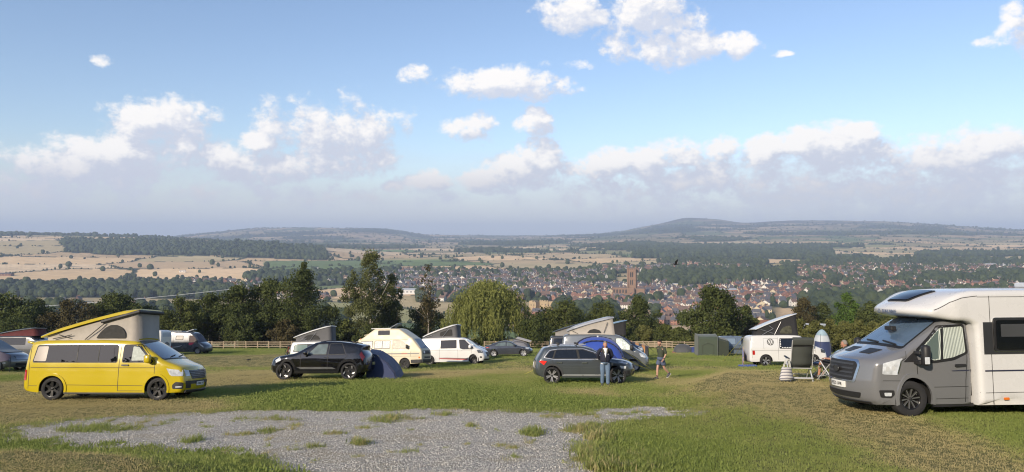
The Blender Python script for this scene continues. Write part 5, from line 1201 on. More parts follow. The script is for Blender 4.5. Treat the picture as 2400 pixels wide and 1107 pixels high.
for p in ([(.46, .32), (.46, 1.80)], [(1.50, .75), (1.52, 1.1)], [(-2.4, 1.02), (-.85, 1.05), (1.5, .98)], [(-.90, .35), (-.90, 1.8)]): v.seam(p, .010)
stripe_r = mat('red_vinyl', (.42, .03, .03), .4); v.side('sill_stripe', [(-.95, .44), (.40, .36), (1.20, .34), (1.20, .40), (-.86, .48)], stripe_r, .006); v.side('sill_stripe', [(-1.05, .51), (-.86, .49), (1.20, .41), (1.20, .45), (-.4, .52)], M_black, .007)
v.side('headlight', rpoly([(2.00, 1.02), (2.12, .82), (2.46, .80), (2.44, .92), (2.2, 1.02)], .03), mat('smoked_headlamp', (.08, .085, .09), .1, coat=1), .012); v.side('fog_lamp', rpoly([(2.26, .46), (2.44, .44), (2.44, .56), (2.28, .58)], .03), M_dark, .012); v.front('grille', [(-.45, .55), (.45, .55), (.55, .86), (-.55, .86)], M_dark, .014, r=.03); bump_bar(v, .30, .40, M_dark, .012, name='lower_grille')
v.strip('windscreen', rpoly([(-.84, v.sz(1.28)), (.84, v.sz(1.28)), (.76, v.sz(1.82)), (-.76, v.sz(1.82))], .08), M_screen, .01); v.flare(); v.wheels_(M_blackalloy, 'seven'); v.mirror(1.42, 1.20, Wp); v.handle(.60, 1.02)
pop_top(v, -2.2, 2.02, .35, 2.86, .80, .11, Wp, C_grey, 1.93, strut=[((-.75, 1.96), (-.25, 2.55)), ((-2.0, 2.0), (-1.5, 2.15))], win=[(rpoly([(-.95, 2.08), (-.88, 2.36), (-.05, 2.56), (0, 2.08)], .08), C_mesh, 'mesh_window')], xfb=.33, rim=M_alloy)
# ------------------------------------------------------------------ plain blue van behind it
Bp = paint('blue_paint', (.015, .075, .36)); wb = 3.0; h = 1.5
v = Vehicle('parked_van', 'blue van with covered windscreen half hidden behind the white panel camper', 'van', seat(1075, 62, -6), van_profile(3.0, .89, .98, 1.88), .95, Bp, [h, -h], .34, tumble=.12, zb=1.1, seg=.13)
v.strip('screen_cover', rpoly([(-.85, v.sz(1.22)), (.85, v.sz(1.22)), (.78, v.sz(1.86)), (-.78, v.sz(1.86))], .08), cover_m, .02); v.side('cab_cover', rpoly([(.5, 1.19), (.52, 1.76), (1.0, 1.74), (1.45, 1.25)], .05), cover_m, .02); v.window([(-2.2, 1.2), (-2.1, 1.72), (.30, 1.74), (.31, 1.2)]); v.side('headlight', rpoly([(2.05, .82), (2.35, .80), (2.33, .96), (2.0, 1.04)], .03), M_lamp, .012); v.flare(); v.wheels_(M_alloy, 'five'); v.front('grille', [(-.5, .66), (.5, .66), (.6, .86), (-.6, .86)], M_dark, .012); v.mirror(1.36, 1.22, Bp)
# ------------------------------------------------------------------ silver grey van with beige raised roof, and its two neighbours
Sg = paint('grey_metallic', (.16, .175, .185), .35); wb = 3.1; h = 1.55; pr = [(h+.78, .26), (h+.86, .45), (h+.84, .70), (h+.70, .92), (h+.42, 1.10), (h+.05, 1.30), (h-.62, 1.83), (h-.85, 1.92), (h-1.2, 1.95), (-h*.2, 1.97), (-h-.55, 1.95), (-h-.74, 1.86), (-h-.80, 1.4), (-h-.84, .9), (-h-.84, .5), (-h-.78, .28)]
v = Vehicle('camper_van', 'silver grey camper van with beige canvas pop up roof behind the blue tent', 'camper van', seat(1418, 40.5, -7), pr, .95, Sg, [h, -h], .33, tumble=.13, zb=1.1, seg=.11, nose=.2)
film = mat('silver_foil_blind', (.50, .56, .52), .35, .3, var=.45, vscale=10, bump=.6, bscale=14); w = v.window([(.62, 1.18), (.60, 1.76), (.92, 1.76), (1.48, 1.30), (1.46, 1.16)], film, r=.06); v.window([(-.9, 1.2), (-.88, 1.74), (.35, 1.75), (.36, 1.2)]); v.side('wheel_arch_trim', v.arcs(h, v.arch, v.arch+.10, 8, 172), Sg, .03, thick=.05)
v.side('headlight', rpoly([(1.98, .98), (2.08, .80), (2.34, .74), (2.34, .82), (2.14, 1.0)], .04), M_lamp, .014); v.seam([(.5, .32), (.5, 1.8)]); v.seam([(1.58, .75), (1.56, 1.15)]); v.side('tail_lamp', rpoly([(-2.38, .95), (-2.38, 1.22), (-2.30, 1.22), (-2.30, .95)], .02), M_red, .012); v.strip('windscreen', rpoly([(-.82, v.sz(1.28)), (.82, v.sz(1.28)), (.74, v.sz(1.86)), (-.74, v.sz(1.86))], .08), M_screen, .01); v.wheels_(M_alloy, 'five'); v.mirror(1.48, 1.22, M_dark); v.side('side_repeater', rpoly([(1.66, 1.06), (1.72, 1.06), (1.72, 1.09), (1.66, 1.09)], .01), M_plate, .014)
pop_top(v, -2.05, 2.12, .52, 2.86, .80, .16, paint('silver_roof', (.30, .31, .33), .2), C_beige, 1.95, strut=[((-.05, 2.05), (.15, 2.62)), ((-1.75, 2.15), (-1.45, 2.0))], win=[(rpoly([(-.95, 2.04), (-.82, 2.20), (-.55, 2.27), (-.28, 2.20), (-.16, 2.04)], .05), C_mesh, 'mesh_window')], xfb=.55)
Dg = paint('dark_grey_paint', (.055, .058, .062), .2); h = 1.5
v = Vehicle('camper_van', 'dark grey camper van with raised roof, mostly hidden behind the silver grey camper', 'camper van', seat(1372, 50, -4), van_profile(3.0, .89, .98, 1.90), .95, Dg, [h, -h], .34, tumble=.12, zb=1.1, seg=.14)
v.window([(-2.2, 1.2), (-2.1, 1.72), (.30, 1.74), (.31, 1.2)]); v.side('tail_lamp', rpoly([(-2.48, .55), (-2.48, .98), (-2.38, .98), (-2.38, .55)], .02), M_red, .012); v.wheels_(M_alloy, 'five')
pop_top(v, -2.2, 2.12, 1.1, 3.0, .78, .09, Dg, mat('stone_grey_canvas', (.22, .21, .20), .95, bump=.3, bscale=9), 1.92, xfb=1.0)
Lb = paint('pale_blue_paint', (.16, .25, .36), .1)
v = Vehicle('camper_van', 'blue camper van with raised blue roof and dark canvas behind the silver grey camper', 'camper van', seat(1436, 56, -6), van_profile(3.0, .89, .98, 1.90), .95, paint('dark_blue_paint', (.025, .05, .12), .2), [h, -h], .34, tumble=.12, zb=1.1, seg=.14)
v.strip('screen_cover', rpoly([(-.85, v.sz(1.22)), (.85, v.sz(1.22)), (.78, v.sz(1.86)), (-.78, v.sz(1.86))], .08), cover_m, .02); v.window([(-2.2, 1.2), (-2.1, 1.72), (.30, 1.74), (.31, 1.2)]); v.side('headlight', rpoly([(2.05, .82), (2.35, .80), (2.33, .96), (2.0, 1.04)], .03), M_lamp, .012); v.wheels_(M_alloy, 'five'); v.mirror(1.36, 1.22, M_dark)
pop_top(v, -2.2, 2.12, 1.1, 3.02, .78, .11, Lb, C_black, 1.92, xfb=1.0)
# ------------------------------------------------------------------ camper with maroon canvas behind the yellow van
v = Vehicle('camper_van', 'dark camper van with maroon canvas roof, mostly hidden behind the yellow van tail', 'camper van', seat(66, 60, -3), van_profile(3.0, .89, .98, 1.88), .95, Dg, [h, -h], .34, tumble=.12, zb=1.1, seg=.14)
v.window([(-2.2, 1.2), (-2.1, 1.72), (.30, 1.74), (.31, 1.2)]); v.wheels_(M_alloy, 'five'); pop_top(v, -2.25, 2.02, .9, 2.50, .78, .09, Dg, mat('maroon_canvas', (.085, .018, .02), .95, bump=.3, bscale=9), 1.9, xfb=1.0)
# ------------------------------------------------------------------ cream high roof camper
Cr = mat('cream_paint', (.53, .47, .335), .45, .0, coat=.15, var=.03); wb = 2.46; h = 1.23
pr = [(h+1.10, .34), (h+1.15, .38), (h+1.15, .60), (h+1.13, 1.0), (h+1.09, 1.14), (h+1.03, 1.22), (h+.52, 1.80), (h+.46, 1.86), (h+.38, 1.90), (h-.36, 2.38), (h-.44, 2.43), (h-.60, 2.46), (-h+.50, 2.47), (-h+.34, 2.45), (-h+.24, 2.38), (-h-.34, 1.98), (-h-.46, 1.90), (-h-.70, 1.86), (-h-.76, 1.80), (-h-.88, 1.0), (-h-.92, .5), (-h-.86, .36)]
v = Vehicle('camper_van', 'old cream camper van with tall fixed roof and lace curtained windows', 'camper van', seat(918, 46.5, -13), pr, .92, Cr, [h, -h], .32, tumble=.16, zb=1.05, seg=.08, nose=.06, r=.07, it=1, ground=.32)
net = mat('white_net_curtain', (.62, .62, .60), .9, var=.3, vscale=16)
for (pts, lb) in (([(-1.82, 1.28), (-1.74, 1.70), (-.95, 1.71), (-.96, 1.28)], 'rear side window'), ([(-.80, 1.28), (-.78, 1.72), (.22, 1.72), (.22, 1.28)], 'middle side window')):
    w = v.window(pts, net, r=.06, label=lb); A = np.array(pts); xm = A[:, 0].mean()
    if lb[0] == 'm': v.side('window_divider', [(xm-.015, 1.29), (xm+.015, 1.29), (xm+.015, 1.71), (xm-.015, 1.71)], M_seal, .012, parent=w, h=.1)
v.window([(.44, 1.24), (.44, 1.76), (.95, 1.72), (1.62, 1.26)], mat('cream_door_curtain', (.56, .52, .44), .8, var=.2, vscale=9), r=.05, frame=.015)
for p in ([(.38, .4), (.40, 1.78)], [(1.62, .75), (1.66, 1.20)], [(-2.0, .78), (2.2, .78)], [(-1.9, 1.80), (1.70, 1.80)]): v.seam(p, .012)
v.side('side_stripe', [(-2.1, .90), (2.2, .90), (2.2, .97), (-2.1, .97)], mat('grey_stripe', (.20, .19, .18), .5), .005); v.side('red_script', rpoly([(1.0, .915), (1.42, .915), (1.42, .955), (1.0, .955)], .01), mat('red_script', (.4, .12, .08), .5), .008)
w = v.side('roof_window', rpoly([(-.58, 2.12), (-.58, 2.34), (.12, 2.34), (.12, 2.12)], .05), M_glass, .02); v.side('window_seal', rpoly([(-.63, 2.08), (-.63, 2.38), (.17, 2.38), (.17, 2.08)], .06), M_dark, .012, parent=w)
v.side('bumper', rpoly([(1.66, .36), (2.36, .38), (2.36, .58), (1.66, .56)], .02), M_dark, .03); bump_bar(v, .38, .58, M_dark, .04, name='bumper'); v.side('indicator', rpoly([(2.16, .64), (2.27, .64), (2.27, .74), (2.16, .74)], .01), M_amber, .01)
v.front('grille', [(-.70, .90), (.70, .90), (.70, 1.10), (-.70, 1.10)], M_dark, .02, r=.02); v.front('lower_grille', [(-.55, .64), (.55, .64), (.55, .74), (-.55, .74)], M_dark, .012)
for sd in (-1, 1): v.front('headlight', rpoly([(sd*.44, .92), (sd*.66, .92), (sd*.66, 1.08), (sd*.44, 1.08)], .05), M_lamp, .028)
S0, S1 = v.sz(1.24), v.sz(1.80); v.strip('windscreen', rpoly([(-.78, S0), (.78, S0), (.72, S1), (-.72, S1)], .1), mat('shaded_windscreen_blue', (.20, .24, .30), .45), .012); v.strip('wiper', [(-.3, S0+.02), (.25, S0+.12), (.25, S0+.145), (-.3, S0+.05)], M_dark, .03, h=.1)  # bluish shade of the front face put into the windscreen colour
v.wheels_(M_dark, 'ten', tyre_ratio=.58); v.mirror(1.42, 1.30, M_dark, (.14, .10, .26)); v.side('fuel_cap', rpoly([(.36, .52), (.46, .52), (.46, .62), (.36, .62)], .04), M_dark, .014); v.side('marker_lamp', rpoly([(-1.86, 1.84), (-1.78, 1.84), (-1.78, 1.9), (-1.86, 1.9)], .01), M_amber, .02)
bm = bmesh.new(); box(bm, (.0, 0, 2.53), (.62, .8, .05), Matrix.Rotation(R(-28), 3, 'Y'), .015); o = bmobj('open_roof_hatch', bm, mat('smoked_acrylic', (.16, .18, .2), .2), v.t); o.location = (.25, 0, .12)
bm = bmesh.new()
for y in (-.6, .6): tube(bm, (-1.6, y, 2.10), (-1.2, y, 2.16), .02)
tube(bm, (-1.6, -.6, 2.10), (-1.6, .6, 2.10), .02); bmobj('roof_rail', bm, Cr, v.t); bm = bmesh.new(); box(bm, (-.5, -.55, 2.50), (1.3, .1, .05), bev=.01); bmobj('rolled_awning_rail', bm, Wp, v.t)
# ------------------------------------------------------------------ black car facing left
Bk = paint('black_paint', (.006, .006, .007), .0, .08); wb = 2.85; h = 1.425
pr = [(h+.66, .30), (h+.78, .40), (h+.82, .62), (h+.76, .86), (h+.55, .99), (h-.10, 1.08), (h-.50, 1.15), (h-1.22, 1.57), (h-1.6, 1.645), (-h+.5, 1.64), (-h-.30, 1.54), (-h-.66, 1.47), (-h-.70, 1.40), (-h-.66, 1.24), (-h-.86, 1.04), (-h-.92, .7), (-h-.90, .45), (-h-.78, .34)]
v = Vehicle('parked_car', 'glossy black car with dark wheels parked in front of the green camper', 'car', seat(754, 33.2, 179), pr, .95, Bk, [h, -h], .365, tumble=.26, zb=.98, seg=.10, nose=.30, tail=.22, r=.14, ground=.27)
L = dict(sd=1)
w = v.window([(h-1.02, 1.10), (h-1.45, 1.52), (h-1.88, 1.54), (h-1.83, 1.10)], mat('pale_tinted_glass', (.10, .13, .13), .05, spec=.8, var=.4, vscale=4), r=.04, **L); v.window([(h-1.94, 1.10), (h-1.98, 1.54), (-h+.35, 1.54), (-h+.18, 1.12)], r=.04, **L); v.window([(-h+.12, 1.13), (-h+.30, 1.52), (-h-.2, 1.50), (-h-.45, 1.30), (-h-.35, 1.16)], r=.05, frame=0, **L)
Cl = mat('gloss_black_cladding', (.010, .010, .011), .2, coat=.3)
for wx in v.wheels: v.side('wheel_arch', v.arcs(wx, v.arch, v.arch+.11, 5, 175), Cl, .022, thick=.04, **L)
v.side('sill', rpoly([(-h+.45, .30), (h-.45, .30), (h-.45, .40), (-h+.45, .40)], .02), Cl, .02, **L); v.side('sill_trim', rpoly([(-h+.55, .46), (h-.75, .46), (h-.55, .55), (-h+.75, .55)], .02), mat('satin_trim', (.16, .165, .17), .25, .6), .012, **L)
for p in ([(h-.72, .42), (h-.70, 1.1)], [(h-1.90, .42), (h-1.90, 1.1)], [(-h+.28, .75), (-h+.1, 1.1)]):
    A = [np.array(q, float) for q in p]; v.side('door_seam', [(p[0][0]-.006, p[0][1]), (p[0][0]+.006, p[0][1]), (p[1][0]+.006, p[1][1]), (p[1][0]-.006, p[1][1])], M_seal, .004, h=.1, **L)
v.side('headlight', rpoly([(h+.40, .84), (h+.66, .74), (h+.70, .84), (h+.45, .98)], .03), M_lamp, .012, **L); v.side('tail_lamp', rpoly([(-h-.80, .80), (-h-.86, .98), (-h-.66, 1.22), (-h-.60, 1.10)], .02), mat('dark_red_lamp', (.10, .01, .01), .12, coat=1), .012, **L)
for s_ in (-1.35, .8): v.side('door_handle', rpoly([(h+s_-.60, .96), (h+s_-.40, .96), (h+s_-.40, .99), (h+s_-.60, .99)], .01), Cl, .012, **L)
v.front('rear_screen', [(-.60, 1.26), (.60, 1.26), (.55, 1.44), (-.55, 1.44)], M_glass, .012, True, r=.04); v.front('rear_bumper_trim', [(-.7, .36), (.7, .36), (.7, .58), (-.7, .58)], Cl, .014, True); num_plate(v, '', .70, True, w=.5, m=mat('yellowish_plate', (.42, .36, .16), .5)); v.front('front_grille', [(-.6, .40), (.6, .40), (.6, .62), (-.6, .62)], M_dark, .012); v.front('chin_trim', [(-.75, .31), (.75, .31), (.75, .36), (-.75, .36)], M_chrome, .02)
v.mirror(h-.98, 1.10, Bk, (.22, .20, .15)); v.strip('windscreen', rpoly([(-.70, v.sz(1.19)), (.70, v.sz(1.19)), (.60, v.sz(1.58)), (-.60, v.sz(1.58))], .08), M_glass, .01); v.wheels_(M_alloy, 'block', back=M_blackalloy, tyre_ratio=.78)
bm = bmesh.new()
for y in (-.62, .62): path_tube(bm, [(h-1.5, y, 1.64), (h-1.8, y, 1.69), (-h+.2, y, 1.68), (-h-.25, y, 1.58)], .018, 6)
o = bmobj('roof_rail', bm, Cl, v.t); o['kind'] = 'thing'
# ------------------------------------------------------------------ grey car with roof rails, behind the man
Gp = paint('graphite_paint', (.085, .098, .105), .45, .2); wb = 2.65; h = 1.325
pr = [(h+.64, .30), (h+.76, .38), (h+.80, .60), (h+.74, .80), (h+.50, .93), (h-.10, 1.00), (h-.32, 1.04), (h-1.05, 1.42), (h-1.45, 1.50), (-h+.4, 1.51), (-h-.28, 1.46), (-h-.42, 1.38), (-h-.62, 1.10), (-h-.72, .95), (-h-.78, .6), (-h-.74, .42), (-h-.66, .34)]
v = Vehicle('parked_car', 'grey estate like car with silver roof rails behind the man in the navy jacket', 'car', seat(1367, 30.6, -1), pr, .90, Gp, [h, -h], .345, tumble=.26, zb=.95, seg=.09, nose=.28, tail=.16, r=.13, ground=.27)
ct = mat('silver_window_trim', (.6, .6, .6), .3, .8)
w = v.side('window_trim', rpoly([(-h-.44, 1.06), (-h-.10, 1.36), (-h+.25, 1.41), (h-1.35, 1.42), (h-.90, 1.28), (h-.42, .99), (-h+.1, .98)], .05), ct, .006)
v.side('window_surround', rpoly([(-h-.38, 1.07), (-h-.08, 1.34), (-h+.25, 1.39), (h-1.37, 1.40), (h-.92, 1.26), (h-.50, 1.015), (-h+.1, 1.005)], .05), M_seal, .010, parent=w)
for pts in ([(-h-.32, 1.08), (-h-.06, 1.31), (-h+.12, 1.34), (-h+.02, 1.04)], [(-h+.08, 1.04), (-h+.19, 1.36), (-h+.98, 1.38), (-h+1.05, 1.03)], [(-h+1.14, 1.03), (-h+1.07, 1.38), (h-1.40, 1.375), (h-.95, 1.23), (h-.62, 1.03)]): v.window(pts, r=.04, frame=0, off=.014)
for p in ([(-h+.10, .55), (-h+.02, 1.0)], [(-h+1.10, .40), (-h+1.09, 1.0)], [(h-.44, .62), (h-.46, 1.0)]): v.seam(p, .012)
v.seam([(-h+.45, .66), (h-.5, .70)], .012, mat('shadow_crease', (.05, .055, .06), .4)); v.side('sill_trim', rpoly([(-h+.42, .34), (h-.42, .34), (h-.42, .40), (-h+.42, .40)], .02), mat('silver_sill', (.42, .44, .45), .3, .6), .02)
for wx in v.wheels: v.side('wheel_arch', v.arcs(wx, v.arch, v.arch+.07, 4, 176), mat('grey_cladding', (.028, .030, .032), .6), .02, thick=.04)
v.side('tail_lamp', rpoly([(-h-.66, .90), (-h-.62, .95), (-h-.24, .92), (-h-.42, .76)], .02), mat('lit_red_lens', (.75, .03, .02), .15, coat=.8), .014); v.side('headlight', rpoly([(h+.16, .89), (h+.62, .80), (h+.66, .84), (h+.40, .91)], .01), M_lamp, .012); v.side('headlight', rpoly([(h+.32, .64), (h+.60, .62), (h+.62, .72), (h+.30, .74)], .02), M_lamp, .012); v.side('bumper_grille', rpoly([(h+.50, .40), (h+.74, .42), (h+.74, .56), (h+.52, .54)], .02), M_dark, .012)
v.front('grille', [(-.45, .60), (.45, .60), (.5, .78), (-.5, .78)], M_dark, .014, r=.02); v.front('lower_grille', [(-.6, .38), (.6, .38), (.6, .5), (-.6, .5)], M_dark, .012); v.handle(-h+.30, .86, M_chrome); v.handle(-h+1.32, .855, M_chrome); v.mirror(h-.66, 1.02, M_dark, (.22, .20, .15)); v.wheels_(M_alloy, 'twin', back=M_blackalloy, tyre_ratio=.76)
v.strip('windscreen', rpoly([(-.68, v.sz(1.08)), (.68, v.sz(1.08)), (.58, v.sz(1.45)), (-.58, v.sz(1.45))], .08), M_screen, .01)
for sd in (-1, 1):
    bm = bmesh.new(); path_tube(bm, [(-h-.2, sd*.60, 1.46), (-h+.05, sd*.61, 1.56), (-h+1.4, sd*.62, 1.585), (h-1.55, sd*.62, 1.55), (h-1.1, sd*.63, 1.40), (h-.62, sd*.68, 1.16)], .022, 8); bmobj('roof_rail', bm, ct, v.t)
for x in (-h+.28, -h+1.05):
    bm = bmesh.new(); box(bm, (x, 0, 1.63), (.06, 1.24, .03)); 
    for sd in (-1, 1): box(bm, (x, sd*.62, 1.61), (.10, .05, .10), bev=.015)
    bmobj('roof_bar', bm, M_dark, v.t)
# ------------------------------------------------------------------ dark grey saloon
Sp = paint('slate_grey_paint', (.060, .066, .080), .4, .2); wb = 2.73; h = 1.365
pr = [(h+.70, .26), (h+.84, .36), (h+.86, .56), (h+.74, .74), (h+.30, .86), (h-.35, .96), (h-.50, 1.0), (h-1.2, 1.37), (h-1.6, 1.44), (-h+.75, 1.42), (-h+.2, 1.30), (-h-.45, 1.06), (-h-.82, 1.0), (-h-.88, .9), (-h-.94, .7), (-h-.92, .45), (-h-.8, .32)]
v = Vehicle('parked_car', 'dark grey saloon car with bright wheels near the fence and willow', 'car', seat(1193, 68, -2), pr, .93, Sp, [h, -h], .34, tumble=.28, zb=.9, seg=.12, nose=.26, tail=.2, r=.13, ground=.24)
pg = MATS['pale_tinted_glass']; v.window([(-h+.12, 1.02), (-h+.46, 1.28), (h-1.62, 1.34), (h-1.62, 1.0)], pg, r=.04); v.window([(h-1.52, 1.0), (h-1.50, 1.34), (h-1.18, 1.28), (h-.72, 1.0)], pg, r=.04); v.side('tail_lamp', rpoly([(-h-.86, .84), (-h-.84, .92), (-h-.45, .90), (-h-.5, .86)], .01), M_red, .012); v.side('headlight', rpoly([(h+.35, .76), (h+.70, .68), (h+.66, .76), (h+.38, .82)], .01), M_lamp, .012)
for p in ([(h-1.57, .35), (h-1.57, 1.0)], [(-h+.3, .6), (-h+.1, 1.0)], [(h-.5, .5), (h-.55, .98)]): v.seam(p, .012)
v.wheels_(M_alloy, 'turbine', back=M_blackalloy, tyre_ratio=.76); v.mirror(h-.8, 1.0, Sp, (.2, .18, .14)); v.strip('windscreen', rpoly([(-.68, v.sz(1.04)), (.68, v.sz(1.04)), (.58, v.sz(1.4)), (-.58, v.sz(1.4))], .08), M_screen, .01); v.side('sill', rpoly([(-h+.42, .28), (h-.42, .28), (h-.42, .34), (-h+.42, .34)], .02), M_dark, .01); v.handle(-h+.55, .9); v.handle(h-1.3, .9)
# ------------------------------------------------------------------ people carrier at the left edge
Mp = paint('steel_grey_paint', (.20, .215, .22), .4, .2); wb = 2.9; h = 1.45
pr = [(h+.80, .26), (h+.92, .38), (h+.95, .60), (h+.86, .82), (h+.62, .98), (h+.10, 1.10), (h-.20, 1.16), (h-1.0, 1.66), (h-1.4, 1.78), (-h+.3, 1.80), (-h-.5, 1.74), (-h-.75, 1.3), (-h-.85, .9), (-h-.88, .5), (-h-.8, .32)]
v = Vehicle('parked_car', 'steel grey people carrier at the left edge with covered windscreen', 'car', seat(-38, 41, -4), pr, .93, Mp, [h, -h], .33, tumble=.2, zb=1.0, seg=.10, nose=.30, r=.13, ground=.24)
tarp = mat('grey_screen_tarp', (.20, .225, .24), .6, bump=.5, bscale=5); v.strip('windscreen_cover', rpoly([(-.80, v.sz(1.05)), (.80, v.sz(1.05)), (.66, v.sz(1.74)), (-.66, v.sz(1.74))], .1), tarp, .03); plum = mat('plum_cover', (.055, .048, .075), .75, bump=.4, bscale=4)
v.side('cab_cover', rpoly([(-.9, 1.06), (-.8, 1.72), (.35, 1.66), (1.25, 1.10), (.9, .98)], .06), plum, .03); v.strip('roof_cover', rpoly([(-.72, v.sz(1.75)), (.72, v.sz(1.75)), (.72, v.sz(1.75)+1.4), (-.72, v.sz(1.75)+1.4)], .08), plum, .03)
v.side('headlight', rpoly([(1.72, .98), (1.80, .82), (2.14, .70), (2.26, .74), (2.1, .90)], .04), M_lamp, .014); g = v.front('grille', [(-.55, .66), (.55, .66), (.62, .88), (-.62, .88)], M_dark, .014)
for k in range(4): v.front('grille_bar', [(-.58, .68+k*.05), (.58, .68+k*.05), (.58, .705+k*.05), (-.58, .705+k*.05)], M_chrome, .024, parent=g, h=.1)
v.side('fog_lamp', rpoly([(2.0, .46), (2.2, .46), (2.2, .54), (2.02, .56)], .03), M_lamp, .012); v.front('lower_grille', [(-.6, .36), (.6, .36), (.6, .50), (-.6, .50)], M_dark, .012); v.wheels_(M_alloy, 'five'); v.flare(wd=.05)
# ------------------------------------------------------------------ white coachbuilt and dark grey van behind the yellow van
wh = mat('white_grp', (.72, .71, .68), .35, coat=.4, var=.03)
pr = [(2.9, .40), (3.0, .6), (2.9, 1.0), (2.35, 1.25), (1.9, 1.75), (2.1, 1.9), (2.0, 2.25), (1.5, 2.38), (-2.7, 2.40), (-2.95, 2.30), (-3.0, 1.9), (-3.0, .5), (-2.9, .42)]
v = Vehicle('motor_caravan', 'white coachbuilt motorhome whose rear shows right of the yellow van roof', 'motorhome', seat(318, 71, 177), pr, 1.05, wh, [2.0, -1.6], .33, tumble=.02, seg=.13, nose=.1, tail=.05, r=.14, ground=.38, crown=.03, it=1)
v.side('side_window', rpoly([(-2.4, 1.35), (-2.4, 1.85), (-1.4, 1.85), (-1.4, 1.35)], .06), M_glass, .012, sd=1); v.side('side_window', rpoly([(-.8, 1.35), (-.8, 1.85), (.4, 1.85), (.4, 1.35)], .06), M_glass, .012, sd=1); v.front('rear_graphic', rpoly([(-.6, .95), (.5, .9), (.55, 1.1), (0, 1.3), (-.5, 1.15)], .05), mat('grey_graphic', (.16, .16, .17), .5), .008, True); v.front('rear_locker', rpoly([(-.8, 1.75), (.8, 1.75), (.8, 2.15), (-.8, 2.15)], .06), mat('pale_grey_panel', (.45, .48, .52), .4), .008, True); v.wheels_(M_alloy, 'five')
for x, l in ((-1.8, .5), (-.6, .6), (.8, .5)):
    bm = bmesh.new(); box(bm, (x, 0, 2.47), (l, .55, .12), bev=.03); bmobj('roof_light', bm, mat('pale_grey_panel', (.45, .48, .52), .4), v.t)
bm = bmesh.new(); box(bm, (-2.92, .97, 1.35), (.02, .05, .05)); box(bm, (-3.03, -.9, .7), (.04, .12, .3)); bmobj('marker', bm, M_red, v.t)
Vg = paint('charcoal_van_paint', (.070, .076, .086), .25, .25); h = 1.75
pr = [(h+.86, .28), (h+.96, .42), (h+.96, .66), (h+.84, .92), (h+.52, 1.10), (h+.15, 1.28), (h-.52, 2.00), (h-.80, 2.18), (h-1.2, 2.24), (-h-.6, 2.24), (-h-.85, 2.1), (-h-.92, 1.3), (-h-.95, .6), (-h-.9, .34)]
v = Vehicle('camper_van', 'charcoal panel van camper with pink cloth on its door near the fence end', 'camper van', seat(434, 76, -3), pr, 1.0, Vg, [h, -h], .34, tumble=.10, zb=1.2, seg=.12, nose=.25, r=.13)
v.window([(-.55, 1.48), (-.54, 1.80), (.14, 1.80), (.14, 1.48)], mat('lit_window_blind', (.50, .46, .40), .6), r=.05, frame=.06); v.window([(.82, 1.22), (.82, 1.86), (1.2, 1.86), (1.78, 1.28), (1.72, 1.20)], mat('brown_curtain', (.085, .060, .055), .8, var=.3, vscale=10), r=.05); v.side('headlight', rpoly([(h+.34, 1.05), (h+.42, .92), (h+.82, .68), (h+.78, .84)], .04), M_lamp, .014)
for p in ([(.70, .35), (.70, 1.95)], [(1.85, .75), (1.82, 1.2)], [(-.8, .4), (-.8, 2.0)]): v.seam(p, .014)
v.side('door_cloth', rpoly([(.80, 1.02), (.86, 1.18), (1.40, 1.16), (1.1, .92), (.9, .90)], .04), mat('pink_cloth', (.62, .06, .10), .8), .03); v.strip('screen_cover', rpoly([(-.85, v.sz(1.25)), (.85, v.sz(1.25)), (.75, v.sz(2.05)), (-.75, v.sz(2.05))], .08), mat('navy_screen_cover', (.045, .05, .075), .7), .02); v.flare(); v.wheels_(M_alloy, 'five'); v.mirror(1.72, 1.28, M_dark); v.side('side_graphic', rpoly([(-1.0, .72), (-.4, .78), (.1, .90), (.1, .84), (-.3, .70), (-.9, .66)], .02), mat('silver_graphic', (.4, .4, .4), .4), .006)
bm = bmesh.new(); box(bm, (.5, 0, 2.38), (.9, .7, .04), Matrix.Rotation(R(-18), 3, 'Y')); box(bm, (-.9, 0, 2.33), (1.3, .9, .04)); bmobj('roof_vent', bm, mat('pale_grey_panel', (.45, .48, .52), .4), v.t)
# ------------------------------------------------------------------ blue grey small van by the green awning
Bg = paint('blue_grey_paint', (.13, .165, .21), .3, .22); h = 1.36
pr = [(h+.72, .26), (h+.82, .42), (h+.80, .68), (h+.62, .90), (h+.25, 1.02), (h-.10, 1.14), (h-.85, 1.68), (h-1.3, 1.80), (-h+.2, 1.82), (-h-.6, 1.78), (-h-.78, 1.4), (-h-.84, .9), (-h-.86, .5), (-h-.8, .34)]
v = Vehicle('parked_van', 'small blue grey van with its tail inside the green awning', 'van', seat(1732, 70, -3), pr, .90, Bg, [h, -h], .31, tumble=.14, zb=1.0, seg=.12, nose=.24, r=.12)
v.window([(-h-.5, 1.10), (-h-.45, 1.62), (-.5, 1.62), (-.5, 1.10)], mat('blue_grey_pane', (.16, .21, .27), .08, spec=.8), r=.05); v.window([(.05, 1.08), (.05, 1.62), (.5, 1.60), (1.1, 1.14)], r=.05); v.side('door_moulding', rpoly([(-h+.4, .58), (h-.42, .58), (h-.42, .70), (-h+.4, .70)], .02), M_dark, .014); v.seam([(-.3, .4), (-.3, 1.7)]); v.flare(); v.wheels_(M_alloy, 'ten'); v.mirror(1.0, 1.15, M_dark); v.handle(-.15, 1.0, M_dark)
bm = bmesh.new()
for x in (-.6, .4): box(bm, (x, 0, 1.90), (.08, 1.4, .05))
bmobj('roof_bars', bm, M_dark, v.t)
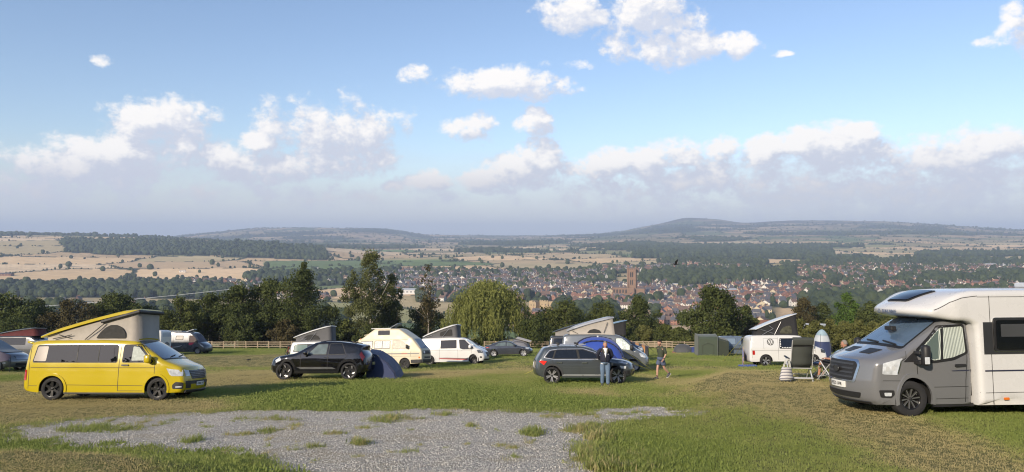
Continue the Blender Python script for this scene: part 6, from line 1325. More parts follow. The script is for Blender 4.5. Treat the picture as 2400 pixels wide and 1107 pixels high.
# ================================================================== motorhome at the right
Mg = paint('motorhome_grey_paint', (.145, .148, .155), .0, .2); Mw = mat('motorhome_white_panel', (.57, .57, .565), .28, coat=.6, var=.02); Mb = mat('motorhome_dark_band', (.030, .031, .034), .35, coat=.3)
mhM = seat(2072, 16.05, 186, h=1.2)
pr = [(.88, .24), (.99, .33), (1.03, .52), (1.03, .72), (1.02, .78), (.97, 1.06), (.93, 1.12), (.84, 1.165), (.16, 1.355), (.02, 1.41), (-.78, 1.90), (-.92, 1.96), (-1.15, 1.98), (-1.37, 1.98), (-1.39, 1.6), (-1.39, .9), (-1.37, .24)]
v = Vehicle('motorhome', 'large grey and white coachbuilt motorhome at the right edge', 'motorhome', mhM, pr, .97, Mg, [0.0], .365, arch=.44, tumble=.10, zb=1.15, seg=.06, nose=.30, r=.10, ground=.25, tail=0, crown=.06, nose_len=.75, it=1, bname='cab')
L = dict(sd=1)
hp = [(-1.42, .22), (-1.42, 1.2), (-1.40, 1.86), (-1.22, 1.94), (-.80, 1.95), (-.45, 1.99), (-.24, 2.02), (-.14, 2.08), (-.14, 2.17), (-.24, 2.25), (-.65, 2.42), (-1.05, 2.53), (-1.45, 2.58), (-5.2, 2.58), (-5.35, 2.45), (-5.38, 1.5), (-5.36, .22)]
H_ = Vehicle('', '', '', None, hp, 1.10, Mw, [-3.55], .365, root=v.t, bname='coach_body', tumble=0, seg=.07, nose=.36, tail=.0, r=.10, ground=.22, crown=.045, tuck=0, nose_len=.8, it=1)
# the tapered white corner behind the cab door and the fender flare
v.side('wheel_arch', v.arcs(0, .44, .52, -14, 194), Mg, .03, thick=.05, **L)
w = v.side('cab_window', rpoly([(-.20, 1.34), (-.72, 1.80), (-1.24, 1.83), (-1.25, 1.30), (-.95, 1.20), (-.50, 1.14)], .05), mat('pleated_silver_blind', (.40, .45, .40), .35, var=.10, vscale=3), .010, **L)
M_ = bpy.data.materials['pleated_silver_blind']; b = NB(M_.node_tree); wv = b.n('ShaderNodeTexWave'); wv.inputs['Scale'].default_value = 9; b.put(wv.inputs['Vector'], b.n('ShaderNodeTexCoord').outputs['Object']); bn = b.n('ShaderNodeBump'); bn.inputs['Strength'].default_value = .6; bn.inputs['Distance'].default_value = .02; b.put(bn.inputs['Height'], wv.outputs['Fac']); M_.node_tree.links.new(bn.outputs[0], M_.node_tree.nodes['Principled BSDF'].inputs['Normal'])
v.side('window_seal', rpoly([(-.12, 1.35), (-.70, 1.85), (-1.28, 1.88), (-1.30, 1.27), (-.97, 1.14), (-.48, 1.08)], .06), M_seal, .006, parent=w, **L); v.side('window_pillar', [(-.66, 1.13), (-.71, 1.13), (-.79, 1.82), (-.74, 1.82)], M_seal, .016, parent=w, h=.1, **L); v.side('quarter_glass', rpoly([(-.24, 1.33), (-.68, 1.76), (-.62, 1.18), (-.50, 1.16)], .03), mat('cab_side_glass', (.10, .135, .125), .06, spec=.8), .013, parent=w, **L)
v.side('mirror_triangle', rpoly([(.22, 1.12), (-.12, 1.34), (-.18, 1.12)], .02), M_dark, .012, **L)
def seam2(v, pts, w=.012, **k):
    for a, c in zip(pts[:-1], pts[1:]):
        a = np.array(a, float); c = np.array(c, float); t = (c-a)/np.linalg.norm(c-a); n = np.array((-t[1], t[0]))*w/2; v.side('panel_seam', [tuple(a+n), tuple(c+n), tuple(c-n), tuple(a-n)], M_seal, .004, h=.1, **k)
seam2(v, [(-.14, 1.10), (-.15, .80), (-.42, .62)], **L); seam2(v, [(-1.20, .28), (-1.22, .72), (-1.28, 1.25)], **L); seam2(v, [(-.50, .60), (-1.36, .60)], .010, **L); seam2(v, [(-.52, .36), (-1.36, .36)], .010, **L); seam2(v, [(.86, .74), (.30, .74), (.28, .62)], .010, **L); seam2(v, [(.42, 1.08), (.14, 1.20), (.12, 1.33)], .010, **L)
v.side('door_handle', rpoly([(-.98, 1.00), (-1.22, 1.01), (-1.22, 1.06), (-.98, 1.06)], .02), M_dark, .035, thick=.04, **L); v.side('pin_stripe', rpoly([(-.92, .915), (-1.37, .915), (-1.37, .94), (-.90, .93)], .005), mat('navy_stripe', (.022, .025, .05), .35), .008, **L)
hl = v.side('headlight', rpoly([(.87, .87), (.84, 1.09), (.62, 1.14), (.26, 1.20), (.46, .86)], .03), M_lamp, .014, **L)
for (x0, x1, z0, z1) in ((.80, .70, .93, 1.03), (.64, .53, .94, 1.05)): v.side('lamp_reflector', rpoly([(x0, z0), (x1, z0), (x1, z1), (x0, z1)], .04), mat('lamp_chrome', (.62, .64, .66), .12, .3), .019, parent=hl, **L)
v.side('lamp_strip', [(.47, .89), (.34, 1.15), (.30, 1.16), (.43, .89)], M_chrome, .020, parent=hl, h=.1, **L)
fl = v.side('fog_lamp_surround', rpoly([(.92, .40), (.96, .55), (.58, .55), (.56, .46), (.66, .39)], .03), M_dark, .012, **L); v.side('fog_lamp', rpoly([(.84, .43), (.85, .50), (.66, .50), (.67, .43)], .02), M_lamp, .020, parent=fl, **L)
g = v.front('grille', [(-.48, .70), (.48, .70), (.56, 1.02), (.50, 1.08), (-.50, 1.08), (-.56, 1.02)], M_dark, .014, r=.04); v.front('grille_frame', [(-.54, .66), (.54, .66), (.62, 1.02), (.54, 1.12), (-.54, 1.12), (-.62, 1.02)], M_chrome, .008, parent=g, r=.05)
for k in range(4): v.front('grille_bar', [(-.48, .75+k*.085), (.48, .75+k*.085), (.48, .785+k*.085), (-.48, .785+k*.085)], mat('grille_grey', (.06, .062, .066), .35, .4), .03, parent=g, h=.1)
bm = bmesh.new(); lathe(bm, [(.10, -.012), (.11, 0), (.10, .012)], 24); lathe(bm, [(.10, -.004), (.001, -.004)], 24); bmesh.ops.scale(bm, vec=(1, 1, .66), verts=bm.verts); o = bmobj('oval_badge', bm, mat('grille_grey', (.06, .062, .066), .35, .4), g, True); o.location = (1.06, 0, .92); o.rotation_euler = (0, 0, R(90))
num_plate(v, 'FE25 UPR', .60, w=.54, h=.125, y=-.0); v.front('lower_grille', [(-.62, .36), (.62, .36), (.66, .47), (-.66, .47)], M_dark, .016, r=.03); v.front('bumper_chin', [(-.80, .25), (.80, .25), (.80, .30), (-.80, .30)], M_dark, .02)
s0, s1 = v.sz(1.40), v.sz(1.90); ws = v.strip('windscreen', rpoly([(-.80, s0), (.80, s0), (.72, s1), (-.72, s1)], .07), mat('windscreen_sky_reflection', (.085, .135, .205), .01, spec=.9, coat=.5, var=.25, vscale=1.5), .012); v.strip('window_seal', rpoly([(-.86, s0-.10), (.86, s0-.10), (.76, s1+.02), (-.76, s1+.02)], .09), M_seal, .006, parent=ws)  # sky reflection put into the windscreen's base colour
for a, sg in ((.60, -1), (-.02, -1)): v.strip('wiper', [(a, s0-.02), (a+sg*.55, s0+.06), (a+sg*.55, s0+.085), (a, s0+.02)], M_dark, .035, h=.1)
for a in (.30, -.42): v.strip('bonnet_vent', [(a-.16, v.sz(1.23)), (a+.16, v.sz(1.23)), (a+.20, v.sz(1.31)), (a-.20, v.sz(1.31))], M_dark, .008)
bm = bmesh.new(); box(bm, (-.22, 0, 1.76), (.12, .26, .09), bev=.02); bmobj('mirror_housing', bm, M_dark, v.t)
for sd in (-1, 1):
    p = v.warp(np.array([[-.12, .97, 1.22]]))[0]
    bm = bmesh.new(); box(bm, (p[0]-.06, sd*(p[1]+.24), 1.27), (.16, .17, .42), bev=.06); o = bmobj('door_mirror', bm, M_dark, v.t, True)
    bm = bmesh.new(); box(bm, (p[0], sd*(p[1]+.08), 1.31), (.08, .20, .07), bev=.02); box(bm, (p[0], sd*(p[1]+.08), 1.12), (.10, .24, .09), bev=.02); bmobj('mirror_arm', bm, M_dark, o)
    bm = bmesh.new(); box(bm, (p[0]-.03, sd*(p[1]+.325), 1.17), (.10, .02, .14), bev=.008); bmobj('mirror_indicator', bm, M_lamp, o)
v.wheels_(mat('polished_alloy', (.36, .36, .37), .28, .8), 'ten', back=M_blackalloy, tyre_ratio=.60); H_.wheels_(M_alloy, 'twin', back=M_blackalloy, tyre_ratio=.60); v.side('side_sill', rpoly([(-.50, .19), (-1.40, .19), (-1.40, .25), (-.48, .25)], .01), M_dark, -.02, thick=.05, **L)
# coach side details
H_.side('dark_band', [(-1.54, 1.26), (-1.54, 1.92), (-5.3, 1.92), (-5.3, 1.26)], Mb, .005, **L); v.side('door_pillar_band', rpoly([(-1.30, 1.25), (-1.33, 1.92), (-1.38, 1.93), (-1.38, 1.25)], .01), Mb, .004, **L)
w = H_.side('side_window', rpoly([(-1.80, 1.36), (-1.80, 1.96), (-2.62, 1.96), (-2.62, 1.36)], .06), M_glass, .045, thick=.05, **L); H_.side('window_frame', rpoly([(-1.76, 1.32), (-1.76, 2.0), (-2.66, 2.0), (-2.66, 1.32)], .08), M_dark, .030, parent=w, **L); H_.side('window_edge', rpoly([(-1.745, 1.305), (-1.745, 2.015), (-2.675, 2.015), (-2.675, 1.305)], .08), M_chrome, .010, parent=w, **L)
H_.side('roller_blind', rpoly([(-1.90, 1.62), (-1.90, 1.88), (-2.52, 1.88), (-2.52, 1.62)], .02), mat('dim_blind', (.05, .052, .055), .4), .050, parent=w, **L)
H_.side('side_window', rpoly([(-3.4, 1.36), (-3.4, 1.96), (-4.5, 1.96), (-4.5, 1.36)], .06), M_glass, .02, **L)
for p in ([(-1.70, .26), (-1.70, 2.46)], [(-1.44, .48), (-5.3, .48)], [(-1.44, 2.44), (-5.3, 2.44)]): seam2(H_, p, .010, **L)
seam2(H_, [(-.2, 2.17), (-.6, 2.33), (-1.0, 2.42), (-1.44, 2.46)], .012, **L)
H_.side('pin_stripe', [(-1.54, .91), (-1.54, .94), (-5.3, .94), (-5.3, .91)], MATS['navy_stripe'], .006, **L); H_.side('side_marker', rpoly([(-1.92, .33), (-1.92, .38), (-2.04, .38), (-2.04, .33)], .02), M_amber, .014, **L)
def Ssurf(x): 
    k = int(np.argmax(H_.P[:, 0])); return float(np.interp(-x, np.maximum.accumulate(-H_.P[k:, 0]), H_.S[k:]))
sk = H_.strip('skylight', rpoly([(-.34, Ssurf(-.40)), (.34, Ssurf(-.40)), (.40, Ssurf(-.98)), (-.40, Ssurf(-.98))], .06), M_glass, .035, thick=.04); H_.strip('skylight_frame', rpoly([(-.38, Ssurf(-.36)), (.38, Ssurf(-.36)), (.44, Ssurf(-1.02)), (-.44, Ssurf(-1.02))], .07), M_dark, .02, parent=sk, thick=.03)
bm = bmesh.new(); box(bm, (-3.5, .3, 2.68), (.7, .5, .12), bev=.04); bmobj('roof_vent', bm, mat('pale_grey_panel', (.45, .48, .52), .4), v.t)
zl_ = 2.10; p = H_.warp(np.array([[0, .10, zl_]]))[0]; lt_ = mat('grey_blue_letters', (.12, .15, .22), .4); xl_ = float(H_.P[:, 0].max())
text_on('maker_lettering', 'SUNLIVING', .10, lt_, v.t, frame_m(Vector((xl_+.012, .12, zl_+.03)), (0, 1, 0), (0, 0, 1)), .004)
bm = bmesh.new(); lathe(bm, [(.035, -.004), (.05, 0), (.035, .004), (.035, -.004)], 16); o = bmobj('maker_emblem', bm, lt_, v.t); o.location = (xl_+.012, -.24, zl_+.03); o.rotation_euler = (0, 0, R(90))
# ================================================================== tents
def dome(t, name, m, w, d_, h, n=24, rows=12, p=2.2, cut=None, lean=0., a0=0., a1=1.0, inset=0.):
    """arched shelter: half tunnel that closes towards front and back"""
    bm = bmesh.new(); G = []
    for j in range(rows+1):
        f = a0+(a1-a0)*j/rows; s = 2*f-1; k = max(.02, (1-abs(s)**p))**.5 if p else 1; row = []
        for i in range(n+1):
            a = math.pi*i/n; c, s_ = math.cos(a), math.sin(a)
            x = -(abs(c)**.8)*math.copysign(1, c)*w/2*(.55+.45*k if p else 1); z = (abs(s_)**.85)*h*k-inset
            row.append(bm.verts.new((x+lean*z, s*d_/2, max(0, z))))
        G.append(row)
    for A, B in zip(G[:-1], G[1:]):
        for i in range(n): bm.faces.new((A[i], A[i+1], B[i+1], B[i]))
    if not p or (a0, a1) != (0., 1.):
        bm.faces.new(G[0]); bm.faces.new(G[-1][::-1])
    bmesh.ops.recalc_face_normals(bm, faces=bm.faces); return bmobj(name, bm, m, t, True)
def arch(t, name, m, w, h, y, r, p=.8, sx=1.0):
    bm = bmesh.new(); pts = []
    for i in range(25):
        a = math.pi*i/24; c, s_ = math.cos(a), math.sin(a); pts.append((-(abs(c)**p)*math.copysign(1, c)*w/2*sx, y, (abs(s_)**.85)*h))
    path_tube(bm, pts, r, 5); return bmobj(name, bm, m, t, True)
def guy(label, pts, r=.009, col=None):
    bm = bmesh.new(); q = [Vector(p) for p in pts]; path_tube(bm, q, r, 5); return tag(bmobj('guy_rope', bm, col or rope_y), label, 'guy rope', 'tent guy ropes')
rope_y = mat('yellow_rope', (.58, .52, .06), .8); rope_w = mat('pale_rope', (.55, .55, .50), .8)
def gp(px, py, lift=.02):
    x, y = hit(px, py); return Vector((x, y, gz(x, y)+lift))
def pt(px, py, d_): return Vector((XU(px, d_), d_, CAMZ-(py-553.5)/F*d_))
def fab(n, c, **k): return mat(n, c, .7, bump=.35, bscale=4, var=.10, vscale=2, sheen=.15, **k)
Tb = fab('royal_blue_fabric', (.022, .062, .33)); Td = fab('dark_navy_fabric', (.014, .020, .055)); Tn = fab('navy_fabric', (.024, .038, .105))
t = empty('tent', 'royal blue dome tent with dark arches beside the silver grey camper', 'tent', seat(1398, 37.2, -4, roll=False))
dome(t, 'canopy', Tb, 2.9, 2.6, 1.86, p=2.4, lean=.03); 
for y, k in ((-.62, .94), (.0, 1.0), (.62, .94)): arch(t, 'pole', Td, 2.92*(.55+.45*k), 1.87*k, y, .035)
o = dome(t, 'front_panel', fab('deep_blue_fabric', (.012, .030, .17)), 2.3, .5, 1.35, p=3, a0=.0, a1=1.); o.location = (.05, -.95, 0)
arch(o, 'zip', Td, 2.28, 1.33, -.05, .022); bm = bmesh.new(); lathe(bm, [(.05, 0), (.05, .06), (.001, .06)], 10, 'Z'); o = bmobj('pole_cap', bm, MATS['white_net_curtain'], t); o.location = (.06, 0, 1.86)
for a, c, nm in ((pt(1458, 838, 36), gp(1538, 876), 'outermost yellow guy rope right of the blue tent'), (pt(1448, 812, 37), gp(1537, 873), 'highest yellow guy rope right of the blue tent'), (pt(1480, 852, 35), gp(1518, 866), 'shortest yellow guy rope right of the blue tent'), (pt(1250, 868, 34), gp(1228, 879), 'yellow guy rope left of the grey car tail')): guy(nm, [a, c])
# navy awning on the back of the black car
B0 = seat(903, 34.2, 0, roll=False); t = empty('tent', 'navy blue awning tent pitched against the back of the black car', 'tent', B0)
V = [(-.70,-.9,0),(.72,-.9,0),(.72,1.0,0),(-.75,1.0,0),(-.80,-.70,1.24),(-.30,-.74,1.17),(.25,-.78,.80),(.56,-.84,.42),(-.80,.75,1.24),(-.30,.80,1.17),(.25,.85,.80),(.56,.92,.42)]
me = pymesh('canopy', V, [(0,1,7,6,5,4),(3,8,9,10,11,2),(4,5,9,8),(5,6,10,9),(6,7,11,10),(7,1,2,11),(0,4,8,3)]); bm = bmesh.new(); bm.from_mesh(me); bmesh.ops.bevel(bm, geom=bm.edges[:], offset=.05, segments=2, affect='EDGES'); bmobj('canopy', bm, Tn, t)
bm = bmesh.new(); path_tube(bm, [(-.80,-.71,1.26),(-.30,-.76,1.19),(.25,-.80,.82),(.56,-.86,.44),(.73,-.92,0)], .018); bmobj('pole', bm, Td, t)
for (dx, px, py, c, nm) in ((-.7, 902, 887, rope_w, 'pale guy rope nearest the black car'), (-.4, 919, 887, rope_w, 'pale guy rope in the middle of the navy awning'), (-.2, 933, 885, rope_y, 'yellow guy rope right of the navy awning'), (.5, 944, 885, rope_y, 'outer yellow guy rope by the cream camper')):
    guy(nm, [B0 @ Vector((dx, -.78, 1.16 if dx < .3 else .5)), gp(px, py)], .008, c)
# folded chair and bag heap between awning and cream camper
t = empty('folding_chair', 'blue and black folding camp chair between navy awning and cream camper', 'chair', seat(917, 42.5, 20, roll=False)); bm = bmesh.new(); box(bm, (0, 0, .42), (.5, .48, .05), bev=.02); bmobj('seat', bm, mat('bright_blue_cloth', (.03, .20, .42), .8), t); bm = bmesh.new(); box(bm, (-.25, 0, .72), (.05, .5, .55), Matrix.Rotation(R(-10), 3, 'Y'), .02); bmobj('backrest', bm, Td, t)
for a, c in (((-.25,-.25,0),(.25,-.25,.6)),((.25,-.25,0),(-.25,-.25,.6)),((-.25,.25,0),(.25,.25,.6)),((.25,.25,0),(-.25,.25,.6))): bm = bmesh.new(); tube(bm, a, c, .014); bmobj('leg', bm, M_dark, t)
# grey dome by the saloon
t = empty('tent', 'pale grey dome tent with beige fly behind the dark grey saloon', 'tent', seat(1216, 76, -10, roll=False)); dome(t, 'canopy', fab('grey_tent_fabric', (.17, .17, .185)), 2.5, 2.4, 1.42, p=2.4); 
for y, k in ((-.6, .93), (.25, .99)): arch(t, 'pole', fab('slate_tent_band', (.06, .065, .09)), 2.52*(.55+.45*k), 1.43*k, y, .05)
o = dome(t, 'door_panel', fab('pale_door_panel', (.46, .42, .40)), 1.5, .3, .98, p=3); o.location = (-.2, -1.02, 0); bm = bmesh.new(); box(bm, (.5, .1, 1.47), (1.5, 1.2, .03), Matrix.Rotation(R(14), 3, 'Y')); bmobj('fly_sheet', bm, fab('beige_fly', (.33, .30, .26)), t)
# orange and black tunnel tent
t = empty('tent', 'orange and black striped tunnel tent behind the silver grey camper bonnet', 'tent', seat(1482, 66, -12, roll=False)); To = fab('orange_fabric', (.42, .20, .07)); Tk = fab('charcoal_fabric', (.025, .026, .03))
for k in range(5):
    a = .02+k*.19; 
    G_o = bmesh.new()
    for m_, f0, f1, nm in ((To, a, a+.10, 'orange_panel'), (Tk, a+.10, a+.19, 'black_band')):
        bm = bmesh.new(); rows = []
        for f in (f0, (f0+f1)/2, f1):
            s = f*1.0; hh = 1.55*(1-.55*max(0, s-.25)**1.3); rows.append([bm.verts.new(((f-.5)*3.0, -math.cos(math.pi*i/14)*1.25*(1-.25*s), math.sin(math.pi*i/14)*hh)) for i in range(15)])
        for A, B in zip(rows[:-1], rows[1:]):
            for i in range(14): bm.faces.new((A[i], A[i+1], B[i+1], B[i]))
        bmobj(nm, bm, m_, t, True)
    G_o.free()
guy('dark guy rope right of the orange striped tent', [pt(1508, 800, 66), gp(1530, 823)], .02, mat('dark_rope', (.05, .05, .05), .8)); guy('pale guy rope right of the silver grey camper bonnet', [pt(1505, 806, 64), gp(1522, 824)], .014, rope_w)
# two small tents by the fence
t = empty('tent', 'small dark grey dome tent with red base by the fence', 'tent', seat(1600, 80, -8, roll=False)); dome(t, 'canopy', fab('charcoal_tent', (.055, .058, .06)), 2.0, 1.7, .98, p=1.6, n=16); o = dome(t, 'groundsheet', fab('red_groundsheet', (.30, .03, .02)), 2.2, 1.9, .20, p=4, n=16); arch(t, 'pole', Tk, 1.9, .96, 0, .025)
t = empty('tent', 'small blue tent between the dark dome tent and green awning', 'tent', seat(1631, 80, -8, roll=False)); dome(t, 'canopy', fab('mid_blue_tent', (.025, .04, .14)), 1.5, 1.6, .72, p=1.6, n=16)
# green awning
Tg = fab('olive_green_fabric', (.045, .062, .040)); t = empty('awning', 'tall green box awning pitched behind the small blue grey van', 'tent', seat(1663, 69, -6, roll=False)); bm = bmesh.new()
def tunnel(bm, x0, x1, hw, h0, h1, hw1=None):
    R_ = []; hw1 = hw1 or hw
    for x, w_, h in ((x0, hw, h0), (x1, hw1, h1)):
        R_.append([bm.verts.new((x, y*w_, z*h)) for (y, z) in ((-1, 0), (-1, .5), (-.98, .86), (-.8, .96), (0, 1), (.8, .96), (.98, .86), (1, .5), (1, 0))])
    for i in range(8): bm.faces.new((R_[0][i], R_[0][i+1], R_[1][i+1], R_[1][i]))
    bm.faces.new(R_[0]); bm.faces.new(R_[1][::-1]); bmesh.ops.recalc_face_normals(bm, faces=bm.faces)
tunnel(bm, -1.2, .55, 1.15, 1.98, 2.0); bmobj('canopy', bm, Tg, t); bm = bmesh.new(); tunnel(bm, .56, 1.6, 1.05, 1.9, 1.55, .85); bmobj('vehicle_sleeve', bm, fab('dark_olive_fabric', (.032, .040, .026)), t)
for x in (-1.2, .55): bm = bmesh.new(); path_tube(bm, [(x, y*1.17, z*2.02) for (y, z) in ((-1, 0), (-1, .5), (-.98, .86), (-.8, .96), (0, 1), (.8, .96), (.98, .86), (1, .5), (1, 0))], .03); bmobj('pole', bm, fab('grey_green_band', (.09, .10, .09)), t)
bm = bmesh.new(); path_tube(bm, [(-.8, -1.175, 0), (-.8, -1.175, 1.15), (-.3, -1.175, 1.35), (.2, -1.175, 1.15), (.2, -1.175, 0)], .018); bmobj('door_zip', bm, fab('dark_olive_fabric', (.03, .04, .03)), t)
for a, c, nm in ((pt(1697, 800, 68), gp(1688, 832), 'yellow guy rope on the front of the green awning'), (pt(1742, 790, 47), gp(1694, 847), 'long yellow guy rope left of the white camper'), (pt(1744, 800, 47), gp(1714, 846), 'second yellow guy rope left of the white camper'), (pt(1745, 812, 47), gp(1728, 842), 'shortest yellow guy rope left of the white camper'), (pt(1640, 812, 69), gp(1634, 830), 'yellow guy rope at the left of the green awning')): guy(nm, [a, c], .012)
# windbreak behind the white camper
Mw_ = seat(1741, 46.5, 75, roll=False); t = empty('windbreak', 'blue windbreak with orange stripes behind the tail of the white camper', 'windbreak', Mw_)
for z0, z1, m_ in ((.0, .12, Tb), (.13, .30, Td), (.31, .40, To), (.41, .60, Tb), (.61, .68, To), (.69, .98, Tb)):
    bm = bmesh.new(); box(bm, (0, .02*math.sin(9*z0), (z0+z1)/2), (1.5, .02, z1-z0)); bmobj('panel', bm, m_, t)
for x in (-.75, .0, .75): bm = bmesh.new(); tube(bm, (x, -.03, -.1), (x, -.03, 1.15), .014); bmobj('pole', bm, wood_m, t)
t = link('groundsheet', None); bpy.data.objects.remove(t); bm = bmesh.new(); box(bm, (0, 0, .05), (1.0, .6, .12), bev=.05); o = tag(bmobj('storage_bag', bm, Tb), 'blue bag on the grass under the tail of the white camper', 'bag'); o.matrix_world = seat(1752, 45.6, 5)
# toilet tent
t = empty('toilet_tent', 'tall slim toilet tent, pale blue top over navy, by the scrub hedge', 'tent', seat(1926, 61, 12, roll=False)); 
def slim(name, m, z0, z1):
    bm = bmesh.new(); rows = []
    for k in range(7):
        z = z0+(z1-z0)*k/6; f = z/2.42; r_ = .66*(1-f**2.6)**.62+.02; rows.append([bm.verts.new((r_*math.copysign(abs(math.cos(a))**.7, math.cos(a)), r_*math.copysign(abs(math.sin(a))**.7, math.sin(a)), z)) for a in [2*math.pi*i/24 for i in range(24)]])
    for A, B in zip(rows[:-1], rows[1:]):
        for i in range(24): bm.faces.new((A[i], A[(i+1) % 24], B[(i+1) % 24], B[i]))
    bmobj(name, bm, m, t, True)
slim('lower_panel', Tn, 0, 1.45); slim('mesh_band', fab('white_grey_band', (.42, .45, .48)), 1.46, 1.95); slim('top_panel', fab('pale_blue_fabric', (.26, .36, .42)), 1.96, 2.41)
for k in range(4):
    a = R(45+90*k); bm = bmesh.new(); path_tube(bm, [(math.cos(a)*q*1.20, math.sin(a)*q*1.20, z) for z, q in [(z, .66*(1-(z/2.42)**2.6)**.62+.03) for z in (0, .5, 1.0, 1.4, 1.8, 2.1)]], .012); bmobj('pole', bm, Td, t)
# plum awning sheet at the left edge and the dome tent behind it
t = empty('awning', 'dark plum awning sheet hanging in front of the people carrier at the left edge', 'tent', seat(-24, 38.5, 0, roll=False) @ Matrix.Translation((0, 0, .12))); V = []
bm = bmesh.new(); rows = []
for j in range(9):
    f = j/8; rows.append([bm.verts.new((-1.6+2.55*i/12*(1-.0*f)-.1*f, .35*f+.05*math.sin(i*1.7), .55+1.02*f*(1-.80*(i/12)**1.4)-.18*math.sin(math.pi*i/12)*(1-f)+(.35-.35*(i/12))*0)) for i in range(13)])
for A, B in zip(rows[:-1], rows[1:]):
    for i in range(12): bm.faces.new((A[i], A[i+1], B[i+1], B[i]))
r_ = bmesh.ops.extrude_face_region(bm, geom=bm.faces[:]); bmesh.ops.translate(bm, vec=(0, .02, 0), verts=[q for q in r_['geom'] if isinstance(q, bmesh.types.BMVert)]); bmesh.ops.recalc_face_normals(bm, faces=bm.faces); bmobj('canopy', bm, MATS['plum_cover'], t, True)
for x in (-1.5, .9): bm = bmesh.new(); tube(bm, (x, .2, -.1), (x, .3, .75), .014); bmobj('pole', bm, M_dark, t)
# ================================================================== reclining chairs, table, bag
C_pad = mat('grey_green_cushion', (.046, .052, .046), .85, bump=.3, bscale=12, var=.1); alu = mat('aluminium_tube', (.66, .66, .66), .4, .5, var=.04)
def recliner(label, M, tilt=18):
    t = empty('reclining_chair', label, 'chair', M); Rb = Matrix.Rotation(R(-tilt), 3, 'Y')
    bm = bmesh.new(); n = 8; G = []
    for k in range(n+1):
        f = k/n; p = Vector((-.22, 0, .46))+Rb @ Vector((0, 0, .86*f)); w_ = .28*(1.0 if f > .25 else .96); th = .035+.02*math.sin(f*9)**2
        G.append([bm.verts.new(p+Rb @ Vector((dx, y, 0))) for (dx, y) in ((-th, -w_), (-th-.012, 0), (-th, w_), (th, w_), (th+.01, 0), (th, -w_))])
    for A, B in zip(G[:-1], G[1:]):
        for i in range(6): bm.faces.new((A[i], A[(i+1) % 6], B[(i+1) % 6], B[i]))
    bm.faces.new(G[0]); bm.faces.new(G[-1][::-1]); bmesh.ops.recalc_face_normals(bm, faces=bm.faces); bmobj('backrest', bm, C_pad, t, True)
    bm = bmesh.new(); p = Vector((-.22, 0, .46))+Rb @ Vector((-.02, 0, .76)); box(bm, p, (.13, .585, .22), Rb, .04); hr = bmobj('headrest', bm, C_pad, t, True); bm = bmesh.new(); box(bm, Vector((-.22, 0, .46))+Rb @ Vector((-.055, 0, .63)), (.02, .57, .025), Rb); bmobj('strap', bm, M_dark, hr)
    bm = bmesh.new(); box(bm, (.05, 0, .44), (.54, .54, .06), Matrix.Rotation(R(-4), 3, 'Y'), .025); bmobj('seat', bm, C_pad, t, True)
    for s in (-1, 1):
        bm = bmesh.new(); box(bm, (.04, s*.33, .66), (.48, .055, .035), bev=.012); bmobj('armrest', bm, M_dark, t)
        bm = bmesh.new(); tube(bm, (-.34, s*.31, 0), (.24, s*.31, .64), .018); bmobj('leg', bm, alu, t); bm = bmesh.new(); tube(bm, (.34, s*.31, 0), (-.20, s*.31, .64), .014); bmobj('leg', bm, alu, t)
        bm = bmesh.new(); path_tube(bm, [tuple(Vector((-.25, s*.30, .40))), tuple(Vector((-.25, s*.30, .46))+Rb @ Vector((-.03, 0, .80)))], .013); bmobj('back_frame', bm, alu, t)
        bm = bmesh.new(); lathe(bm, [(.03, -.02), (.04, 0), (.03, .02), (.001, .02)], 12); o = bmobj('recline_knob', bm, M_dark, t); o.location = (-.20, s*.335, .60)
    for x, z, r_ in ((-.33, .12, .028), (.33, .12, .014), (-.20, .385, .014), (.30, .42, .013)): bm = bmesh.new(); tube(bm, (x, -.31, z), (x, .31, z), r_); bmobj('crossbar', bm, alu, t)
    return t
recliner('empty dark grey reclining chair turned away from the camera beside a striped bag', seat(1872, 21.6, 84, roll=False), 14)
chM = seat(1952, 21.4, 116, roll=False) @ Matrix.Scale(.92, 4); recliner('dark grey reclining chair with a grey haired man in it', chM, 34)
t = empty('side_table', 'small dark folding table between the two reclining chairs', 'table', seat(1925, 21.9, 10, roll=False)); bm = bmesh.new(); box(bm, (0, 0, .47), (.55, .42, .03), bev=.01); bmobj('tabletop', bm, M_dark, t)
for y in (-.18, .18):
    for sg in (-1, 1): bm = bmesh.new(); tube(bm, (-.22*sg, y, 0), (.22*sg, y, .46), .011); bmobj('leg', bm, alu, t)
tm = seat(1925, 21.9, 10, roll=False)
bm = bmesh.new(); box(bm, (0, 0, .012), (.22, .15, .02), bev=.004); o = tag(bmobj('book', bm, mat('blue_book_cover', (.06, .10, .22), .5)), 'blue covered book lying on the small folding table', 'book'); o.matrix_world = tm @ Matrix.Translation((-.1, -.05, .487))
bm = bmesh.new(); lathe(bm, [(.001, 0), (.03, 0), (.035, .10), (.03, .11), (.001, .10)], 14, 'Z'); o = tag(bmobj('cup', bm, M_chrome, None, True), 'metal cup standing on the small folding table', 'cup'); o.matrix_world = tm @ Matrix.Translation((.14, .05, .486))
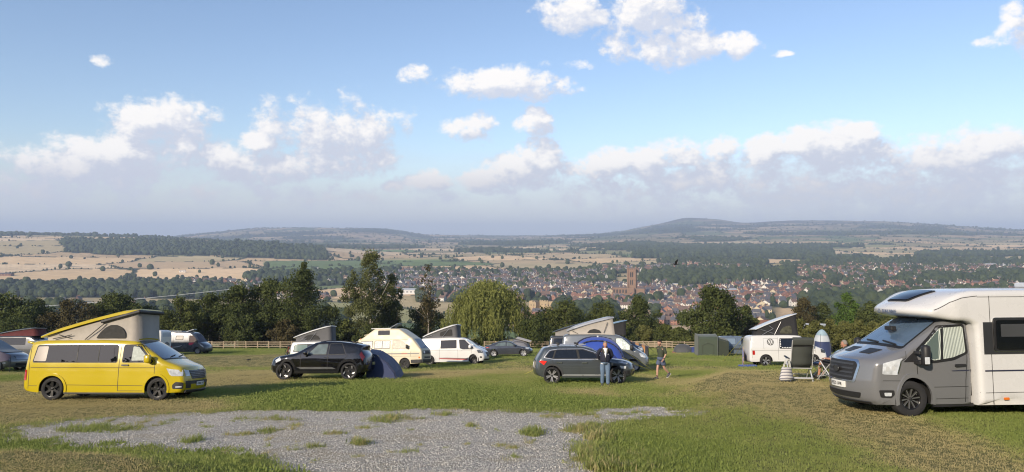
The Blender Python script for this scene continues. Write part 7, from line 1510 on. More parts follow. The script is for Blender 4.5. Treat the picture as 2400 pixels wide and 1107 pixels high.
# striped bag
bagM = seat(1843, 21.2, 4, roll=False); t = empty('tote_bag', 'navy and white striped bag hanging beside the empty reclining chair', 'bag', bagM); sm_ = bpy.data.materials.new('navy_white_stripes'); sm_.use_nodes = True; b = NB(sm_.node_tree); p = sm_.node_tree.nodes['Principled BSDF']; sx = b.n('ShaderNodeSeparateXYZ'); b.put(sx.inputs[0], b.n('ShaderNodeTexCoord').outputs['Object'])
k = b.m('GREATER_THAN', b.m('FRACT', b.m('MULTIPLY', sx.outputs[2], 24.0)), .52); b.L.new(b.mix(k, c4((.70, .68, .64)), c4((.03, .035, .09))), p.inputs['Base Color']); p.inputs['Roughness'].default_value = .9
bm = bmesh.new(); G = []
for k in range(6):
    f = k/5; w_ = .20*(1-.35*f); G.append([bm.verts.new((x*w_, y*(.09-.05*f), .06+.36*f)) for (x, y) in ((-1, -.6), (0, -1), (1, -.6), (1, .6), (0, 1), (-1, .6))])
for A, B in zip(G[:-1], G[1:]):
    for i in range(6): bm.faces.new((A[i], A[(i+1) % 6], B[(i+1) % 6], B[i]))
bm.faces.new(G[0][::-1]); bm.faces.new(G[-1]); bmobj('bag_body', bm, sm_, t, True)
for s in (-1, 1): bm = bmesh.new(); path_tube(bm, [(-.09, s*.03, .42), (-.02, s*.03, .62), (.06, s*.03, .66), (.11, s*.03, .42)], .010); bmobj('handle', bm, rope_w, t)
# ================================================================== people
skin = mat('tanned_skin', (.42, .215, .145), .5, var=.08, vscale=20); skin2 = mat('pale_skin', (.46, .265, .19), .5, var=.08, vscale=20)
def skinned(name, V, E, Rr, m, parent, sub=2, extra=None, root=0):
    me = bpy.data.meshes.new(name); me.from_pydata(V, E, []); o = bpy.data.objects.new(name, me); COL.objects.link(o); o.modifiers.new('s', 'SKIN')
    me.skin_vertices.new() if not me.skin_vertices else None; kids = {e[1] for e in E}
    for i, r_ in enumerate(Rr): sv = me.skin_vertices[0].data[i]; sv.radius = (r_ if isinstance(r_, tuple) else (r_, r_)); sv.use_root = (i == root or (i not in kids))
    o.modifiers.new('u', 'SUBSURF').levels = sub; dg = bpy.context.evaluated_depsgraph_get(); me2 = bpy.data.meshes.new_from_object(o.evaluated_get(dg)); bpy.data.objects.remove(o)
    bm = bmesh.new(); bm.from_mesh(me2)
    if extra: extra(bm)
    me2.name = name; return bmobj(name, bm, m, parent, True)
class Chain:
    def __init__(s): s.V = []; s.E = []; s.R = []
    def add(s, pts, at=None):
        prev = at
        for (p, r_) in pts:
            s.V.append(tuple(p)); s.R.append(r_); i = len(s.V)-1
            if prev is not None: s.E.append((prev, i))
            prev = i
        return prev
def head_into(bm, c, face, up=(0, 0, 1), s=1.0):
    """skull, jaw, nose, ears and brow about centre c, looking along face"""
    f = Vector(face).normalized(); u = Vector(up); l = u.cross(f).normalized(); u = f.cross(l); Mx = Matrix((f, l, u)).transposed().to_4x4(); Mx.translation = c
    r0 = bmesh.ops.create_uvsphere(bm, u_segments=20, v_segments=14, radius=1.0)
    for v_ in r0['verts']:
        x, y, z = v_.co; w_ = 1-.28*max(0, -z)**1.2; v_.co = Vector(((x*.098+(.012 if x > 0 and z < -.2 else 0))*(1 if z > -.3 else .96), y*.076*w_, z*.120))*s
    bmesh.ops.transform(bm, matrix=Mx, verts=r0['verts'])
    def bl_(p, sc, seg=8):
        q = bmesh.ops.create_uvsphere(bm, u_segments=seg, v_segments=6, radius=1); bmesh.ops.transform(bm, matrix=Mx @ Matrix.Translation(Vector(p)*s) @ Matrix.Diagonal((sc[0]*s, sc[1]*s, sc[2]*s, 1)), verts=q['verts'])
    bl_((.094, 0, -.014), (.017, .013, .024)); bl_((.086, 0, .022), (.011, .048, .010)); bl_((.078, 0, -.098), (.020, .032, .018))
    for q in (-1, 1): bl_((-.002, q*.078, -.012), (.020, .010, .032)); bl_((.074, q*.036, -.035), (.016, .022, .020))
    return Mx
def face_bits(t, Mx, s, hair, style, beard=None):
    ew = mat('eye_white', (.7, .7, .68), .3); ed = mat('dark_iris', (.03, .02, .015), .3); lip = mat('lips', (.30, .10, .085), .5)
    for q in (-1, 1):
        bm = bmesh.new(); bmesh.ops.create_uvsphere(bm, u_segments=10, v_segments=8, radius=.012*s); o = bmobj('eye', bm, ew, t, True); o.matrix_local = Mx @ Matrix.Translation((.076*s, q*.031*s, .006*s)); bm = bmesh.new(); bmesh.ops.create_uvsphere(bm, u_segments=8, v_segments=6, radius=.006*s); i_ = bmobj('iris', bm, ed, o, True); i_.location = (.0085*s, 0, 0)
        bm = bmesh.new(); box(bm, (0, 0, 0), (.012*s, .034*s, .007*s), bev=.003*s); o = bmobj('eyebrow', bm, hair, t); o.matrix_local = Mx @ Matrix.Translation((.088*s, q*.032*s, .024*s))
    bm = bmesh.new(); box(bm, (0, 0, 0), (.012*s, .046*s, .012*s), bev=.005*s); o = bmobj('mouth', bm, lip, t); o.matrix_local = Mx @ Matrix.Translation((.080*s, 0, -.058*s))
    bm = bmesh.new(); bmesh.ops.create_uvsphere(bm, u_segments=24, v_segments=16, radius=1)
    rr = np.random.default_rng(5); dl = [v_ for v_ in bm.verts if (v_.co.z < (-.05 if v_.co.x < -.1 else .30+.35*max(0, v_.co.x)))]; bmesh.ops.delete(bm, geom=dl, context='VERTS')
    k = {'short': 1.06, 'curly': 1.16, 'thin': 1.03}[style]
    for v_ in bm.verts:
        j = 1+(.05 if style == 'curly' else .02)*rr.normal(); v_.co = Vector((v_.co.x*.100*k*j-.004, v_.co.y*.080*k*j, v_.co.z*.122*(k+(.05 if style == 'curly' else .0))*j))*s
    o = bmobj('hair', bm, hair, t, True); o.matrix_local = Mx; o.modifiers.new('th', 'SOLIDIFY').thickness = .008
    if beard:
        bm = bmesh.new(); bmesh.ops.create_uvsphere(bm, u_segments=20, v_segments=14, radius=1); bmesh.ops.delete(bm, geom=[v_ for v_ in bm.verts if v_.co.z > -.30 or v_.co.x < -.05], context='VERTS')
        for v_ in bm.verts: w_ = 1-.26*max(0, -v_.co.z)**1.2; v_.co = Vector((v_.co.x*.108+.006, v_.co.y*.082*w_, v_.co.z*.132))*s
        o = bmobj('beard', bm, beard, t, True); o.matrix_local = Mx
def hand(ch, wrist, dirn, palm_n, s=1.0, at=None, curl=.5):
    d_ = Vector(dirn).normalized(); n = Vector(palm_n); n = (n-d_*n.dot(d_)).normalized(); l = d_.cross(n); w = Vector(wrist); p1 = w+d_*.045*s; i = ch.add([(p1, (.034*s, .018*s)), (w+d_*.085*s, (.036*s, .016*s))], at)
    for k, (q, L) in enumerate(((-.030, .062), (-.010, .074), (.010, .070), (.029, .055))):
        b0 = w+d_*.088*s+l*q*s; m1 = b0+(d_*math.cos(curl*.6)+n*math.sin(curl*.6))*L*.5*s; e = m1+(d_*math.cos(curl*1.5)+n*math.sin(curl*1.5))*L*.5*s; ch.add([(b0, .0095*s), (m1, .0088*s), (e, .0075*s)], i)
    b0 = w+d_*.035*s-l*.030*s; m1 = b0+(d_*.7-l*.7+n*.2).normalized()*.035*s; ch.add([(b0, .012*s), (m1, .0105*s), (m1+(d_+n*.5).normalized()*.032*s, .0085*s)], i-1)
def person(label, M, J, skinm, face, hc, parts, hairm, style, beard=None, s=1.0, hands=()):
    """J: joints; body drawn as one skinned surface, clothes as looser surfaces over the same joints"""
    t = empty('person', label, 'person', M); c = Chain()
    p = c.add([(J['pelvis'], .055), (J['waist'], (.085, .085)), (J['chest'], (.088, .088)), (J['neck0'], .055), (J['neck1'], .052)]); c.add([(Vector(J['neck1']).lerp(Vector(hc), .35), .05)], p)
    for sd in ('L', 'R'):
        a = c.add([(J['sh'+sd], .045), (J['el'+sd], .038), (J['wr'+sd], .028)], 2)
        if sd in hands: hand(c, J['wr'+sd], Vector(J['wr'+sd])-Vector(J['el'+sd]) if not J.get('hd'+sd) else J['hd'+sd], J.get('pn'+sd, (0, 1, 0)), 1.0, a)
        c.add([(J['hip'+sd], .050), (Vector(J['hip'+sd]).lerp(Vector(J['kn'+sd]), .45), .070), (J['kn'+sd], .054), (Vector(J['kn'+sd]).lerp(Vector(J['an'+sd]), .35), .055), (J['an'+sd], .036), (Vector(J['an'+sd])+Vector(J['ft'+sd])*.10+Vector((0, 0, -.05)), .032)], 0)
    hold = {}
    def ex(bm): hold['M'] = head_into(bm, Vector(hc), face, s=s)
    skinned('body', c.V, c.E, c.R, skinm, t, 2, ex); face_bits(t, hold['M'], s, hairm, style, beard)
    for (nme, m_, chains, sub) in parts:
        c = Chain()
        for q, (pts, at) in enumerate(chains): c.add(pts, at)
        skinned(nme, c.V, c.E, c.R, m_, t, sub)
    return t
def shoe(t, an, ft, m_, sole):
    f = Vector((ft[0], ft[1], 0)).normalized(); an = Vector(an); a = math.atan2(f.y, f.x); bm = bmesh.new(); r_ = bmesh.ops.create_uvsphere(bm, u_segments=16, v_segments=10, radius=1)
    for v_ in r_['verts']: x, y, z = v_.co; v_.co = Vector((x*.145, y*(.050+.006*x), max(z, -.55)*(.062-.022*x)))
    o = bmobj('shoe', bm, m_, t, True); o.matrix_local = Matrix.Translation(an+f*.065+Vector((0, 0, -.045))) @ Matrix.Rotation(a, 4, 'Z') @ Matrix.Rotation(math.asin(max(-1, min(1, -ft[2]))), 4, 'Y')
    bm = bmesh.new(); box(bm, (0, 0, -.045), (.28, .092, .022), bev=.009); bmobj('sole', bm, sole, o)
jk = mat('navy_zip_jacket', (.012, .014, .030), .85, bump=.3, bscale=10); jn = mat('faded_blue_jeans', (.11, .165, .245), .9, var=.35, vscale=5, bump=.3, bscale=14); tw = mat('white_tshirt', (.72, .74, .78), .9, bump=.2, bscale=10); olive = mat('olive_lining', (.075, .070, .045), .9); greyh = mat('grey_hair', (.20, .18, .155), .9, var=.4, vscale=60); darkh = mat('dark_hair', (.016, .012, .010), .8, var=.3, vscale=60)
# man walking to the camera, hands behind him
mx, my = hit(1418, 905); M = Matrix.Translation((mx, my, gz(mx, my))) @ Matrix.Rotation(R(-90), 4, 'Z')      # local +x is the way he faces
J = dict(pelvis=(0, 0, .95), waist=(.01, 0, 1.08), chest=(0, 0, 1.30), neck0=(.0, 0, 1.47), neck1=(.02, 0, 1.52), shL=(-.01, .20, 1.42), elL=(-.10, .30, 1.15), wrL=(-.20, .12, .99), shR=(-.01, -.20, 1.42), elR=(-.10, -.30, 1.15), wrR=(-.20, -.10, .97),
         hipL=(0, .095, .92), knL=(.06, .105, .50), anL=(.03, .11, .09), ftL=(1, .15, 0), hipR=(0, -.095, .92), knR=(.0, -.10, .50), anR=(-.06, -.10, .09), ftR=(1, -.15, 0), hdL=(0, -1, -.3), hdR=(0, 1, -.3))
def V_(k): return Vector(J[k])
def torso(extra=.0, z0=.90): return [((0, 0, z0), (.205, .185)), ((.03, 0, 1.06), (.215, .195)), ((.02, 0, 1.25), (.205, .17)), ((-.01, 0, 1.40), (.15, .125)), ((0, 0, 1.475), (.085, .08))]
def sleeve(sd, r0, r1, e=1.0): return [(V_('sh'+sd)*.5+V_('neck0')*.5+Vector((0, 0, -.045)), r0*.9), (V_('sh'+sd), r0), (V_('sh'+sd).lerp(V_('el'+sd), .5), (r0+r1)/2+.004), (V_('el'+sd), r1+.006)]+([(V_('el'+sd).lerp(V_('wr'+sd), .9), r1-.006)] if e >= 1 else [])
def legc(sd, r, f=1.0):
    h_, k_, a_ = V_('hip'+sd), V_('kn'+sd), V_('an'+sd); q = [(h_, r[0]), (h_.lerp(k_, .5), r[1]), (k_, r[2])]
    return q+[(k_.lerp(a_, .5), r[3]), (a_+Vector((0, 0, -.02)), r[4])] if f >= 1 else [(h_, r[0]), (h_.lerp(k_, .5), r[1]), (h_.lerp(k_, f), r[2])]
t = person('grey haired man in navy jacket and jeans, hands behind his back, facing the camera', M, J, skin, (1, .05, -.08), (.045, 0, 1.625), [
    ('jacket', jk, [(torso(), None), ([((-.005, -.17, 1.405), .088), ((-.005, 0, 1.42), .10), ((-.005, .17, 1.405), .088)], None), (sleeve('L', .088, .070), None), (sleeve('R', .088, .070), None)], 2),
    ('jeans', jn, [([((0, 0, 1.02), (.19, .17)), ((0, 0, .93), (.20, .18)), ((0, 0, .82), (.15, .14))], None), (legc('L', (.118, .108, .084, .080, .082)), None), (legc('R', (.118, .108, .084, .080, .082)), None)], 2)], greyh, 'short', hands=('L', 'R'))
bm = bmesh.new()
for k in range(6):
    f = k/6; 
cols = []
for k in range(9):
    f = k/8; z = 1.49-.36*f; w_ = .088*(1-f)+.004; x = .105+.098*math.sin(f*1.45)**.8; cols.append([bm.verts.new((x+.008-(.03*(abs(y)) if abs(y) else 0), y*w_, z)) for y in (-1, -.5, 0, .5, 1)])
for A, B in zip(cols[:-1], cols[1:]):
    for i in range(4): bm.faces.new((A[i], A[i+1], B[i+1], B[i]))
r_ = bmesh.ops.extrude_face_region(bm, geom=bm.faces[:]); bmesh.ops.translate(bm, vec=(-.06, 0, 0), verts=[q for q in r_['geom'] if isinstance(q, bmesh.types.BMVert)]); bmesh.ops.recalc_face_normals(bm, faces=bm.faces); bmobj('tshirt', bm, tw, t, True)
for sd in (-1, 1):
    bm = bmesh.new(); path_tube(bm, [(-.06, sd*.085, 1.52), (.04, sd*.098, 1.49), (.130, sd*.088, 1.42), (.185, sd*.066, 1.33)], .026, 8); bmobj('collar', bm, olive, t, True)
bm = bmesh.new(); path_tube(bm, [(.215, 0, 1.13), (.222, 0, 1.0), (.19, 0, .90)], .006); bmobj('zip', bm, M_chrome, t); bm = bmesh.new(); box(bm, (.185, .10, 1.27), (.02, .045, .012)); bmobj('chest_logo', bm, tw, t)
bm = bmesh.new(); lathe(bm, [(.172, .875), (.176, .90), (.168, .905)], 24, 'Z'); bmesh.ops.scale(bm, vec=(.86, 1, 1), verts=bm.verts); bmobj('tshirt_hem', bm, tw, t)
dsh = mat('dark_suede_shoe', (.045, .042, .040), .8); wsole = mat('pale_sole', (.55, .52, .48), .7); shoe(t, J['anL'], J['ftL'], dsh, wsole); shoe(t, J['anR'], J['ftR'], dsh, wsole)
# man walking left, in green top and shorts
mx, my = hit(1549, 889); M = Matrix.Translation((mx, my, gz(mx, my))) @ Matrix.Rotation(R(-150), 4, 'Z')
J = dict(pelvis=(0, 0, .93), waist=(.01, 0, 1.06), chest=(.0, 0, 1.28), neck0=(.0, 0, 1.45), neck1=(.04, 0, 1.51), shL=(-.02, .185, 1.41), elL=(-.07, .25, 1.14), wrL=(.08, .25, .92), shR=(.02, -.185, 1.41), elR=(-.05, -.23, 1.14), wrR=(-.02, -.20, .90),
         hipL=(0, .09, .90), knL=(-.10, .10, .50), anL=(-.40, .10, .22), ftL=(.75, .1, -.6), hipR=(0, -.09, .90), knR=(.12, -.09, .49), anR=(.14, -.09, .085), ftR=(1, -.1, 0), pnL=(.3, -1, 0), pnR=(.3, 1, 0))
gt = mat('dark_green_top', (.040, .050, .032), .9, bump=.3, bscale=12); sh = mat('blue_shorts', (.075, .095, .155), .9, bump=.3, bscale=12); sock = mat('black_socks', (.012, .012, .014), .9)
t = person('bearded man in dark green top and blue shorts walking past the yellow guy ropes', M, J, skin2, (.95, .12, -.34), (.085, .0, 1.62), [
    ('top', gt, [([((0, 0, .93), (.165, .140)), ((.01, 0, 1.06), (.165, .138)), ((.0, 0, 1.26), (.185, .145)), ((-.0, 0, 1.39), (.135, .11)), ((.02, 0, 1.46), (.068, .06))], None), ([((.015, -.155, 1.40), .074), ((0, 0, 1.41), .09), ((-.015, .155, 1.40), .074)], None), (sleeve('L', .074, .060, .6), None), (sleeve('R', .074, .060, .6), None)], 2),
    ('shorts', sh, [([((0, 0, 1.02), (.185, .165)), ((0, 0, .92), (.20, .175)), ((0, 0, .82), (.16, .15))], None), (legc('L', (.110, .118, .124), .72), None), (legc('R', (.110, .118, .124), .72), None)], 2),
    ('sock', sock, [([(V_('anL').lerp(V_('knL'), .30), .046), (V_('anL'), .043)], None)], 1), ('sock', sock, [([(V_('anR').lerp(V_('knR'), .30), .046), (V_('anR'), .043)], None)], 1)], darkh, 'curly', darkh, hands=('L', 'R'))
gsh = mat('grey_trainer', (.085, .085, .09), .8); shoe(t, J['anL'], J['ftL'], gsh, wsole); shoe(t, J['anR'], J['ftR'], gsh, M_dark)
bm = bmesh.new(); lathe(bm, [(.036, -.018), (.039, 0), (.036, .018)], 16, 'Z'); o = bmobj('wristwatch', bm, M_black, t); o.location = V_('wrL').lerp(V_('elL'), .14); o.rotation_euler = (0, R(-35), 0)
# seated man
J = dict(pelvis=(-.14, 0, .56), waist=(-.22, 0, .68), chest=(-.36, 0, .88), neck0=(-.45, 0, 1.03), neck1=(-.45, 0, 1.09), shL=(-.42, .20, .98), elL=(-.24, .40, .74), wrL=(-.02, .35, .72), shR=(-.42, -.20, .98), elR=(-.24, -.36, .74), wrR=(.0, -.32, .72),
         hipL=(-.08, .10, .54), knL=(.36, .12, .56), anL=(.44, .12, .10), ftL=(1, .1, 0), hipR=(-.08, -.10, .54), knR=(.36, -.12, .56), anR=(.48, -.12, .10), ftR=(1, -.1, 0), hdL=(1, -.1, -.1), hdR=(1, .1, -.1), pnL=(0, 0, -1), pnR=(0, 0, -1))
bt = mat('light_blue_shirt', (.19, .27, .36), .9, bump=.3, bscale=12); dsr = mat('dark_shorts', (.025, .025, .03), .9)
t = person('grey haired man in light blue shirt sitting back in a reclining chair', chM @ Matrix.Translation((.0, 0, .02)), J, skin, (.96, .1, .10), (-.42, 0, 1.205), [
    ('shirt', bt, [([((-.14, 0, .57), (.15, .12)), ((-.22, 0, .69), (.16, .13)), ((-.35, 0, .87), (.165, .12)), ((-.42, 0, .98), (.11, .10)), ((-.45, 0, 1.04), (.068, .06))], None), ([((-.42, -.16, .985), .076), ((-.43, 0, .99), .09), ((-.42, .16, .985), .076)], None), (sleeve('L', .074, .066, .6), None), (sleeve('R', .074, .066, .6), None)], 2),
    ('shorts', dsr, [([((-.20, 0, .60), (.15, .13)), ((-.12, 0, .55), (.165, .13)), ((-.02, 0, .55), (.12, .11))], None), (legc('L', (.112, .112, .10), .85), None), (legc('R', (.112, .112, .10), .85), None)], 2)], greyh, 'thin', hands=('L', 'R'))
san = mat('dark_sandal', (.025, .022, .02), .8); shoe(t, J['anL'], J['ftL'], san, M_dark); shoe(t, J['anR'], J['ftR'], san, M_dark)
# ================================================================== birds
bird_m = mat('black_feathers', (.012, .012, .014), .7)
def bird(label, M, flying):
    t = empty('bird', label, 'bird', M); bm = bmesh.new(); r_ = bmesh.ops.create_uvsphere(bm, u_segments=12, v_segments=8, radius=1)
    for v_ in r_['verts']: x, y, z = v_.co; k = 1-.35*max(0, -x); v_.co = Vector((x*.17, y*.055*k, z*.06*k))
    r_ = bmesh.ops.create_uvsphere(bm, u_segments=10, v_segments=8, radius=.042); bmesh.ops.translate(bm, vec=(.18, 0, .05), verts=r_['verts']); tube(bm, (.21, 0, .05), (.265, 0, .04), .014, .002, 6); box(bm, (-.25, 0, -.0), (.20, .07, .012)); bmobj('body', bm, bird_m, t, True)
    for s in (-1, 1):
        if flying:
            bm = bmesh.new(); V = [bm.verts.new(p) for p in [(.10, s*.04, .03), (.13, s*.25, .16), (.02, s*.50, .24), (-.06, s*.44, .20), (-.07, s*.22, .11), (-.10, s*.04, .02)]]; W2 = [bm.verts.new(v_.co+Vector((0, 0, -.012))) for v_ in V]; bm.faces.new(V); bm.faces.new(W2[::-1])
            for i in range(6): bm.faces.new((V[i], V[i-1], W2[i-1], W2[i]))
            bmobj('wing', bm, bird_m, t)
        else:
            bm = bmesh.new(); tube(bm, (.0, s*.03, -.04), (.01, s*.03, -.15), .006); tube(bm, (.01, s*.03, -.15), (.05, s*.03, -.155), .005); bmobj('leg', bm, M_dark, t)
bird('dark bird in flight against the wooded hill right of the church tower', Matrix.Translation(pt(1583, 620, 58)) @ Matrix.Rotation(R(200), 4, 'Z') @ Matrix.Rotation(R(25), 4, 'X'), True)
x, y = hit(582, 848); bird('small dark bird standing on the dry grass left of the black car', Matrix.Translation((x, y, gz(x, y)+.16)) @ Matrix.Rotation(R(20), 4, 'Z'), False)
# ================================================================== grass, weeds, loose stones (uncountable)
def tuft(seed, nb, h, spread_, wid, curve=.5):
    r = np.random.default_rng(seed); V = []; Fq = []
    for k in range(nb):
        a = r.random()*6.28; b0 = np.array((r.normal()*spread_*.5, r.normal()*spread_*.5, 0)); L = h*(.5+.7*r.random()); c = np.array((math.cos(a), math.sin(a), 0))*L*curve*(.4+r.random()); s = np.array((-math.sin(a+r.normal()*.5), math.cos(a+r.normal()*.5), 0))*wid*(.7+.6*r.random()); n = len(V)
        m1 = b0+c*.28+np.array((0, 0, L*.6)); e = b0+c+np.array((0, 0, L*(1-.25*curve)))
        V += [b0-s, b0+s, m1+s*.75, m1-s*.75, e]; Fq += [(n, n+1, n+2, n+3), (n+3, n+2, n+4)]
    return pymesh('grass_blades', V, Fq)
def grass_mat(name, g0, g1, dry):
    m = bpy.data.materials.new(name); m.use_nodes = True; nt = m.node_tree; p = nt.nodes['Principled BSDF']; b = NB(nt); p.inputs['Roughness'].default_value = .6; p.inputs['Specular IOR Level'].default_value = .25
    at = b.n('ShaderNodeAttribute', attribute_name='tint', attribute_type='INSTANCER'); oi = b.n('ShaderNodeTexCoord'); nz = b.noise(oi.outputs['Object'], 30, 2)
    c = b.mix(b.rng(at.outputs['Fac'], 0, .5), c4(g0), c4(g1)); c = b.mix(b.rng(b.m('ADD', at.outputs['Fac'], b.m('MULTIPLY_ADD', nz.outputs['Fac'], .5, -.25)), .42, .85), c, c4(dry)); b.L.new(c, p.inputs['Base Color'])
    tr = b.n('ShaderNodeBsdfTranslucent'); ms = b.n('ShaderNodeMixShader'); ms.inputs[0].default_value = .35; b.L.new(c, tr.inputs[0]); b.L.new(p.outputs[0], ms.inputs[1]); b.L.new(tr.outputs[0], ms.inputs[2]); b.L.new(ms.outputs[0], nt.nodes['Material Output'].inputs[0]); return m
gm_ = grass_mat('grass_blade', (.205, .255, .062), (.26, .295, .085), (.42, .355, .17))
GT = [proto('t', tuft(100+k, 16, (.026, .032, .028, .045)[k], (.10, .12, .16, .12)[k], .0045), gm_) for k in range(4)]+[proto('t', tuft(120+k, 26, .15, .16, .006, .7), gm_) for k in range(2)]+[proto('t', tuft(130+k, 40, .034, .38, .010), gm_) for k in range(3)]
r = np.random.default_rng(41); PX = []
def lay(n, d0, d1, kinds, smin, smax, u0=-60, u1=2460):
    d_ = np.sqrt(r.random(n)*(d1*d1-d0*d0)+d0*d0); x = (u0+(u1-u0)*r.random(n)-1200)/F*d_; PX.append(np.stack([x, d_, r.choice(kinds, n), smin+(smax-smin)*r.random(n)], 1))
lay(60000, 9.3, 21, [0, 1, 2, 3], .7, 1.3); lay(60000, 20, 42, [6, 7, 8, 2], .7, 1.3); lay(45000, 41, 112, [6, 7, 8], 1.0, 1.9)
G_ = np.concatenate(PX); sd_ = gravel_sd(G_[:, 0], G_[:, 1])-.12+(fbm(G_[:, 0]*1.7, G_[:, 1]*1.7, 4, 61)-.5)*.9
clump = fbm(G_[:, 0]*2.2, G_[:, 1]*2.2, 3, 71); kp = (sd_ > -.03) | ((sd_ > -.5) & (clump > .56))
G_ = G_[kp]; sd_ = sd_[kp]; dr = dryness(G_[:, 0], G_[:, 1]); keep = r.random(len(G_)) < np.clip(1.25-.55*dr, .35, 1); G_ = G_[keep]; dr = dr[keep]; sd_ = sd_[keep]
sc_ = G_[:, 3]*(1.2-.5*dr)*(1+.6*np.exp(-np.abs(sd_)/.35)); n = len(G_)
scatter('grass', 'short mown grass blades, green in places and straw dry in others', np.stack([G_[:, 0], G_[:, 1], gh(G_[:, 0], G_[:, 1])-.004], 1), np.stack([r.normal(size=n)*.08, r.normal(size=n)*.08, r.random(n)*6.28], 1), np.stack([sc_, sc_, sc_*(.8+.4*r.random(n))], 1), G_[:, 2].astype(int), np.clip(dr+.07*r.normal(size=n), 0, 1), GT)
# longer grass on the lips of the gravel and weeds growing in it
W_ = []
def patch(px, py, rx, ry, n, k0=.6, k1=1.2, tn=.3):
    cx_, cy_ = hit(px, py); x1, _ = hit(px+rx, py); _, y0 = hit(px, max(py-ry, 700)); rx_, ry_ = abs(x1-cx_), abs(y0-cy_)
    a = r.random(n)*6.28; q = np.sqrt(r.random(n))*(.6+.5*r.random(n)); W_.append(np.stack([cx_+np.cos(a)*q*rx_, cy_+np.sin(a)*q*ry_, r.choice([0, 1, 3, 4], n), k0+(k1-k0)*r.random(n), np.full(n, tn)], 1))
for q in [(240,1008,110,9,260,.5,.9,.35), (905,985,62,9,170,.5,1.,.45), (845,1041,26,6,60,.6,1.,.35), (1247,1018,24,8,90,.7,1.2,.35), (450,1036,20,6,50,.6,1.,.3), (1110,1000,18,4,30,.5,.8,.5), (630,1013,24,5,50,.5,.9,.4), (560,1020,40,5,60,.4,.7,.6), (780,1018,30,4,40,.4,.7,.6), (1330,1012,22,4,40,.5,.8,.5), (1390,998,24,4,50,.5,.9,.4), (1290,978,30,4,60,.4,.7,.6), (1370,974,40,4,70,.4,.8,.5), (1170,1047,20,4,30,.4,.7,.6), (1040,972,40,4,60,.4,.8,.5), (620,985,90,5,110,.4,.8,.45), (1450,972,30,4,50,.4,.8,.5), (960,1060,20,4,20,.4,.7,.5), (1350,1080,18,5,20,.4,.7,.6), (1240,1040,14,3,16,.4,.7,.5), (740,1050,22,5,30,.5,.9,.3), (690,1000,20,3,26,.4,.7,.5), (860,1005,26,3,30,.4,.7,.5),(1500,968,22,3,30,.5,.8,.4), (1585,962,26,3,40,.5,.9,.4)]: patch(*q)
for _ in range(80):
    f = r.random(); px_ = 60+1500*f; py_ = 966+(28+95*(px_ > 500))*r.random()+(8 if px_ < 500 else 0); patch(px_, py_, 5+16*r.random()**2, 1.5+2.5*r.random(), int(5+14*r.random()), .25, .55, .3+.5*r.random())
for a, c in zip(GP, np.roll(GP, -1, 0)):
    L = math.hypot(*(c-a)); m_ = int(L*26); f = r.random(m_)[:, None]; p_ = a+(c-a)*f+r.normal(size=(m_, 2))*.16; p_ = p_+np.array((0, .0)); W_.append(np.stack([p_[:, 0], p_[:, 1], r.choice([0, 3, 4, 5], m_), .3+.35*r.random(m_), np.full(m_, .4)], 1))
for (px, py) in [(1400,1030),(1375,1060),(1390,1080),(1410,1100),(1370,1010),(1430,1105)]: patch(px, py, 30, 8, 70, .8, 1.5, .5)
patch(500, 1085, 170, 16, 420, .5, .9, .2); patch(1500, 1070, 90, 34, 350, .5, .9, .25)
Wd = np.concatenate(W_); n = len(Wd); sc_ = Wd[:, 3]
scatter('weeds', 'ragged weeds and long grass along and inside the gravel', np.stack([Wd[:, 0], Wd[:, 1], gh(Wd[:, 0], Wd[:, 1])], 1), np.stack([r.normal(size=n)*.12, r.normal(size=n)*.12, r.random(n)*6.28], 1), np.stack([sc_]*3, 1), Wd[:, 2].astype(int), np.clip(Wd[:, 4]+.2*r.normal(size=n), 0, 1), [proto('t', o.data) for o in GT])
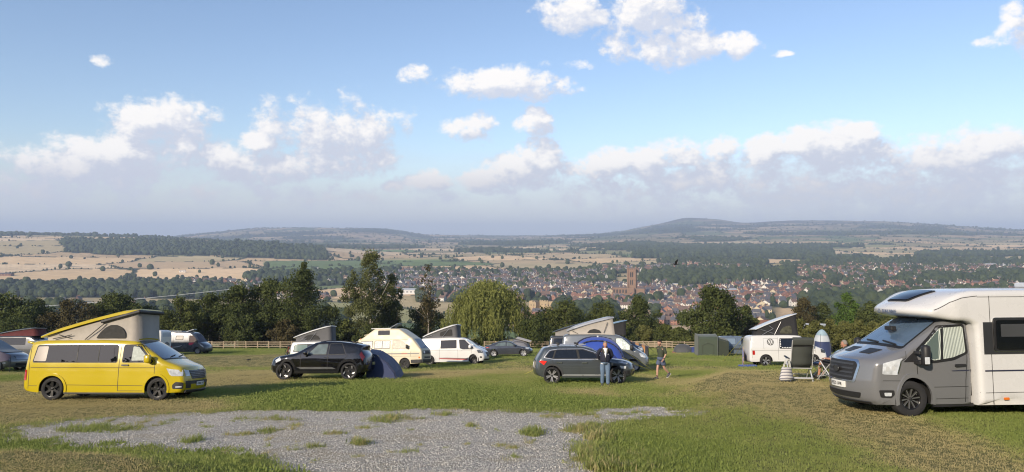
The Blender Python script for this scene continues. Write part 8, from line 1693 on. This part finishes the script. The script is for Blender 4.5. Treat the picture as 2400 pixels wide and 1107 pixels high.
def pebble(seed):
    rr = np.random.default_rng(seed); bm = bmesh.new(); bmesh.ops.create_icosphere(bm, subdivisions=1, radius=.5)
    for v_ in bm.verts: v_.co = Vector((v_.co.x*(.8+.4*rr.random()), v_.co.y*(.7+.4*rr.random()), v_.co.z*(.5+.25*rr.random())))
    me = bpy.data.meshes.new('pebble'); bm.to_mesh(me); bm.free(); return me
def peb_build(b, p):
    at = b.n('ShaderNodeAttribute', attribute_name='tint', attribute_type='INSTANCER'); b.L.new(b.mix(at.outputs['Fac'], c4((.30, .285, .255)), c4((.62, .59, .53))), p.inputs['Base Color'])
pm_ = attr_mat('loose_stone', peb_build); n = 60000; x = GP[:, 0].min()+(GP[:, 0].max()-GP[:, 0].min())*r.random(n); y = 9.3+(GP[:, 1].max()-9.3)*r.random(n)**1.3; s_ = gravel_sd(x, y); kp = (s_ < .1) & (np.abs(1733*x/y+1200) < 4000); x, y = x[kp], y[kp]; n = len(x); sc_ = .012+.024*r.random(n)**2.4
scatter('gravel_stones', 'loose grey stones covering the gravel turning area', np.stack([x, y, gh(x, y)+.006+sc_*.12], 1), np.stack([r.normal(size=n)*.3, r.normal(size=n)*.3, r.random(n)*6.28], 1), np.stack([sc_]*3, 1), r.integers(0, 3, n), np.clip(.45+.28*r.normal(size=n), 0, 1), [proto('p', pebble(k), pm_) for k in range(3)])
def bigcrown(k):
    rr = np.random.default_rng(300+k); lob = [(0, 0, .5, .42, .42, .42)]+[(.34*math.cos(t), .34*math.sin(t), .35+.42*rr.random(), .2, .2, .2) for t in rr.random(14)*6.28]; V, Q, ti = leaf_cloud(lob, 5000, .045, rr, shell=.5); return leaf_mesh('crown', V, Q, ti, MATS['valley_foliage_near'])
# trees up the slope behind the camera: what the windows of the vans reflect
n = 100; x = -75+150*np.arange(n)/n+r.normal(size=n)*2; y = -31-4*r.random(n); s_ = 12.5+1.5*r.random(n)
scatter('treeline', 'line of trees on the higher ground behind the viewer', np.stack([x, y, gh(x, y)-.5], 1), np.stack([0*x, 0*x, r.random(n)*6.28], 1), np.stack([s_]*3, 1), r.integers(0, 2, n), r.random(n), [bpy.data.objects.new('c', bigcrown(k)) for k in range(2)])
